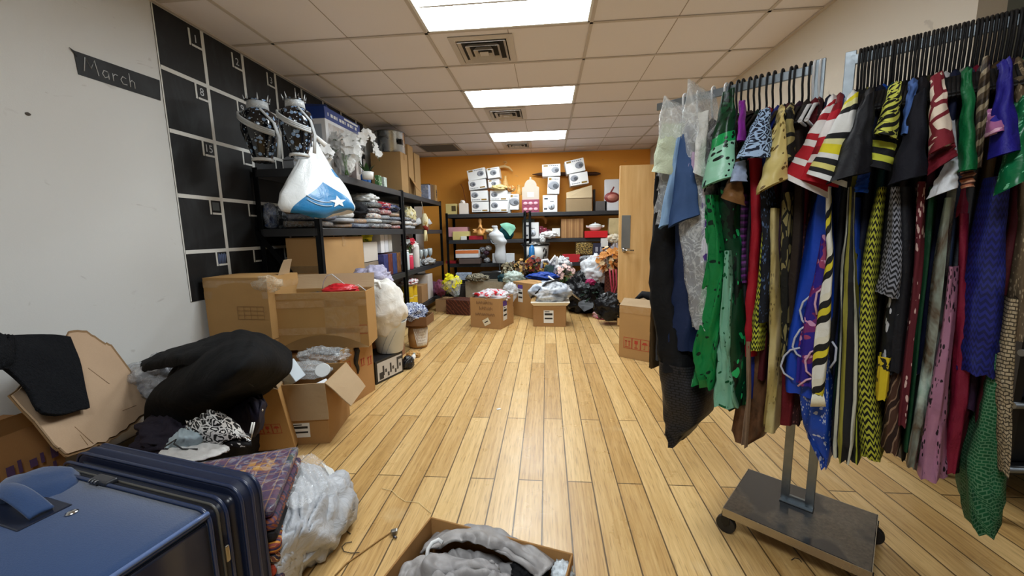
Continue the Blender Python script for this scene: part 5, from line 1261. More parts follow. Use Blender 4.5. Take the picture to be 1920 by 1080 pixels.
build('body', MB().tube([c+Vector((.05, -.03, .03)), c+Vector((.06, .02, .07)), c+Vector((.062, .03, .09))], [.022, .022, .01], 12), WHITE, o); build('cap', MB().tube([c+Vector((.062, .03, .09)), c+Vector((.064, .035, .1))], .012, 10), plain('#99aaaa', .4), o)
heap('tan_cloth', 'tan ribbon scraps at the foot of the lattice basket', 'ribbon', aZ(775, 665, .02), (.06, .05, .035), cloth('#c79b5c', .6), .4, 3, 6, .5)
# ------------------------------------------------------------------ goods on the back shelves
B1, B2, B3, B4 = [z+.001 for z in BZ]
YS = 7.26
def bbox(name, label, cat, px0, px1, ptop, zb, y=YS, d=.25, mat=None, **k):
    a, b = aY(px0, 400, y), aY(px1, 400, y); c = Vector(((a.x+b.x)/2, y, 0)); t_ = zat(c, ptop)
    return carton(name, label, cat, Vector((a.x, y, zb)), (EX, EY, EZ), b.x-a.x, d, t_-zb, mat or board(), seams=False, **k)
POTW = plain('#e7e8e8', .45)
def potbox(label, q, y, d=.30, style=0, group='white cookware boxes on the back shelf'):
    # q: pixel corners of the face  bl br tr tl
    P = [aY(x, yy, y) for x, yy in q]
    e1 = (P[1]-P[0]+P[2]-P[3]).normalized(); w = ((P[1]-P[0]).length+(P[2]-P[3]).length)/2; h = ((P[3]-P[0]).length+(P[2]-P[1]).length)/2
    e1 = Vector((e1.x, 0, e1.z)).normalized(); e3 = Vector((-e1.z, 0, e1.x)); E = (e1, EY.copy(), e3)
    o = carton('cookware_box', label, 'box', P[0], E, w, d, h, POTW, seams=False, group=group, bevel=.003)
    F = fc(o, 'front'); b = MB(); gx = {0: .25, 1: .72, 2: .5}[style]; gy = .6 if style == 0 else .5
    c = F[0]+F[1]*(w*gx)+F[2]*(h*gy)+F[3]*.001
    m = Matrix((F[1], F[2], F[3])).transposed(); r = h*.27
    b.lathe([(r, 0), (r, .0015), (r*.72, .002), (0, .002)], c, 20, m, 1.25, .95); pp = build('printed_pot', b, plain('#8b8f97', .4), o)
    b = MB().lathe([(r*.62, .0022), (r*.55, .003), (0, .003)], c+F[1]*r*.38-F[2]*r*.12, 14, m, .9, .8); build('printed_shade', b, plain('#4e525a', .5), pp)
    b = MB()
    if style == 0: onface(b, F, w*.62, w*.92, h*.08, h*.22, .001, .001)
    else: onface(b, F, w*.08, w*.32, h*.80, h*.94, .001, .001)
    build('brand_patch', b, plain('#8a6a22', .5), o)
    b = MB(); v = .12 if style == 0 else .84; u0, u1 = (.08, .55) if style == 0 else (.38, .9)
    for k in range(5): onface(b, F, w*(u0+(u1-u0)*k/5), w*(u0+(u1-u0)*(k+.75)/5), h*v, h*(v+.06), .0008, .001)
    build('lettering', b, plain('#6b7078', .6), o)
    return o
PB = [('white cookware box at the bottom of the leaning left stack', ((885, 398), (917, 397), (914, 378), (883, 379)), 0),
      ('white cookware box second from the bottom of the leaning left stack', ((883, 378), (915, 376), (912, 357), (880, 358)), 0),
      ('white cookware box third from the bottom of the leaning left stack', ((880, 357), (913, 353), (910, 335), (878, 341)), 0),
      ('white cookware box on top of the leaning left stack', ((879, 340), (912, 333), (906, 314), (873, 321)), 1),
      ('white cookware box at the bottom beside the leaning left stack', ((919, 397), (954, 397), (950, 377), (918, 377)), 0),
      ('white cookware box second up beside the leaning left stack', ((919, 376), (953, 375), (950, 357), (919, 357)), 0),
      ('white box with dark print, third up beside the leaning left stack', ((916, 352), (936, 349), (934, 336), (912, 337)), 2),
      ('tilted white box with small dark mark, top beside the leaning left stack', ((915, 335), (935, 333), (933, 313), (908, 318)), 2)]
for l, q, st in PB: potbox(l, q, 7.30, style=st)
potbox('upright white machine box by the centre post of the back shelves', ((956, 393), (972, 393), (970, 364), (953, 364)), 7.28, .2, 2)
potbox('white cookware box on top of the white column, right shelf', ((1017, 331), (1050, 330), (1049, 307), (1014, 310)), 7.28, .3, 1)
potbox('upright white box in the middle of the white column, right shelf', ((1026, 363), (1049, 364), (1049, 332), (1027, 332)), 7.28, .25, 2)
potbox('tilted white cookware box topmost on the right pile', ((1063, 327), (1098, 320), (1091, 296), (1056, 305)), 7.28, .3, 1)
potbox('white cookware box second on the right pile above the grey carton', ((1070, 349), (1103, 343), (1101, 321), (1066, 327)), 7.28, .3, 0)
q = bbox('appliance_carton', 'white appliance carton with kettle picture at the base of the white column', 'box', 1018, 1045, 366, B1, mat=POTW)
def kettle_print(q):
    F = fc(q, 'front'); w, h = F[4], F[5]; b = MB()
    m = Matrix((F[1], F[2], F[3])).transposed(); c = F[0]+F[1]*w*.6+F[2]*h*.33+F[3]*.001
    b.lathe([(h*.2, 0), (h*.2, .001), (0, .0012)], c, 16, m); p = build('printed_kettle', b, plain('#b8bec6', .4), q)
    b = MB(); onface(b, F, w*.57, w*.63, h*.25, h*.38, .001, .003); onface(b, F, w*.5, w*.75, h*.62, h*.65, .001, .002); onface(b, F, w*.1, w*.35, h*.75, h*.85, .001, .002); onface(b, F, w*.08, w*.3, h*.15, h*.25, .001, .002); build('dark_print', b, plain('#454a54', .5), p)
kettle_print(q)
# grey carton with half-open lid
c = bbox('cardboard_box', 'grey brown carton with folded lid under the right pile of white boxes', 'box', 1062, 1110, 371, B1, d=.32, mat=board('#a38d6c'))
F = fc(c, 'front'); b = MB(); T0 = F[0]+F[2]*F[5]; w = F[4]
b.hexa([T0+F[3]*.004, T0+F[1]*w+F[3]*.004, T0+F[1]*w+F[3]*.01, T0+F[3]*.01, T0+F[1]*.0+F[2]*.10-F[3]*.04, T0+F[1]*w*1.0+F[2]*.22-F[3]*.05, T0+F[1]*w+F[2]*.22-F[3]*.044, T0+F[2]*.10-F[3]*.034]); build('flap', b, board('#c2ad8a'), c)
# long dark tool across the wall behind
solo('wooden_paddle', MB().tube([aY(x, 327-(x-1000)*.01, 7.74) for x in (998, 1012, 1030, 1118, 1126)], [.006, .03, .036, .036, .012], 8), plain('#4a2a16', .6), 'dark brown wooden paddle lying behind the white boxes against the orange wall', 'paddle')
# picture leaning by the door
c = bbox('fruit_carton', 'tall white carton with red fish-shaped picture next to the door', 'box', 1134, 1160, 336, B1, d=.12, mat=plain('#d9dbe0', .45))
F = fc(c, 'front'); b = MB(); w, h = F[4], F[5]; m = Matrix((F[1], F[2], F[3])).transposed()
b.lathe([(h*.2, 0), (h*.2, .001), (0, .0015)], F[0]+F[1]*w*.5+F[2]*h*.42+F[3]*.001, 18, m, 1.25, .85); pp = build('red_picture', b, plain('#8c3a38', .5), c)
b = MB(); b.lathe([(h*.14, .0015), (h*.14, .002), (0, .0025)], F[0]+F[1]*w*.55+F[2]*h*.42+F[3]*.001, 14, m, 1.2, .8); build('picture_highlight', b, plain('#c07a6c', .5), pp)
b = MB(); b.hexa([F[0]+F[1]*w*u+F[2]*h*v+F[3]*dd for dd in (.001, .002) for u, v in ((.3, .55), (.45, .55), (.68, .75), (.6, .77))]); build('red_handle', b, plain('#7d2c2c', .5), pp)
bbox('grey_case', 'small dark grey case on the top back shelf beside the fish carton', 'case', 1117, 1138, 377, B1, d=.15, mat=plain('#5a5654', .5))
bbox('dark_box', 'tiny dark box between the grey carton and the grey case', 'box', 1112, 1116, 355, B1, y=7.5, d=.1, mat=plain('#2c2624', .5))
# left end of the top back shelf
c = bbox('gold_box', 'small pale gold box at the left end of the top back shelf', 'box', 836, 856, 382, B1, d=.16, mat=plain('#d2c07e', .4))
b = MB(); F = fc(c, 'front'); onface(b, F, F[4]*.55, F[4]*.95, F[5]*.3, F[5]*.8, .001, .001); build('dark_bow', b, plain('#4a3c1a', .5), c)
c = bbox('white_pouch', 'small white carton with crumpled top beside the pale gold box', 'box', 861, 877, 381, B1, d=.12, mat=plain('#e6dcd2', .5))
heap('crumpled_top', 'x', 'x', pt(*FR[c.name][:2], FR[c.name][2]*.4, .05, FR[c.name][4]+.02), (.04, .04, .035), cloth('#e9e0d8', .6), .3, 3, 2, .4, parent=c)
solo('gold_stick', MB().tube([aY(864, 372, 7.4), aY(866, 378, 7.4), aY(870, 392, 7.4)], .006, 6), plain('#a06a2a', .5), 'thin gold stick rising behind the white crumpled carton', 'stick')
solo('gold_stick', MB().tube([aY(864, 345, 7.5), aY(868, 353, 7.5), aY(878, 398, 7.5)], .008, 6), plain('#9a4f20', .5), 'thin reddish stick leaning against the orange wall', 'stick')
# egg carton of pink sweets with open lid
c = bbox('sweet_box', 'pink checked sweet box with white scalloped lid, right of the centre post', 'box', 979, 1011, 374, B1, d=.14, mat=plain('#8c3a55', .5))
F = fc(c, 'front'); b = MB(); w, h = F[4], F[5]; m = Matrix((F[1], F[2], F[3])).transposed()
for i in range(3):
    for j in range(2): build('pink_sweet', MB().lathe([(w*.12, 0), (w*.12, .003), (w*.07, .008), (0, .008)], F[0]+F[1]*w*(.2+.3*i)+F[2]*h*(.25+.45*j)+F[3]*.001, 12, m, 1.1, .8), plain('#e6a9b4', .4), c)
lid = MB(); n = 14
P = [(0, 0), (w, 0), (w, w*.72)]+[(w*.5+w*.36*cos(pi*k/n), w*.78+w*.40*sin(pi*k/n)) for k in range(n+1)]+[(0, w*.72)]
o_ = F[0]+F[2]*h+EY*.10
lid.prism(P, lambda a, q: o_+F[1]*a+F[2]*q, lambda a, q: o_+F[1]*a+F[2]*q-EY*.012); build('open_lid', lid, plain('#bfb5a6', .7), c)
lid = MB(); onface(lid, (o_-EY*.012, F[1], F[2], -EY), w*.3, w*.7, w*.15, w*.45, .001, .001); build('lid_picture', lid, plain('#cfc9c4', .5), c)
solo('lid_knob', MB().blob(o_+F[1]*w*.5+F[2]*w*1.22, (.02, .015, .03), .1, 2, 1, 12, 8), plain('#bfb5a6', .7), 'small white knob above the scalloped lid', 'knob')
# wooden hanger on the orange wall
hc = aY(946, 318, 7.70); o = thing('coat_hanger', 'pale wooden coat hanger hung on the orange wall', 'hanger', hc)
build('arms', MB().tube([aY(x, y, 7.70) for x, y in ((930, 318), (938, 313), (946, 312), (954, 314), (961, 321))], [.012, .022, .024, .022, .012], 8), plain('#ecc98e', .5), o)
build('hook', MB().tube([aY(946, 312, 7.70), aY(946, 308, 7.70), aY(951, 305, 7.70), aY(949, 303, 7.70), aY(944, 304, 7.70)], .005, 6), plain('#e6c890', .4), o)
solo('wall_nail', MB().tube([aY(946, 304, 7.70), aY(946, 304, 7.82)], .004, 6), metal('#888888', .4), 'nail holding the wooden coat hanger', 'nail')
# gold net cones and bows
GN = film('#d9b26a', .45, .4, 20)
for k, (x, y0_, y1_, l) in enumerate(((948, 330, 358, 'gold net cone beside the stack of white boxes'), (973, 347, 366, 'small gold net pouch near the centre post'))):
    a, b_ = aY(x, y1_, 7.42), aY(x, y0_, 7.42); 
    solo('net_cone', MB().lathe([(.075-.02*k, 0), (.06-.015*k, (b_.z-a.z)*.4), (.02, (b_.z-a.z)*.9), (.03, b_.z-a.z)], a, 18), GN, l, 'net')
heap('gold_bow', 'pale gold satin bow on the white boxes', 'ribbon', aY(936, 352, 7.3), (.12, .07, .045), cloth('#e0c98a', .35), .4, 2.6, 3, .5)
heap('gold_bow', 'small gold and rust bow right of the white boxes', 'ribbon', aY(958, 354, 7.36), (.07, .06, .05), pat('splat', ('#b5793a', '#e2c98e'), 16), .4, 2.6, 6, .5)
bbox('white_carton', 'white carton standing behind the machine box near the centre post', 'box', 951, 958, 358, B1, y=7.36, d=.2, mat=POTW)
# second level
bbox('pink_box', 'dusty pink flat box with ribbon on top, left of the second back shelf', 'box', 837, 875, 426, B2+.06, d=.22, mat=plain('#c9929a', .5))
bbox('yellow_box', 'cream yellow box under the dusty pink box', 'box', 847, 878, 434, B2, y=7.24, d=.2, mat=plain('#d8c983', .5))
bbox('brown_box', 'dark brown box behind the dusty pink one', 'box', 836, 846, 436, B2, y=7.3, d=.2, mat=plain('#4a2c1c', .5))
bbox('red_box', 'crimson flat box under the gold figurine', 'box', 873, 903, 442, B2, y=7.24, d=.2, mat=plain('#a3182c', .4))
bbox('white_paper', 'white folded paper before the cream yellow box', 'paper', 862, 873, 443, B2, y=7.22, d=.02, mat=PAPER)
c = aY(901, 441, 7.28); o = thing('gold_figurine', 'gold winged angel figurine on the crimson box', 'figurine', c)
GD = plain('#dca25c', .35, 0, .6)
build('body', MB().lathe([(.075, 0), (.06, .05), (.03, .12), (.036, .17), (.018, .2), (.03, .23), (.034, .265), (.02, .3), (0, .31)], c, 20), GD, o)
for s in (-1, 1): build('wing', MB().grid(lambda u, v: c+Vector((s*(.02+.11*u+.02*sin(v*9)*u), .01*sin(u*3), .03+.09*v*(1-.3*u)+.02*u)), 8, 6), GD, o, solid=.01)
build('arms', MB().tube([c+Vector((-.06, -.03, .1)), c+Vector((0, -.05, .16)), c+Vector((.06, -.03, .1))], .012, 8), GD, o)
heap('cream_bow', 'cream ribbon bow right of the gold figurine', 'ribbon', aY(920, 433, 7.26), (.08, .05, .035), cloth('#e8d3ad', .5), .35, 2.6, 4, .4)
bbox('dark_carton', 'dark greyish carton under the cream bow', 'box', 911, 926, 438, B2, d=.2, mat=plain('#5a4a3c', .5))
heap('teal_cushion', 'round dark teal cushion with mint trim next to the centre post', 'cushion', aY(950, 436, 7.3), (.13, .1, .14), cloth('#12505a', .6), .1, 2, 4, .15)
o = thing('mint_cloth', 'mint green cloth draped over the teal cushion', 'cloth', aY(952, 430, 7.19))
b = MB(); sheet(b, [[aY(x, y, 7.17) for x, y in ((938, 420), (950, 418), (964, 422))], [aY(x, y, 7.16) for x, y in ((940, 425), (953, 425), (966, 428))], [aY(x, y, 7.17) for x, y in ((949, 432), (956, 434), (963, 434))], [aY(x, y, 7.17) for x, y in ((955, 441), (956.5, 443), (958, 441))]], 20, 20, .012, 9, 3); build('body', b, cloth('#8fd3b8', .5), o, solid=.008)
# white torso on a stand
c = aY(937, 503, 7.0); zb = .72
o = thing('torso_display', 'white headless torso display bust on a small stand', 'mannequin', Vector((c.x, 7.0, zat(Vector((c.x, 7.0, 0)), 509))))
b0 = o.location.copy(); zz = lambda y: zat(Vector((c.x, 7.0, 0)), y)-b0.z
prof = [(.085, zz(493), .03), (.105, zz(487), .02), (.108, zz(479), .01), (.092, zz(470), .02), (.088, zz(463), .02), (.105, zz(455), 0), (.125, zz(448), -.03), (.135, zz(441), -.05), (.115, zz(437), -.055), (.06, zz(433.5), -.05), (.043, zz(430), -.055), (.042, zz(427), -.065), (.055, zz(424.5), -.075), (.045, zz(423), -.075), (.0, zz(423), -.075)]
def tor(u, v):
    k = v*(len(prof)-1); i = min(int(k), len(prof)-2); f = k-i
    r = prof[i][0]+(prof[i+1][0]-prof[i][0])*f; z = prof[i][1]+(prof[i+1][1]-prof[i][1])*f; dx = prof[i][2]+(prof[i+1][2]-prof[i][2])*f
    a = tau*u; k2 = 1.0
    for a_, w_ in ((5.1, .42), (6.0, .42)):
        da = (a-a_+pi) % tau-pi; k2 += .42*math.exp(-(da/w_)**2-((z-zz(453))/.05)**2)
    return b0+Vector((dx+r*cos(a)*k2, r*.68*sin(a)*k2, z))
build('torso', MB().grid(tor, 32, 44, cu=True), plain('#c4c8cc', .4), o)
build('pole', MB().tube([b0+EZ*.01, b0+EZ*zz(488)], .012, 10), metal('#9aa0a5', .3), o)
build('base', MB().lathe([(.0, 0), (.15, 0), (.15, .008), (.02, .018), (0, .018)], b0, 28), metal('#8d9296', .35), o)
build('necklace', MB().tube([b0+Vector((-.05+.075*cos(a)-.01, -.075-.015*sin(a), zz(450)+.07*sin(a))) for a in [pi+pi*k/12 for k in range(13)]], .006, 6), plain('#9da8b2', .4), o)
build('round_badge', MB().lathe([(.02, 0), (.02, .008), (0, .01)], b0+Vector((-.14, -.055, zz(449))), 14, rotx(pi/2)), plain('#3a3f44', .4), o)
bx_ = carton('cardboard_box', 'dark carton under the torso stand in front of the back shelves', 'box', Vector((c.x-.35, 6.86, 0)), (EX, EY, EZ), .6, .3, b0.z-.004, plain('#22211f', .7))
# third level left bay
c = bbox('shoe_box', 'open white and orange shoe box with sagging brown lower box', 'box', 851, 895, 469, B3+.11, y=7.12, d=.25, mat=plain('#e2e5e8', .5))
b = MB(); F = fc(c, 'front'); onface(b, F, 0, F[4], F[5]*.55, F[5]*.98, .001, .001); build('orange_band', b, plain('#d8783c', .5), c)
b = MB(); onface(b, fc(c, 'top'), .02, F[4]-.02, .02, .22, .001, .001); build('paper_lining', b, PAPER, c)
c = bbox('shoe_box', 'sagging dark brown box under the white and orange one', 'box', 857, 898, 485, B3, y=7.10, d=.25, mat=plain('#5a4a44', .6))
bbox('red_box', 'small red box low at the left corner of the back shelves', 'box', 832, 851, 489, B3, y=7.22, d=.2, mat=plain('#b02430', .4))
bbox('white_board', 'white flat board behind the torso', 'board', 921, 963, 475, B3, y=7.24, d=.04, mat=plain('#d4d8dc', .5))
for k in range(5): heap('small_charm', ['silver charm bundle left of the torso, topmost', 'plum charm bundle left of the torso', 'white bead bundle left of the torso', 'dark charm bundle left of the torso', 'grey bead bundle, lowest left of the torso'][k], 'trinkets', aY((905, 912, 916, 907, 913)[k], (468, 474, 465, 480, 488)[k], 7.3), (.05, .05, .04), plain(('#8d8d92', '#4a2a3c', '#d5d3cf', '#2c2626', '#9b9ca0')[k], .4), .4, 3, k, .5)
# right bay
c = bbox('picture_frame_box', 'white square carton with kettle picture on the second back shelf', 'box', 981, 1010, 417, B2, d=.22, mat=POTW); kettle_print(c)
bbox('green_tin', 'grey green flat tin behind the kettle carton', 'tin', 979, 1002, 411, B2, y=7.5, d=.15, mat=plain('#7c8572', .5))
solo('rolled_fabric', MB().tube([aY(985, 408, 7.5), aY(1000, 407, 7.5), aY(1018, 407, 7.5), aY(1023, 412, 7.48), aY(1023, 420, 7.48)], [.03, .034, .034, .034, .02], 10), cloth('#d9964e', .6), 'orange tan roll lying high behind the kettle carton', 'fabric roll')
for k in range(3): bbox('gift_bag', ['maroon little gift bag next to the kettle carton', 'dark red little gift bag, second from the kettle carton', 'wine little gift bag, third from the kettle carton'][k], 'gift bag', 1011+7*k, 1018+7*k, 424+3*k, B2, y=7.3, d=.1, mat=pat('splat', (('#6d1f33', '#8c2236', '#5c2038')[k], '#c98f98'), 16, .5))
bbox('white_card', 'white upright card on the second back shelf, left of the brown box', 'card', 1035, 1050, 428, B2+.03, y=7.24, d=.05, mat=PAPER)
heap('white_bow', 'white ribbon bows spilling over the second back shelf edge', 'ribbon', aY(1029, 440, 7.17), (.13, .06, .05), cloth('#e9eaea', .5), .45, 3, 4, .5)
heap('white_bow', 'small white ribbon tail hanging off the second back shelf', 'ribbon', aY(1017, 447, 7.16), (.05, .04, .07), cloth('#e2e5e6', .5), .4, 3, 8, .5)
c = bbox('cardboard_box', 'brown wood-look box in the middle of the second back shelf', 'box', 1052, 1094, 410, B2, d=.28, mat=pat('vstripes', ('#9a7048', '#b08657', '#a67c50', '#bb9160', '#946a42'), 9, .6))
# white tureen on red gift box
c = bbox('red_gift_box', 'bright red flat gift box tilted over the shelf edge', 'box', 1097, 1140, 433, B2, y=7.14, d=.3, mat=plain('#d2202a', .35))
ct = aY(1116, 432, 7.28); ct.z = FR[c.name][0].z+FR[c.name][4]+.002
o = thing('tureen', 'white lidded tureen with side handles on the red gift box', 'tureen', ct)
build('bowl', MB().lathe([(.06, 0), (.09, .02), (.115, .07), (.118, .085), (.10, .08), (.08, .03)], ct, 26), plain('#e9e9e6', .2), o)
build('lid', MB().lathe([(.118, .088), (.10, .11), (.05, .128), (.015, .132), (.012, .15), (.0, .152)], ct, 26), plain('#e9e9e6', .2), o)
for s in (-1, 1): build('handle', MB().tube([ct+Vector((s*.11, 0, .08)), ct+Vector((s*.16, 0, .09)), ct+Vector((s*.155, 0, .07)), ct+Vector((s*.11, 0, .06))], .01, 8), plain('#e9e9e6', .2), o)
bbox('straw_basket', 'cream straw bag standing by the door on the second back shelf', 'bag', 1143, 1164, 409, B2, y=7.2, d=.2, mat=cloth('#cdbb8e', .8))
heap('cream_flowers', 'cream artificial flowers under the straw bag by the door', 'flowers', aY(1152, 448, 7.14), (.12, .08, .07), pat('specks', ('#e6dcc6', '#c9a778'), 30), .4, 3, 4, .5)
bbox('white_box', 'small white box before the cream flowers', 'box', 1128, 1141, 447, B3+.27, y=7.1, d=.12, mat=PAPER)
# third level right bay
c = aY(1005, 490, 7.24); o = thing('printed_bin', 'white printed bin with black rim full of odds and ends', 'bin', Vector((c.x, 7.36, B3)))
zt_ = zat(Vector((c.x, 7.24, 0)), 459)-B3; cb2 = Vector((c.x, 7.38, B3))
build('body', MB().lathe([(.20, 0), (.215, .01), (.235, zt_)], cb2, 30), plain('#dcdbd7', .5), o); build('black_rim', MB().lathe([(.236, zt_-.02), (.242, zt_-.01), (.24, zt_+.006), (.22, zt_)], cb2, 30), BLACKM, o)
b = MB()
for k, (a, z0_, z1_) in enumerate(((-1.0, .06, .16), (-.98, .2, .26), (-.8, .1, .24), (-.72, .12, .2), (-2.3, .08, .14))): b.tube([cb2+Vector((.237*cos(a+.04*i), .237*sin(a+.04*i), z0_+(z1_-z0_)*i/3)) for i in range(4)], .01, 5)
build('black_print', b, INK, o)
heap('bin_goods', 'white and grey crumpled goods filling the printed bin', 'goods', cb2+EZ*(zt_+.01), (.2, .18, .06), pat('splat', ('#cfccc6', '#4a4c50', '#e8e6e2'), 14), .4, 2.8, 4, .5)
solo('blue_bottle', MB().tube([aY(996, 488, 7.1), aY(997, 478, 7.1), aY(997, 465, 7.12), aY(998, 460, 7.13)], [.05, .055, .05, .02], 14), plain('#1f6fae', .35), 'bright blue bottle leaning on the printed bin', 'bottle')
c = bbox('red_box', 'red box lying tilted on the third back shelf', 'box', 1054, 1088, 477, B3, y=7.2, d=.2, mat=plain('#c0222c', .4))
heap('clear_wrap', 'clear crumpled wrap right of the tilted red box', 'plastic', aY(1100, 486, 7.22), (.12, .1, .06), film('#c9cdd4', .35), .4, 3, 4, .6)
b = bbox('leopard_box', 'leopard print box hanging high on the third back shelf', 'box', 1080, 1112, 455, B3+.14, y=7.2, d=.2, mat=pat('leopard', ('#b99a55', '#2c2012', '#d9c48c'), 22, .5))
bbox('support_carton', 'dark carton under the leopard print box', 'box', 1082, 1110, 481, B3, y=7.26, d=.18, mat=plain('#3a2a22', .6))
c = bbox('navy_box', 'dark navy box with silver lettering by the door', 'box', 1113, 1146, 456, B3+.12, y=7.14, d=.22, mat=plain('#2a2b42', .4))
b = MB(); F = fc(c, 'front')
for k in range(3): onface(b, F, F[4]*(.12+.27*k), F[4]*(.27+.27*k), F[5]*.3, F[5]*.7, .001, .001)
build('lettering', b, plain('#a5a8b5', .4), c)
bbox('support_carton', 'grey carton under the dark navy box', 'box', 1114, 1150, 481, B3, y=7.24, d=.18, mat=plain('#6a625c', .6))
heap('clear_wrap', 'clear wrap right of the dark navy box by the door', 'plastic', aY(1155, 470, 7.1), (.07, .08, .12), film('#cfc8ce', .4), .4, 3, 9, .6)
# bottom level cartons (dark, behind the floor heap)
bbox('cardboard_box', 'brown box low on the bottom back shelf behind the pink roses', 'box', 1053, 1100, 512, B4, y=7.23, d=.3, mat=board('#957650'))
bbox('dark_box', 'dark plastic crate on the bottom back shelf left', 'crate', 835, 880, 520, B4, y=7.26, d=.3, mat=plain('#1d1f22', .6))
# ------------------------------------------------------------------ heap on the floor in front of the back shelves
def floorbox(name, label, cat, bl, br, ptop, d, mat=None, zb=.001, **k):
    a, b = aZ(bl[0], bl[1], zb), aZ(br[0], br[1], zb); E = fr(a, b); h = zat((a+b)/2, ptop)-zb
    return carton(name, label, cat, a, E[:3], E[3], d, h, mat or board(), **k)
q1 = floorbox('cardboard_box', 'open brown box with handwriting and tilted white sticker, front left of the back heap', 'box', (883, 613), (939, 618), 559, .42, board('#b98f5e'), opened=True, group='brown boxes on the back floor')
F = fc(q1, 'front'); b = MB(); 
for row, (u0, n, s) in enumerate(((.10, 7, .03), (.14, 5, .035), (.08, 9, .028))):
    for k in range(n):
        x = u0+k*s*1.15; v = F[5]*(.82-.19*row)-.01
        b.tube([F[0]+F[3]*.002+F[1]*(x+dx*s)+F[2]*(v+dy*s*1.5) for dx, dy in ((0, 0), (.1+.2*(k % 2), .9), (.45, .3*(k % 3)), (.8, .7), (.8, 0))], .0022, 4)
build('handwriting', b, plain('#6b4a34', .8), q1)
paper(q1, 'front', .19, .29, .045, .13, rot=.5, bars=((.2, .8, .45, .6),), mat=plain('#e6dfc6', .6), name='sticker')
paper(q1, 'right', .08, .2, .1, .29, band=.07)
heap('red_toy', 'red, white and pink wrapped goods filling the handwritten box', 'goods', pt(*FR[q1.name][:2], .24, .18, .40), (.2, .15, .08), pat('splat', ('#d5d3d8', '#c4202c', '#e6b4bc', '#8f8f9a'), 9), .35, 2.4, 6, .5)
q2 = floorbox('cardboard_box', 'brown box with purple banded label, middle of the back heap', 'box', (963, 590), (1004, 600), 530, .34, board('#b48a56'), group='brown boxes on the back floor')
paper(q2, 'front', .12, .23, .22, .42, band=.06)
q3 = floorbox('cardboard_box', 'brown box under a white tray with long white label, front right of the back heap', 'box', (1000, 612), (1061, 613), 574, .36, board('#a98052'), group='brown boxes on the back floor')
paper(q3, 'front', .14, .27, .05, .22)
O3, E3, w3, d3, h3 = FR[q3.name]
o = thing('white_tray', 'white flaring tray lid on the front right brown box', 'tray', O3+E3[0]*w3/2+E3[1]*d3/2+EZ*(h3+.002))
b = MB(); oo = o.location
b.hexa([oo+Vector(p) for p in ((-.22, -.18, 0), (.22, -.18, 0), (.22, .18, 0), (-.22, .18, 0), (-.26, -.22, .05), (.26, -.22, .05), (.26, .22, .05), (-.26, .22, .05))]); build('body', b, plain('#e6dfd0', .6), o, bevel=.006)
b = MB(); b.hexa([oo+Vector(p) for p in ((-.26, -.12, .05), (-.2, -.12, .05), (-.2, .2, .05), (-.26, .2, .05), (-.17, -.05, .30), (-.11, -.02, .30), (-.11, .2, .28), (-.17, .2, .28))]); build('flap', b, board('#cda872'), o)
heap('grey_blanket', 'marbled blue grey satin blanket heaped on the white tray', 'blanket', oo+EZ*.15, (.26, .2, .145), pat('mottle', ('#39404c', '#98a3b3', '#dfe5ec', '#5c6675'), 5, .4), .2, 1.8, 8, .25, nu=60, nv=36)
b = MB().tube([oo+Vector((-.25, -.08, .09)), oo+Vector((-.16, -.15, .19)), oo+Vector((-.05, -.1, .30)), oo+Vector((.1, -.06, .33)), oo+Vector((.24, .0, .15))], .016, 8)
solo('black_strap', b, BLACKM, 'black strap across the blue grey blanket', 'strap')
floorbox('patterned_box', 'dark brown floral gift box on the floor left of the handwritten box', 'box', (837, 589), (880, 592), 563, .3, pat('waves', ('#4a241c', '#24110d', '#6b3a2a'), 9, .5))
floorbox('cardboard_box', 'small plain tan box at the shelf corner left of the floral box', 'box', (817, 584), (838, 585), 562, .3, board('#a88660'), group='brown boxes on the back floor')
yb = bouquet('yellow_flowers', 'yellow artificial flower bunch in clear film by the left shelf corner', aY(846, 531, 6.2), .15, cloth('#e3d91e', .6), 60, .042, stem_to=aY(858, 556, 6.15), wrap=film(a=.28), leafc='#6a6a2a')
q4 = floorbox('storage_bag', 'grey beige storage box behind the handwritten box', 'box', (874, 578), (950, 580), 528, .35, cloth('#a0957f', .8, .5), opened=True)
heap('striped_cloth', 'black and cream cloth on the grey beige storage box', 'cloth', aY(895, 521, 6.5), (.16, .12, .06), pat('waves', ('#26241f', '#cfc4a8', '#6b6552'), 9), .35, 2.6, 3, .5)
bbox('blue_pack', 'pale blue printed pack behind the yellow flowers', 'box', 850, 879, 512, .45, y=6.75, d=.1, mat=pat('mottle', ('#6d87ad', '#b8c6da', '#3f577d'), 9, .4))
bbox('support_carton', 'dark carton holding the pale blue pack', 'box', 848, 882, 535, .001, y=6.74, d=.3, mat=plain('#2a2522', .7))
heap('pink_bag', 'dusty pink bag beside the yellow flowers', 'bag', aY(826, 540, 6.4), (.08, .08, .12), cloth('#7d3f58', .6), .3, 2.4, 4, .4)
heap('silver_balloon', 'crumpled silver clear ball between the brown boxes', 'plastic', aY(957, 547, 5.75), (.10, .1, .115), film('#e3e8ec', .45, .1, 10), .25, 2.6, 5, .5)
heap('mint_plastic', 'pale mint crumpled plastic above the silver ball', 'plastic', aY(963, 521, 6.3), (.14, .12, .09), film('#cfe0d6', .5, .2, 10), .3, 2.6, 7, .5)
heap('teal_cloth', 'dark teal cloth behind the mint plastic', 'cloth', aY(949, 524, 6.5), (.12, .1, .1), cloth('#1c3c44', .7), .3, 2.6, 9, .4)
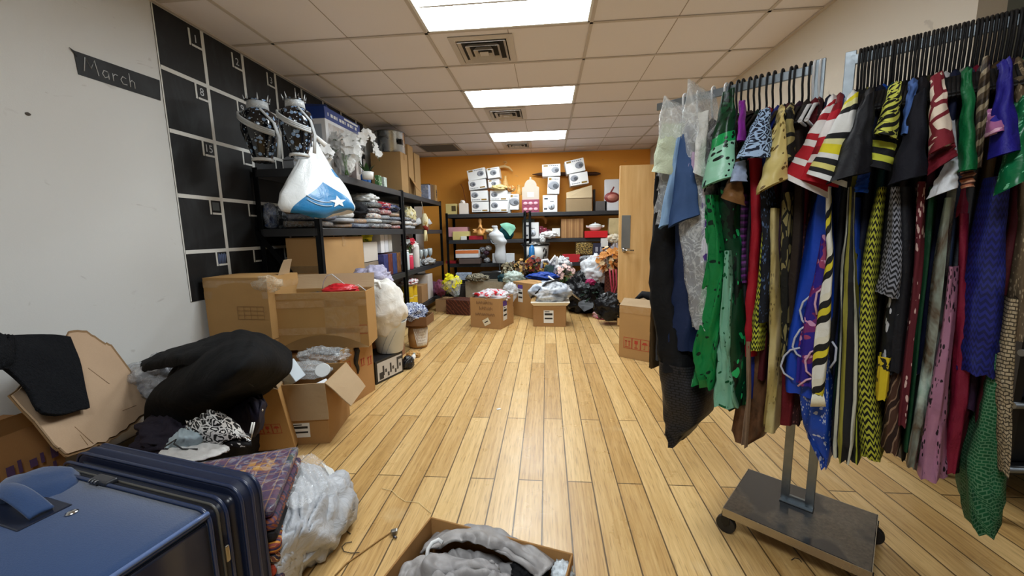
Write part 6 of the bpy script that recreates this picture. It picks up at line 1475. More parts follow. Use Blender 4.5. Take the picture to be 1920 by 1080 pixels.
garl = [(975, 506, .18, '#5a4434', '#b08a4a', 'brown and gold artificial wreath in the back heap'), (1003, 497, .17, '#7a2f22', '#c98f3a', 'rust and gold artificial wreath under the printed bin'), (953, 506, .12, '#6b6048', '#cfc6a8', 'olive and cream artificial sprigs left of the brown wreath'), (1017, 505, .13, '#c09a4a', '#6d4a22', 'small gold artificial spray under the printed bin')]
for k, (x, y, r_, c1, c2, l) in enumerate(garl):
    bouquet('wreath', l, aY(x, y, 6.6), r_, cloth(c1, .6), 60, .036, m2=cloth(c2, .4), leafc='#2f3324', stem_to=aY(x, y+25, 6.62))
heap('blue_satin', 'royal blue satin cloth lying below the gold spray', 'cloth', aY(1018, 519, 6.35), (.22, .14, .06), cloth('#20439c', .4), .35, 2.4, 5, .5)
c = aY(1030, 505, 6.5); o = thing('white_toy', 'white plastic handled carrier with dark window above the blue satin', 'toy', c-EZ*.12)
build('body', MB().hexa([aY(x, y, yy) for yy in (6.5, 6.7) for x, y in ((1018, 512), (1040, 515), (1042, 495), (1022, 497))][:0] or [aY(1018, 512, 6.5), aY(1040, 515, 6.5), aY(1040, 515, 6.7), aY(1018, 512, 6.7), aY(1022, 497, 6.5), aY(1042, 494, 6.5), aY(1042, 494, 6.7), aY(1022, 497, 6.7)]), plain('#38524c', .5), o, bevel=.02)
build('handle', MB().tube([aY(x, y, 6.49) for x, y in ((1015, 503), (1017, 488), (1026, 487), (1031, 494), (1035, 488), (1041, 480), (1044, 486), (1040, 512))], .022, 8), plain('#dcdedf', .4), o)
heap('white_ornaments', 'white and silver ornaments heaped right of the carrier', 'ornaments', aY(1050, 500, 6.6), (.16, .12, .13), pat('splat', ('#cfd0d2', '#6a6d74', '#eeeeee'), 14), .4, 3, 4, .6)
bouquet('pink_roses', 'pale pink artificial roses with green leaves beside the ornaments', aY(1060, 515, 6.4), .16, cloth('#e8c3bb', .6), 46, .036, leafc='#35602f', stem_to=aY(1060, 533, 6.42))
floorbox('cardboard_box', 'brown box behind the blue grey blanket under the pink roses', 'box', (1038, 580), (1079, 580), 532, .4, board('#98764a'), group='brown boxes on the back floor')
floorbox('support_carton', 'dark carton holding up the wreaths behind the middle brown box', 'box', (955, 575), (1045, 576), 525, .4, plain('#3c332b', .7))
# dustpan with long handle
o = thing('dustpan', 'black long handled dustpan tilted in front of the black bag', 'dustpan', aZ(1098, 580, .01))
build('handle', MB().tube([aY(1028, 518, 5.95), aY(1052, 535, 5.9), aY(1088, 562, 5.85)], .013, 10), plain('#e3dfd6', .4), o); build('grip', MB().tube([aY(1060, 541, 5.885), aY(1089, 563, 5.845)], .016, 10), metal('#b9b5ac', .3), o)
P = [aY(x, y, yy) for x, y, yy in ((1083, 573, 5.9), (1095, 585, 5.75), (1113, 577, 5.72), (1106, 560, 5.9))]
b = MB(); b.hexa(P+[p+Vector((.01, .05, .045)) for p in P]); build('pan', b, plain('#25282c', .5), o, bevel=.012)
BG = cloth('#121316', .22, .7, 7); 
heap('black_bag', 'shiny black rubbish bag under the white plastic bag', 'bag', aY(1100, 553, 6.25)+EZ*0, (.30, .26, .32), BG, .25, 2.4, 4, .45, nu=60, nv=40, flat=-.3)
bouquet('black_flowers', 'black artificial flowers with dark leaves on the shiny black bag', aY(1112, 550, 5.98), .19, cloth('#141617', .6), 60, .035, leafc='#1c3022', m2=cloth('#3b4044', .4), stem_to=aY(1112, 580, 6.0))
heap('magenta_bow', 'magenta bow on the shiny black bag', 'ribbon', aY(1107, 529, 6.0), (.06, .05, .04), cloth('#a82a5e', .5), .4, 3, 3, .5)
heap('white_bag', 'white plastic bag with purple tint resting on the shiny black bag', 'bag', aY(1119, 507, 6.2), (.21, .18, .22), cloth('#d9dde2', .35, .7, 7), .25, 2.4, 14, .4, nu=60, nv=40)
o = bouquet('orange_leaves', 'gold and orange artificial leaves beside the door', aY(1143, 487, 6.0), .2, cloth('#d8924a', .5), 70, .042, m2=cloth('#e8cfa4', .5), leafc='#b06a2c', stem_to=aY(1148, 512, 6.0))
c = floorbox('wicker_stool', 'reddish brown wicker stool with thin legs beside the door', 'stool', (1133, 588), (1168, 588), 502, .3, pat('lattice', ('#6d3a2a', '#4a241a'), 60, .6))
for k in range(3): solo('red_ribbon', MB().tube([aY(1143+6*k, 505, 5.75), aY(1146+5*k, 535, 5.7), aY(1150-9*k+4*k*k, 560, 5.68), aY(1130+4*k, 580+3*k, 5.65)], .012, 6), cloth('#9c3040', .5), ['dark red ribbon trailing in front of the wicker stool, leftmost', 'dark red ribbon trailing in front of the wicker stool, middle', 'dark red ribbon trailing in front of the wicker stool, rightmost'][k], 'ribbon')
heap('black_bag', 'small shiny black bag on the pink cloth beside the door', 'bag', aY(1147, 576, 5.35), (.2, .16, .17), BG, .25, 2.4, 24, .5, flat=-.16)
heap('pink_cloth', 'bright pink cloth on the floor by the door edge', 'cloth', aZ(1150, 594, .02), (.22, .12, .03), cloth('#d6517c', .7), .35, 2.4, 4, .4)
heap('pink_tulle', 'pale pink tulle scraps beside the small black bag', 'cloth', aZ(1124, 590, .05), (.08, .09, .06), film('#e3b9bc', .5, .4), .35, 2.4, 6, .4)
# ---- carton before the door
a, b_ = aZ(1160, 668, .001), aZ(1224, 681, .001); E = fr(a, b_); h = zat(a, 572)
dbx = carton('cardboard_box', 'brown box with red markings standing in front of the open door', 'box', a, E[:3], E[3]+.08, .40, h, board('#b8905c'), opened=True, flaps=[('back', .5, .08), ('front', -.9, .10)], group='large brown cardboard boxes')
marks(dbx, 'front', .05, .10, .085, 3)
q = MB(); F = fc(dbx, 'front'); onface(q, F, .0, F[4], F[5]*.86, F[5], .0008, .0012); build('packing_tape', q, tapem(), dbx)
solo('black_scarf', MB().tube([aY(1190, 562, 4.0), aY(1205, 552, 4.0), aY(1222, 556, 3.95), aY(1238, 572, 3.9)], [.01, .035, .05, .05], 8), cloth('#121316', .8), 'black cloth end lying on the box before the door', 'cloth')
# ------------------------------------------------------------------ two-way garment rack
RD = Vector((.77, -.638, 0)).normalized(); RN = Vector((-RD.y, RD.x, 0))     # along the rail, away from the camera
R0 = Vector((1.03, 1.60, 0)); ZR = 1.825
def rs(s, w, z): return R0+RD*s-RN*w+EZ*z
def rk(x, y, w): return aP(x, y, R0-RN*w, RN)
MR = Matrix((RD, RN, EZ)).transposed()
GALV = metal('#8f979d', .38, 30)
rack = thing('garment_rack', 'two-way steel garment rack on a wheeled plate, loaded with gowns', 'garment rack', R0, atan2(RD.y, RD.x))
SF = NT('worn_steel'); nz = SF.noise(SF.pos(), 7, 5, .65); msk = SF.ramp(SF.noise(SF.pos(), 3.1, 3), [(.50, (0, 0, 0, 1)), (.58, (1, 1, 1, 1))])
fine = SF.noise(SF.pos(), 70, 4, .7)
SFM = SF.fin(SF.mix(SF.math('MULTIPLY', msk, fine), hexc('#4d4b4c'), hexc('#a59d92')), SF.math('ADD', .12, SF.math('MULTIPLY', msk, .4)), .9, .5)
p_ = [aZ(1408, 880, .115), aZ(1350, 950, .115), aZ(1620, 1065, .115), aZ(1660, 970, .115)]
pl_, pw_ = ((p_[2]-p_[1]).length+(p_[3]-p_[0]).length)/2, ((p_[1]-p_[0]).length+(p_[2]-p_[3]).length)/2
pc2 = sum(p_, Vector())/4
build('base_plate', MB().box(pc2-EZ*.0125, (pl_, pw_, .025), MR), SFM, rack, bevel=.003)
b = MB(); 
for s in (-1, 1): b.box(pc2+RD*(s*(pl_/2-.001))-EZ*.018, (.004, pw_, .034), MR)
for s in (-1, 1): b.box(pc2+RN*(s*(pw_/2-.001))-EZ*.018, (pl_, .004, .034), MR)
build('plate_edge', b, metal('#b4ada2', .25), rack)
for sx in (-1, 1):
    for sy in (-1, 1):
        c = pc2+RD*(sx*(pl_/2-.01))+RN*(sy*(pw_/2-.02)); c.z = .037
        cs_ = build('caster', MB().lathe([(.034, -.012), (.037, -.008), (.037, .008), (.034, .012)], c, 22, MR @ rotx(pi/2) @ roty(0)), plain('#141416', .5), rack)
        build('caster_fork', MB().box(c+EZ*.03, (.03, .032, .05), MR).tube([c-RN*.015, c+RN*.015], .008, 8), metal('#3a3b3e', .4), cs_)
fL, fR = aZ(1484, 940, .117), aZ(1522, 953, .117)
sL, sR = (fL-R0).dot(RD), (fR-R0).dot(RD); sL, sR = min(sL, -.035)-.012, max(sR, .03)-.008
nO = ((fL+fR)/2-R0).dot(RN)
for s in (sL, sR): build('upright', MB().box(R0+RD*s+RN*0+EZ*((ZR+.03+.115)/2), (.03, .012, ZR+.03-.115), MR), GALV, rack, bevel=.0015)
build('foot', MB().box(R0+RD*(sL+sR)/2+EZ*.13, (sR-sL, .012, .03), MR).box(R0+RD*(sL+sR)/2+EZ*.118, (sR-sL+.03, .05, .006), MR), GALV, rack, bevel=.0015)
RL1, RL2 = -.66, .455
build('rail', MB().box(rs((sL+RL1)/2, 0, ZR), (sL-RL1, .012, .032), MR), GALV, rack, bevel=.0015)
build('rail', MB().box(rs((sR+RL2)/2, 0, ZR), (RL2-sR, .012, .032), MR), GALV, rack, bevel=.0015)
build('end_stop', MB().box(rs(RL2, 0, ZR+.006), (.012, .02, .05), MR), metal('#d4d8da', .2), rack, bevel=.002)
# hangers
HB = plain('#131316', .6, 0, .35); HW = plain('#dfe0e2', .4)
def hanger(s, m, label, group, r=.0042, half=.2, drop=.075, parent=None):
    o = thing('clothes_hanger', label, 'clothes hanger', rs(s, 0, ZR-.13), 0, group)
    pts = [rs(s, .024*cos(a), ZR+.004+.024*sin(a)) for a in [pi*1.15-pi*1.15*k/9 for k in range(10)]]
    pts = [rs(s, -.024*cos(pi*.0), ZR-.02)] * 0 + pts + [rs(s, .022, ZR-.05), rs(s, .004, ZR-.085), rs(s, 0, ZR-.125)]
    build('hook', MB().tube(pts, r, 6), m, o)
    b = MB()
    for d_ in (-1, 1): b.tube([rs(s, 0, ZR-.125), rs(s, d_*half*.35, ZR-.14), rs(s, d_*half*.8, ZR-.14-drop*.7), rs(s, d_*half, ZR-.14-drop)], [r*1.7, r*1.5, r*1.4, r*1.6], 6)
    b.tube([rs(s, -half, ZR-.14-drop), rs(s, half, ZR-.14-drop)], r*1.1, 5)
    build('arms', b, m, o); return o
def hanger_copy(h, s, s0):
    c = copy_tree(h); c.location = h.location+RD*(s-s0); return c
h0s = .062
h0 = hanger(h0s, HB, 'thin black hanger packed on the right arm of the rack', 'black hangers on the right arm')
for k in range(1, 43): hanger_copy(h0, h0s+.0090*k+R(-.001, .001), h0s)
h1s = -.055
h1 = hanger(h1s-.02, HB, 'thin black hanger spaced out on the left arm of the rack', 'black hangers on the left arm')
for k in range(1, 13): hanger_copy(h1, h1s-.02-.021*k-.012*(k > 4)+R(-.004, .004), h1s-.02)
h2 = hanger(-.045, HW, 'white plastic hanger nearest the post, left arm of the rack', 'white plastic hangers on the left arm', r=.0045)
hc_ = hanger_copy(h2, -.063, -.045); hc_['label'] = 'second white plastic hanger from the post, left arm of the rack'
for k, s in enumerate((-.36, -.41, -.47, -.53)):
    c = hanger_copy(h2, s, -.045); c['label'] = 'white plastic hanger among the clear bags, %s from the rack post side' % ('first', 'second', 'third', 'fourth')[k]
# garments: strips and sleeves are measured where they hang, on upright planes in front of the rail
def prow(rows, v):
    k = v*(len(rows)-1); i = min(int(k), len(rows)-2); f = k-i
    return [rows[i][j]+(rows[i+1][j]-rows[i][j])*f for j in range(3)]
def hung_body(rows, w, back, seed, fold=.008, nf=3.5, w2=None):
    b = MB()
    if rows[0][0] < 5: zs, sl, sr_ = [[r[j] for r in rows] for j in range(3)]
    else:
        rws = [(rk(xl, y, w), rk(xr, y, w)) for y, xl, xr in rows]
        zs = [(p.z+q.z)/2 for p, q in rws]; sl = [(p-R0).dot(RD) for p, q in rws]; sr_ = [(q-R0).dot(RD) for p, q in rws]
    tot = zs[0]-zs[-1]; w2 = w if w2 is None else w2
    vs_ = [(zs[0]-z)/tot for z in zs]
    per = 26
    def fn(u, v):
        i = 0
        while i < len(vs_)-2 and v > vs_[i+1]: i += 1
        f = min(1, max(0, (v-vs_[i])/max(1e-6, vs_[i+1]-vs_[i])))
        z = zs[0]-tot*v; a0 = sl[i]+(sl[i+1]-sl[i])*f; a1 = sr_[i]+(sr_[i+1]-sr_[i])*f
        a = tau*u; ca, sa = cos(a), sin(a); g = lambda q, e: math.copysign(abs(q)**e, q)
        s = (a0+a1)/2+(a1-a0)/2*g(ca, .6); n = (w2+back)/2*g(sa, .55)+(w2-back)/2
        s += fold*noise.noise(Vector((seed, n*14, z*2.2)))*1.6
        n += fold*1.6*sin(nf*4*s/max(.03, a1-a0)+seed+z*3)*(.3+.7*v)+fold*noise.noise(Vector((s*20, seed, z*3)))
        return rs(s, n, z)+EZ*(.012*noise.noise(Vector((s*25, n*10, seed)))*v)
    per_l = 2*((sum(sr_)-sum(sl))/len(sl)+w2+back)
    b.grid(fn, per, max(14, int(tot/.035)), cu=True, uvf=lambda u, v: (u*per_l, -v*tot)); return b, zs, sl, sr_
def sleeve(q, w, wb, th=.016, seed=0):
    TL, TR, BR, BL = q; A, B_2, C2, D2 = rk(*TL, w), rk(*TR, w), rk(*BR, wb), rk(*BL, wb)
    W = (C2-D2).length; H = ((A+B_2)/2-(C2+D2)/2).length
    b = MB()
    def fn(u, v):
        a = tau*u; x = (1+cos(a))/2 if False else .5+.5*math.copysign(abs(cos(a))**.6, cos(a)); t_ = th*(.5+.6*v)*sin(a)
        p = A.lerp(B_2, x).lerp(D2.lerp(C2, x), v)
        nn = noise.noise(Vector((x*3+seed, v*4, seed)))
        return p+RN*(-t_+.016*nn-.03*v*sin(pi*x))+RD*(.006*noise.noise(Vector((v*5, seed, 2))))
    b.grid(fn, 30, 16, cu=True, uvf=lambda u, v: (u*2*W, -v*H)); return b, A, B_2
def shoulder(A, B_2, sc):
    b = MB(); top0, top1 = rs(sc-.012, .02, ZR-.115), rs(sc+.012, .02, ZR-.115); bk0, bk1 = rs(sc-.03, -.17, ZR-.20), rs(sc+.03, -.17, ZR-.20)
    def fn(u, v):
        lo = [top0, top1]; 
        if v < .5: p = bk0.lerp(bk1, u).lerp(top0.lerp(top1, u), v*2)
        else: p = top0.lerp(top1, u).lerp(A.lerp(B_2, u), v*2-1)
        return p+EZ*(.012*sin(pi*v)-.012*abs(2*u-1))
    b.grid(fn, 6, 12); return b
def gown(label, mats, rows=None, sleeves=(), w=.2, back=.14, s=None, name='gown', cat='gown', seed=None, fold=.008, extra=(), group=None, sw=None, neck=True):
    seed = seed if seed is not None else R(0, 50)
    bm_ = mats[0]; smt = mats[1] if len(mats) > 1 else mats[0]
    body = None; base = None
    if rows: body, zs, sl, sr_ = hung_body(rows, w, back, seed, fold)
    sc = s
    if sc is None:
        if sleeves: p = rk(*sleeves[0][1], .05); q = rk(*sleeves[0][0], .05); sc = ((p-R0).dot(RD)+(q-R0).dot(RD))/2
        else: sc = (sl[0]+sr_[0])/2
    zb = min([v.z for v in body.v]) if body else ZR-.6
    o = thing(name, label, cat, rs(sc, 0, zb), 0, group)
    if body: build('body', body, bm_, o)
    for k, q in enumerate(sleeves):
        mt = smt if k == 0 or len(mats) < 3 else mats[2]
        sb, A, B_2 = sleeve(q, sw or w+.02, (sw or w+.02)+.04, seed=seed+k)
        build('sleeve' if k == 0 else 'cuff', sb, mt, o)
        if k == 0 and neck: build('shoulder', shoulder(A, B_2, sc), mt, o)
    if not sleeves and body and neck and zs[0] > 1.2: build('shoulder', shoulder(rs(sl[0], w*.9, zs[0]), rs(sr_[0], w*.9, zs[0]), sc), bm_, o)
    for nm_, rws, mt, ww, bk in extra:
        eb = hung_body(rws, ww, bk, seed+3, fold)[0]; build(nm_, eb, mt, o)
    return o
BLK = cloth('#101114', .75, .35, 6); BLK2 = cloth('#14151c', .6, .35, 6); NVY = cloth('#1b2a4e', .7, .3, 6); SAT = lambda h, **k: cloth(h, .32, .35, 5, .5, **k)
SC_BLK = pat('scales', ('#2a2b30', '#0b0b0d'), 22, .5)
# ---- left arm
gown('black mermaid gown with scale patterned hem, leftmost on the rack', [BLK], [(330, 1222, 1246), (420, 1214, 1262), (500, 1209, 1262), (560, 1206, 1268), (640, 1218, 1275), (700, 1226, 1290)], w=.24, back=.1, seed=1, extra=[('scaled_hem', [(685, 1226, 1296), (745, 1228, 1310), (790, 1234, 1306), (812, 1238, 1282), (838, 1250, 1266)], SC_BLK, .24, .06)])
gown('mint lace top in a clear peaked bag, far left of the rack', [cloth('#c6d0b4', .75, .6, 12), cloth('#cfd9bd', .75, .7, 14)], None, [((1240, 232), (1284, 232), (1272, 330), (1222, 322))], w=.2, seed=2, name='blouse', cat='blouse')
def plastic_bag(label, rows, w, m=None, back=.02):
    b = hung_body(rows, w, back, R(0, 50), .006)[0]; return solo('garment_bag', b, m or film('#eef2f4', .34, .12, 16, .3), label, 'garment bag', 'clear garment bags')
plastic_bag('clear garment bag with peaked top over the mint lace top', [(180, 1240, 1246), (210, 1226, 1270), (260, 1222, 1288), (345, 1222, 1280), (420, 1218, 1262)], .25)
plastic_bag('clear garment bag with tall spiked top, taller of the two', [(148, 1290, 1294), (175, 1284, 1303), (205, 1272, 1312), (260, 1268, 1326), (420, 1264, 1330), (620, 1290, 1330)], .27)
gown('navy gown with steel blue panel and pale blue edge, third from the left', [NVY, cloth('#3b5684', .7, .2, 5), cloth('#8db0d6', .6, .3, 6)], [(400, 1258, 1302), (460, 1258, 1302), (560, 1248, 1302), (658, 1240, 1304)], [((1276, 256), (1291, 247), (1313, 402), (1253, 428)), ((1268, 262), (1277, 256), (1256, 420), (1238, 430))], w=.23, back=.1, seed=3, name='gown')
gown('dark sequined gown glinting in clear film behind the navy gown', [pat('specks', ('#23252d', '#8a8e98'), 110, .4)], [(320, 1296, 1318), (450, 1290, 1336), (560, 1290, 1328), (622, 1296, 1318)], w=.17, back=.12, seed=4)
gown('white lace bolero in clear film next to the spiked bag', [cloth('#e3e4e0', .7, .7, 14)], None, [((1308, 214), (1330, 206), (1320, 332), (1302, 322))], w=.22, seed=5, name='lace_bolero', cat='top')
gown('pale lilac slip showing under the white lace bolero', [cloth('#cdb3d3', .6)], [(285, 1292, 1304), (310, 1288, 1303), (330, 1291, 1300)], w=.28, back=-.26, seed=6, name='slip', cat='slip', neck=False)
gown('white and violet printed scarf strip left of the green satin gown', [pat('splat', ('#d9d6e2', '#5a3a8c', '#2a2a33'), 24)], [(330, 1314, 1324), (400, 1312, 1325), (450, 1314, 1327), (496, 1312, 1323)], w=.26, back=-.2, seed=7, name='scarf', cat='scarf', neck=False)
GRN = pat('specks', ('#12803f', '#06281a'), 44, .3); GRN2 = pat('splat', ('#063a20', '#04140d', '#0e6b38', '#25b868'), 7, .3); GRS = pat('bands', ('#063a20', '#0c4a2a', '#063a20', '#063a20', '#17a457', '#9fe0c0', '#9fe0c0', '#a8e4c8', '#9fe0c0', '#17a457', '#0e7a40', '#04180f'), .43, .3)
gown('emerald satin gown with mint speckled sleeve, the brightest green on the left arm', [GRN2, GRS, GRN], [(350, 1335, 1386), (480, 1337, 1392), (600, 1338, 1396), (690, 1336, 1398), (765, 1334, 1394)], [((1354, 176), (1378, 164), (1379, 330), (1316, 354))], w=.22, back=.12, seed=8, fold=.014, extra=[('front_panel', [(365, 1322, 1338), (500, 1314, 1350), (600, 1305, 1345), (660, 1298, 1342), (728, 1297, 1336)], GRN, .27, -.20), ('pale_panel', [(470, 1354, 1362), (560, 1350, 1366), (690, 1342, 1366), (764, 1336, 1380)], pat('specks', ('#7fb89c', '#0d5a34'), 50, .3), .255, -.2)])
gown('dark brown lace gown right behind the emerald satin gown', [pat('specks', ('#2c2420', '#6b5a4c'), 90)], [(215, 1377, 1387), (300, 1377, 1388), (345, 1376, 1390)], w=.2, back=.12, seed=9)
gown('violet satin puff sleeve garment with purple pleated strip, left arm', [pat('stripes', ('#3c1f4a', '#6a2f7a', '#241430'), 40, .4), SAT('#8a2a9c')], [(360, 1384, 1396), (440, 1386, 1400), (530, 1388, 1402)], [((1386, 190), (1398, 188), (1399, 265), (1384, 268))], w=.19, back=.1, seed=10)
AN = pat('leopard', ('#a9c4e6', '#0f1a33'), 52, .7)
gown('blue and white animal print blouse with dark shoulder, left arm', [AN, AN, cloth('#9fadcb', .5)], None, [((1424, 208), (1444, 202), (1448, 296), (1380, 298)), ((1374, 306), (1398, 300), (1402, 340), (1370, 342))], w=.24, seed=11, name='blouse', cat='blouse')
gown('bronze satin blouse with drooping sleeves below the animal print', [SAT('#7a5430')], None, [((1368, 330), (1390, 325), (1398, 386), (1352, 370))], w=.23, seed=12, name='blouse', cat='blouse', s=-.33)
gown('plain red gown hanging straight on the left arm', [cloth('#a01626', .55, .3, 5)], [(292, 1398, 1424), (400, 1402, 1428), (480, 1397, 1420), (560, 1389, 1418), (668, 1391, 1412)], w=.21, back=.14, seed=13)
gown('brown bronze gown with dark pointed hem under the red gown', [pat('mottle', ('#2b1c14', '#6b4a33', '#3c2a20'), 6, .35)], [(480, 1404, 1442), (640, 1396, 1442), (760, 1372, 1434), (815, 1362, 1432), (832, 1372, 1410)], w=.16, back=.14, seed=14, extra=[('sash_end', [(640, 1398, 1406), (760, 1396, 1405), (838, 1390, 1400)], cloth('#8d7560', .5), .22, -.19)])
gown('lime and black zigzag strip gown next to the red gown', [pat('zigzag', ('#15160f', '#b9bf3a'), 48)], [(420, 1430, 1438), (540, 1415, 1433), (600, 1406, 1431), (658, 1402, 1428)], w=.235, back=.02, seed=15)
gown('black and blue embroidered gown strip, left arm', [pat('specks', ('#11151f', '#4a6288'), 60)], [(340, 1420, 1444), (450, 1424, 1442), (540, 1420, 1440), (606, 1421, 1436)], w=.25, back=.02, seed=16)
GOLD = pat('specks', ('#d8c47c', '#6a5320'), 52, .4)
gown('gold brocade gown with wide speckled sleeve, left arm', [pat('specks', ('#a8955a', '#4f4020', '#c9b982'), 40, .4), GOLD], [(390, 1440, 1456), (500, 1440, 1457), (600, 1438, 1459), (700, 1434, 1456), (812, 1427, 1452)], [((1448, 250), (1472, 205), (1478, 335), (1418, 366))], w=.24, back=.06, seed=17)
gown('black and olive blotched gown right of the gold sleeve', [pat('cells', ('#1b1a14', '#8c8152'), 16), pat('cells', ('#15140f', '#a0925a'), 14)], [(360, 1458, 1484), (480, 1460, 1484), (600, 1462, 1482), (680, 1464, 1480)], [((1470, 208), (1488, 205), (1492, 300), (1474, 310))], w=.19, back=.14, seed=18)
gown('dark brown velvet gown beside the white hangers', [cloth('#2a201a', .8)], [(225, 1480, 1508), (330, 1482, 1510), (460, 1478, 1504), (600, 1466, 1494), (700, 1462, 1490)], w=.17, back=.14, seed=19)
gown('wine red gown seen below the dark velvet gown', [cloth('#6b1a24', .7)], [(340, 1494, 1512), (560, 1468, 1500), (700, 1456, 1494), (800, 1452, 1482)], w=.15, back=.14, seed=20)
gown('maroon lace gown edge between the wine gown and the blue kaftan', [pat('specks', ('#33161a', '#7a4a48'), 70)], [(420, 1500, 1515), (640, 1482, 1508), (800, 1472, 1498)], w=.12, back=.14, seed=21)
# ---- right arm
gown('white and red striped kaftan sleeve, first on the right arm', [pat('bands', ('#e6e2e0', '#b01c28', '#e6e2e0', '#b01c28', '#b01c28', '#e6e2e0', '#b01c28', '#b01c28', '#e6e2e0', '#b01c28', '#e6e2e0', '#e6e2e0', '#e6e2e0', '#e6e2e0', '#e6e2e0'), .30, var=1)], None, [((1548, 200), (1568, 186), (1552, 372), (1466, 332))], w=.21, seed=30, name='kaftan', cat='kaftan')
gown('bright red kaftan with white bands, second on the right arm', [pat('bands', ('#e6dfdd', '#b9182a', '#8a101c', '#e6dfdd', '#b9182a', '#b9182a', '#b9182a', '#b9182a', '#b9182a', '#a01422', '#7d0f1a', '#a01422'), .30, var=1)], None, [((1562, 200), (1580, 188), (1572, 352), (1498, 336))], w=.24, seed=31, name='kaftan', cat='kaftan')
WYB = pat('bands', ('#e3e4e2', '#e3e4e2', '#17181a', '#e3dfa2', '#e3d52a', '#e3d52a', '#e3e4e2', '#17181a', '#d8cf7a', '#17181a', '#e3e4e2', '#e3e4e2', '#17181a', '#e3e4e2', '#d8d28a', '#e3e4e2', '#e3e4e2', '#e3e4e2', '#e3e4e2', '#e3e4e2', '#e3e4e2'), .31, var=1)
gown('white kaftan with yellow and black bands, third on the right arm', [WYB], None, [((1584, 192), (1610, 172), (1588, 352), (1512, 326))], w=.27, seed=32, name='kaftan', cat='kaftan')
gown('purple and white sheer scarf beside the first kaftan', [pat('splat', ('#5a3aa0', '#d8d3ea', '#8a2a40'), 20)], [(205, 1552, 1562), (250, 1545, 1556), (280, 1540, 1550)], w=.18, back=-.12, seed=33, name='scarf', cat='scarf', neck=False)
RB = cloth('#1a44b4', .4, .25, 5)
RBO = gown('royal blue gown with silver looped circles and long pointed tail', [RB], [(345, 1536, 1556), (400, 1516, 1558), (470, 1500, 1560), (560, 1481, 1562), (650, 1464, 1562), (700, 1458, 1560), (742, 1458, 1556)], w=.2, back=.12, seed=34, fold=.012, extra=[('pointed_tail', [(660, 1494, 1562), (760, 1499, 1562), (816, 1502, 1561), (848, 1519, 1559), (878, 1536, 1552)], pat('specks', ('#1b46a8', '#b9c0d6'), 70, .4), .215, .0)])
LOOPS = pat('specks', ('#c9cede', '#6d7690'), 160, .35)
def loops(o, mat, w, arcs, nm='beaded_loop'):
    for a in arcs: build(nm, MB().tube([rk(x, y, w) for x, y in a], .0036, 6), mat, o)
loops(bpy.data.objects['gown'] if False else RBO, LOOPS, .222, [[(1534, 558), (1518, 556), (1506, 566), (1500, 582), (1504, 600), (1514, 612)], [(1512, 610), (1500, 618), (1490, 634), (1486, 650), (1494, 664), (1508, 672)], [(1500, 652), (1482, 656), (1470, 668), (1464, 686), (1470, 700), (1488, 712)], [(1560, 640), (1568, 652), (1566, 676), (1556, 690)]])
VIO = gown('violet panel gown with pink sequin loops before the royal blue gown', [pat('splat', ('#2a1f8c', '#7a2a6c', '#a5446c', '#d9a0c4'), 14, .4)], [(440, 1538, 1550), (520, 1525, 1550), (600, 1502, 1545), (660, 1493, 1536), (722, 1490, 1530)], w=.235, back=-.18, seed=35, neck=False)
loops(VIO, pat('specks', ('#e3b9cf', '#8c4a6c'), 160, .35), .242, [[(1544, 540), (1532, 548), (1528, 570), (1532, 590)], [(1534, 655), (1520, 660), (1510, 676), (1512, 696), (1524, 706)], [(1530, 708), (1512, 712), (1496, 724)]])
TW_ = pat('stripes', ('#e2e2da', '#17181a', '#d8c933', '#17181a', '#dedbc9', '#e2e2da'), 9, .6, rot=.7)
o = gown('twisted white, yellow and black scarf with a tassel end', [TW_], [(350, 1548, 1557), (430, 1547, 1558), (480, 1549, 1562), (550, 1537, 1558), (640, 1526, 1556), (720, 1521, 1546), (740, 1522, 1544)], w=.27, back=-.235, seed=36, name='scarf', cat='scarf', fold=.003, neck=False)
b = MB()
for k in range(16):
    x = 1522+1.6*k; b.tube([rk(1524+1.25*k, 738, .262), rk(x, 750, .266), rk(x-1.5+.2*k, 762, .262)], .0022, 4)
tag(build('tassel', b, plain('#e8e4cf', .7), o), kind='stuff')
gown('dark navy gown behind the twisted scarf', [cloth('#101a3a', .5)], [(345, 1558, 1596), (480, 1558, 1592), (600, 1556, 1590), (760, 1556, 1585)], w=.15, back=.16, seed=37)
YB = pat('vstripes', ('#17181a', '#8f8a35', '#8f8a35', '#17181a', '#c7c8b8', '#c7c8b8', '#17181a'), 9, .6)
gown('black, olive and pale striped abaya in the middle of the right arm', [YB], [(350, 1586, 1602), (440, 1585, 1600), (490, 1578, 1606), (560, 1574, 1608), (640, 1570, 1612), (750, 1565, 1610), (830, 1560, 1602), (864, 1560, 1592)], w=.25, back=-.05, seed=38, fold=.012)
gown('plain black kaftan with wide sleeve, fourth on the right arm', [BLK2], None, [((1618, 186), (1640, 170), (1634, 322), (1548, 346))], w=.29, seed=39, name='kaftan', cat='kaftan')
gown('shiny blue gown with bright cuff below the black kaftan', [SAT('#1a3f9a'), SAT('#1f56c8')], [(370, 1592, 1612), (480, 1600, 1612), (600, 1605, 1614), (690, 1603, 1612)], [((1606, 335), (1630, 330), (1628, 362), (1602, 360))], w=.2, back=.1, seed=40, s=.13)
HND = pat('hound', ('#15160f', '#d3d65c'), 44); ZZG = pat('zigzag', ('#15160f', '#b6b83a'), 46)
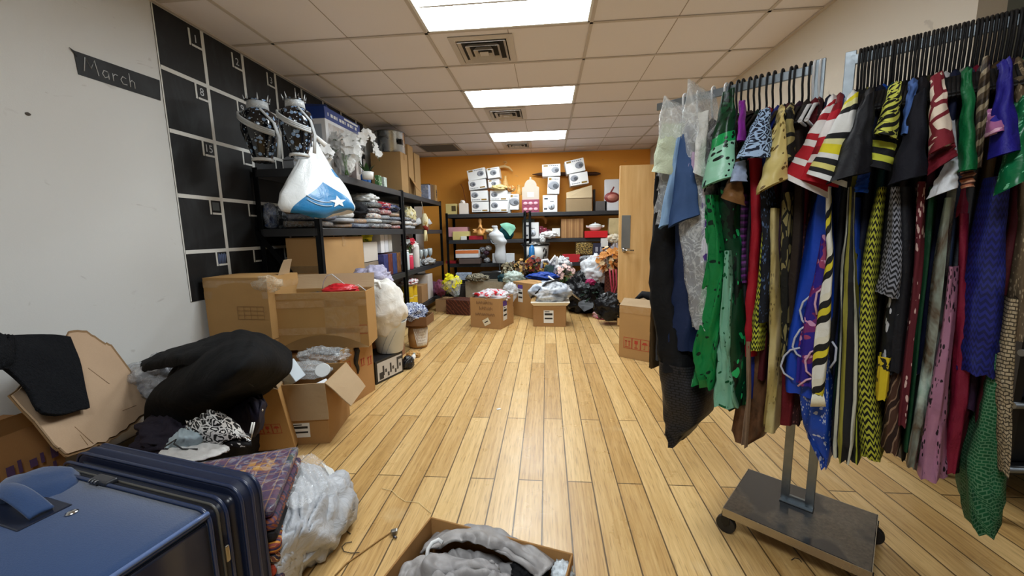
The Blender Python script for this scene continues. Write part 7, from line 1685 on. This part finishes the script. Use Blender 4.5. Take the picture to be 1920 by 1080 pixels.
gown('lime and black houndstooth gown with banded sleeve, right arm', [ZZG, HND, pat('stripes', ('#15161a', '#15161a', '#c9cc45', '#15161a', '#c9cc45', '#15161a'), 8)], [(350, 1645, 1664), (420, 1630, 1660), (520, 1614, 1650), (620, 1606, 1642), (700, 1602, 1640), (780, 1602, 1656), (862, 1612, 1656)], [((1668, 162), (1692, 152), (1684, 262), (1638, 252)), ((1638, 250), (1684, 258), (1670, 322), (1621, 312))], w=.235, back=.0, seed=41, sw=.28)
gown('lime striped gown end beside the abaya hem', [pat('vstripes', ('#15160f', '#a8ac30', '#15160f', '#1f2018'), 14)], [(700, 1594, 1612), (790, 1594, 1614), (864, 1588, 1614)], w=.22, back=-.02, seed=42)
gown('denim blue shirt gown right of the houndstooth sleeve', [cloth('#4a6bab', .7)], None, [((1702, 162), (1720, 154), (1708, 256), (1688, 254))], w=.22, seed=43)
gown('black navy kaftan sleeve between the houndstooth and maroon ones', [BLK2, cloth('#14151f', .8)], [(350, 1676, 1714), (520, 1676, 1708), (700, 1668, 1700)], [((1714, 180), (1738, 164), (1738, 328), (1664, 348))], w=.27, back=.1, seed=44, sw=.29, name='kaftan', cat='kaftan')
gown('grey and black wave printed gown strip, right arm', [pat('zigzag', ('#1a1b1f', '#8d8f99'), 62)], [(350, 1668, 1686), (440, 1664, 1687), (520, 1650, 1686), (556, 1640, 1682)], w=.285, back=-.2, seed=45, neck=False)
gown('black gown with white flecks below the wave print', [pat('specks', ('#0f1014', '#c9cbd0'), 22)], [(540, 1660, 1692), (640, 1652, 1692), (704, 1652, 1682)], w=.26, back=-.1, seed=46, neck=False)
gown('yellow leaf printed sash end, right arm', [pat('splat', ('#cfb722', '#1b1a12'), 16)], [(670, 1644, 1670), (752, 1638, 1662)], w=.28, back=-.22, seed=47, name='sash', cat='sash', neck=False)
gown('brown paisley gown hem beside the houndstooth gown', [pat('waves', ('#4a2f22', '#8a6f58', '#2c1b14'), 6)], [(640, 1668, 1694), (720, 1660, 1694), (790, 1652, 1692), (852, 1646, 1686)], w=.24, back=.02, seed=48)
MRC = pat('cells', ('#7d1f2c', '#ead9c6'), 22); 
gown('maroon gown with cream petal blotches, right arm', [pat('specks', ('#5c1a24', '#d9b9b0'), 34), MRC, cloth('#741b29', .6)], [(340, 1718, 1738), (440, 1712, 1732), (560, 1702, 1724), (640, 1694, 1716), (720, 1688, 1712), (802, 1684, 1703)], [((1744, 146), (1768, 132), (1790, 268), (1740, 292)), ((1740, 288), (1790, 266), (1796, 292), (1738, 330))], w=.26, back=.0, seed=49, sw=.3)
gown('white shirt collar piece peeking under the maroon sleeve', [cloth('#dcdee2', .6)], None, [((1772, 306), (1798, 298), (1796, 352), (1736, 374))], w=.27, seed=50, name='shirt', cat='shirt', s=.27)
gown('plain emerald green gown with long sleeve, right arm', [cloth('#0c3a22', .6), cloth('#0f6a3a', .5)], [(350, 1740, 1758), (470, 1726, 1744), (600, 1710, 1728), (720, 1700, 1716), (850, 1690, 1708)], [((1804, 142), (1824, 128), (1832, 318), (1794, 324))], w=.245, back=.04, seed=51, sw=.27)
gown('rust striped cuff below the emerald sleeve', [pat('stripes', ('#b06a4a', '#4a2018', '#d09a7a'), 50)], None, [((1800, 322), (1826, 316), (1828, 350), (1802, 354))], w=.25, seed=52, name='blouse', cat='blouse', s=.32, neck=False)
gown('brown and cream twisted stripe scarf, right arm', [pat('stripes', ('#5a4a38', '#a8977a', '#3c3026'), 26, .5, rot=.5)], [(106, 1840, 1853), (170, 1828, 1850), (250, 1826, 1844), (312, 1831, 1842)], w=.24, back=-.19, seed=53, name='scarf', cat='scarf', neck=False)
gown('silver green iridescent satin gown, right arm', [pat('mottle', ('#1f7a4c', '#aebfb4', '#5a4a3a', '#9fb3a8'), 2.6, .25)], [(370, 1776, 1794), (480, 1760, 1786), (600, 1742, 1770), (700, 1728, 1756), (800, 1714, 1744), (876, 1700, 1724)], w=.255, back=-.05, seed=54, fold=.012)
gown('mauve pink gown with black flecks, right arm', [pat('specks', ('#a5728c', '#241820'), 42, .5)], [(500, 1778, 1793), (620, 1767, 1792), (720, 1752, 1788), (820, 1738, 1782), (904, 1722, 1778)], w=.265, back=-.02, seed=55, fold=.01)
gown('wine velvet gown behind the mauve gown', [cloth('#7a1730', .6)], [(400, 1794, 1816), (560, 1790, 1812), (680, 1786, 1830), (770, 1788, 1832), (890, 1768, 1802)], w=.21, back=.1, seed=56)
IND = pat('zigzag', ('#12174f', '#1c2478'), 48, .6)
gown('indigo lace gown with pink splashed sleeve, near right end of the rack', [IND, cloth('#231e86', .55), pat('splat', ('#b06a9c', '#e6b8d0', '#2a2490'), 34)], [(330, 1850, 1905), (450, 1832, 1902), (560, 1806, 1898), (640, 1799, 1892), (706, 1802, 1882)], [((1872, 122), (1894, 106), (1914, 282), (1850, 300)), ((1852, 205), (1886, 200), (1890, 246), (1846, 258))], w=.24, back=.08, seed=57, sw=.275, fold=.012)
gown('emerald sequined top at the right end of the rack', [pat('specks', ('#0f6a40', '#7ac9a0'), 120, .3)], None, [((1896, 232), (1930, 205), (1938, 330), (1862, 368))], w=.25, seed=58, name='blouse', cat='blouse')
gown('green mermaid gown with white scale pattern, lowest hem on the right', [pat('scales', ('#0b4a28', '#557f5f', '#0d5a34'), 26)], [(640, 1862, 1898), (720, 1840, 1897), (800, 1828, 1896), (880, 1801, 1892), (920, 1803, 1891), (975, 1802, 1882), (1003, 1812, 1866)], w=.22, back=.06, seed=59, fold=.01)
gown('beige scale patterned gown at the right end, over the green mermaid gown', [pat('scales', ('#b7a78a', '#3c3428', '#a08f70'), 24)], [(560, 1892, 1912), (690, 1868, 1908), (800, 1872, 1904), (890, 1876, 1893)], w=.25, back=-.1, seed=60)
gown('tan lace gown at the far right edge of the rack', [pat('specks', ('#6b5a44', '#b09c7c'), 60)], [(140, 1908, 1940), (350, 1906, 1938), (500, 1902, 1934), (640, 1898, 1924)], w=.2, back=.14, seed=61)
# more garments packed between them, set back a little
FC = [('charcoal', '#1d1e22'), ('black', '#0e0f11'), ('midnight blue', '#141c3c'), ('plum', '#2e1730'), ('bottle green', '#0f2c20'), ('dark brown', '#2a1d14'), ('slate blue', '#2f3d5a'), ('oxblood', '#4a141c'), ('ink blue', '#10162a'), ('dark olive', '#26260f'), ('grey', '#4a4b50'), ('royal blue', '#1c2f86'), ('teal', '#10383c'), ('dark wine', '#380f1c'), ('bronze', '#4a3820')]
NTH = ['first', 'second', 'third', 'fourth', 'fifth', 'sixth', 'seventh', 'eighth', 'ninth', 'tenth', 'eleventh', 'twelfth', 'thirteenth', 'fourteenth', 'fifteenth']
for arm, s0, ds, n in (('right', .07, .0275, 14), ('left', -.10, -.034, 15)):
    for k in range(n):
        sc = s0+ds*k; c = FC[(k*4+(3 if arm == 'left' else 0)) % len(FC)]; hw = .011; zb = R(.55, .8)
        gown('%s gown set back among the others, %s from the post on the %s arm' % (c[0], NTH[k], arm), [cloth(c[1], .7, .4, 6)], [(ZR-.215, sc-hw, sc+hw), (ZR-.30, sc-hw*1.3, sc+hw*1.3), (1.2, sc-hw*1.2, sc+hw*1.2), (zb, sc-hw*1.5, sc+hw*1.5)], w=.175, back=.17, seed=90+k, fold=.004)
# darker gowns further back between them
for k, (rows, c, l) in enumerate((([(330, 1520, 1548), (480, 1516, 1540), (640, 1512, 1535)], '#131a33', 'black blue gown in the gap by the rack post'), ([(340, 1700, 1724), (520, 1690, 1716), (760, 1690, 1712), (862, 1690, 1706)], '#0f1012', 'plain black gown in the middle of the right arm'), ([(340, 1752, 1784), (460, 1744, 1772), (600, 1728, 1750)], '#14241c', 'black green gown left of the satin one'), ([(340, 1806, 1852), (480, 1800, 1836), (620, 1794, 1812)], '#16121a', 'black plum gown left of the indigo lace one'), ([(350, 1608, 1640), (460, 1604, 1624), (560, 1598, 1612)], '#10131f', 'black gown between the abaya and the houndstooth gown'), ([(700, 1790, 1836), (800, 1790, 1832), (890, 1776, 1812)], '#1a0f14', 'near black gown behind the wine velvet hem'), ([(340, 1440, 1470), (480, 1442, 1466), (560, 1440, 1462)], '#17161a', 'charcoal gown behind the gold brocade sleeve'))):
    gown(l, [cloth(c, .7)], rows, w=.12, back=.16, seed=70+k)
# ------------------------------------------------------------------ dark metal shelf in the recess behind the rack
o = thing('metal_shelf', 'dark metal shelf with grey rails in the recess behind the rack', 'shelf', (2.42, 1.9, 0))
b = MB()
for x in (1.90, 2.88):
    for y in (1.72, 2.06): build('post', MB().box((x, y, .55), (.03, .03, 1.1)), plain('#1b1c1e', .5), o)
for z in (.22, .5, .72, .95):
    build('deck', MB().box((2.39, 1.89, z), (1.0, .36, .02)), plain('#1f2124', .6), o); build('rail', MB().tube([(1.88, 1.70, z+.02), (2.90, 1.70, z+.02)], .014, 10), metal('#7f868d', .4), o)
for k in range(3): solo('storage_crate', MB().box((2.39, 1.9, .37+.01*0+(0, .24, .46)[k]), (.9, .28, (.26, .17, .17)[k])), plain(('#15171a', '#1a1f2c', '#141416')[k], .6), ['black crate on the lower deck of the recess shelf', 'dark navy crate on the middle deck of the recess shelf', 'black crate on the upper deck of the recess shelf'][k], 'crate', bevel=.01)
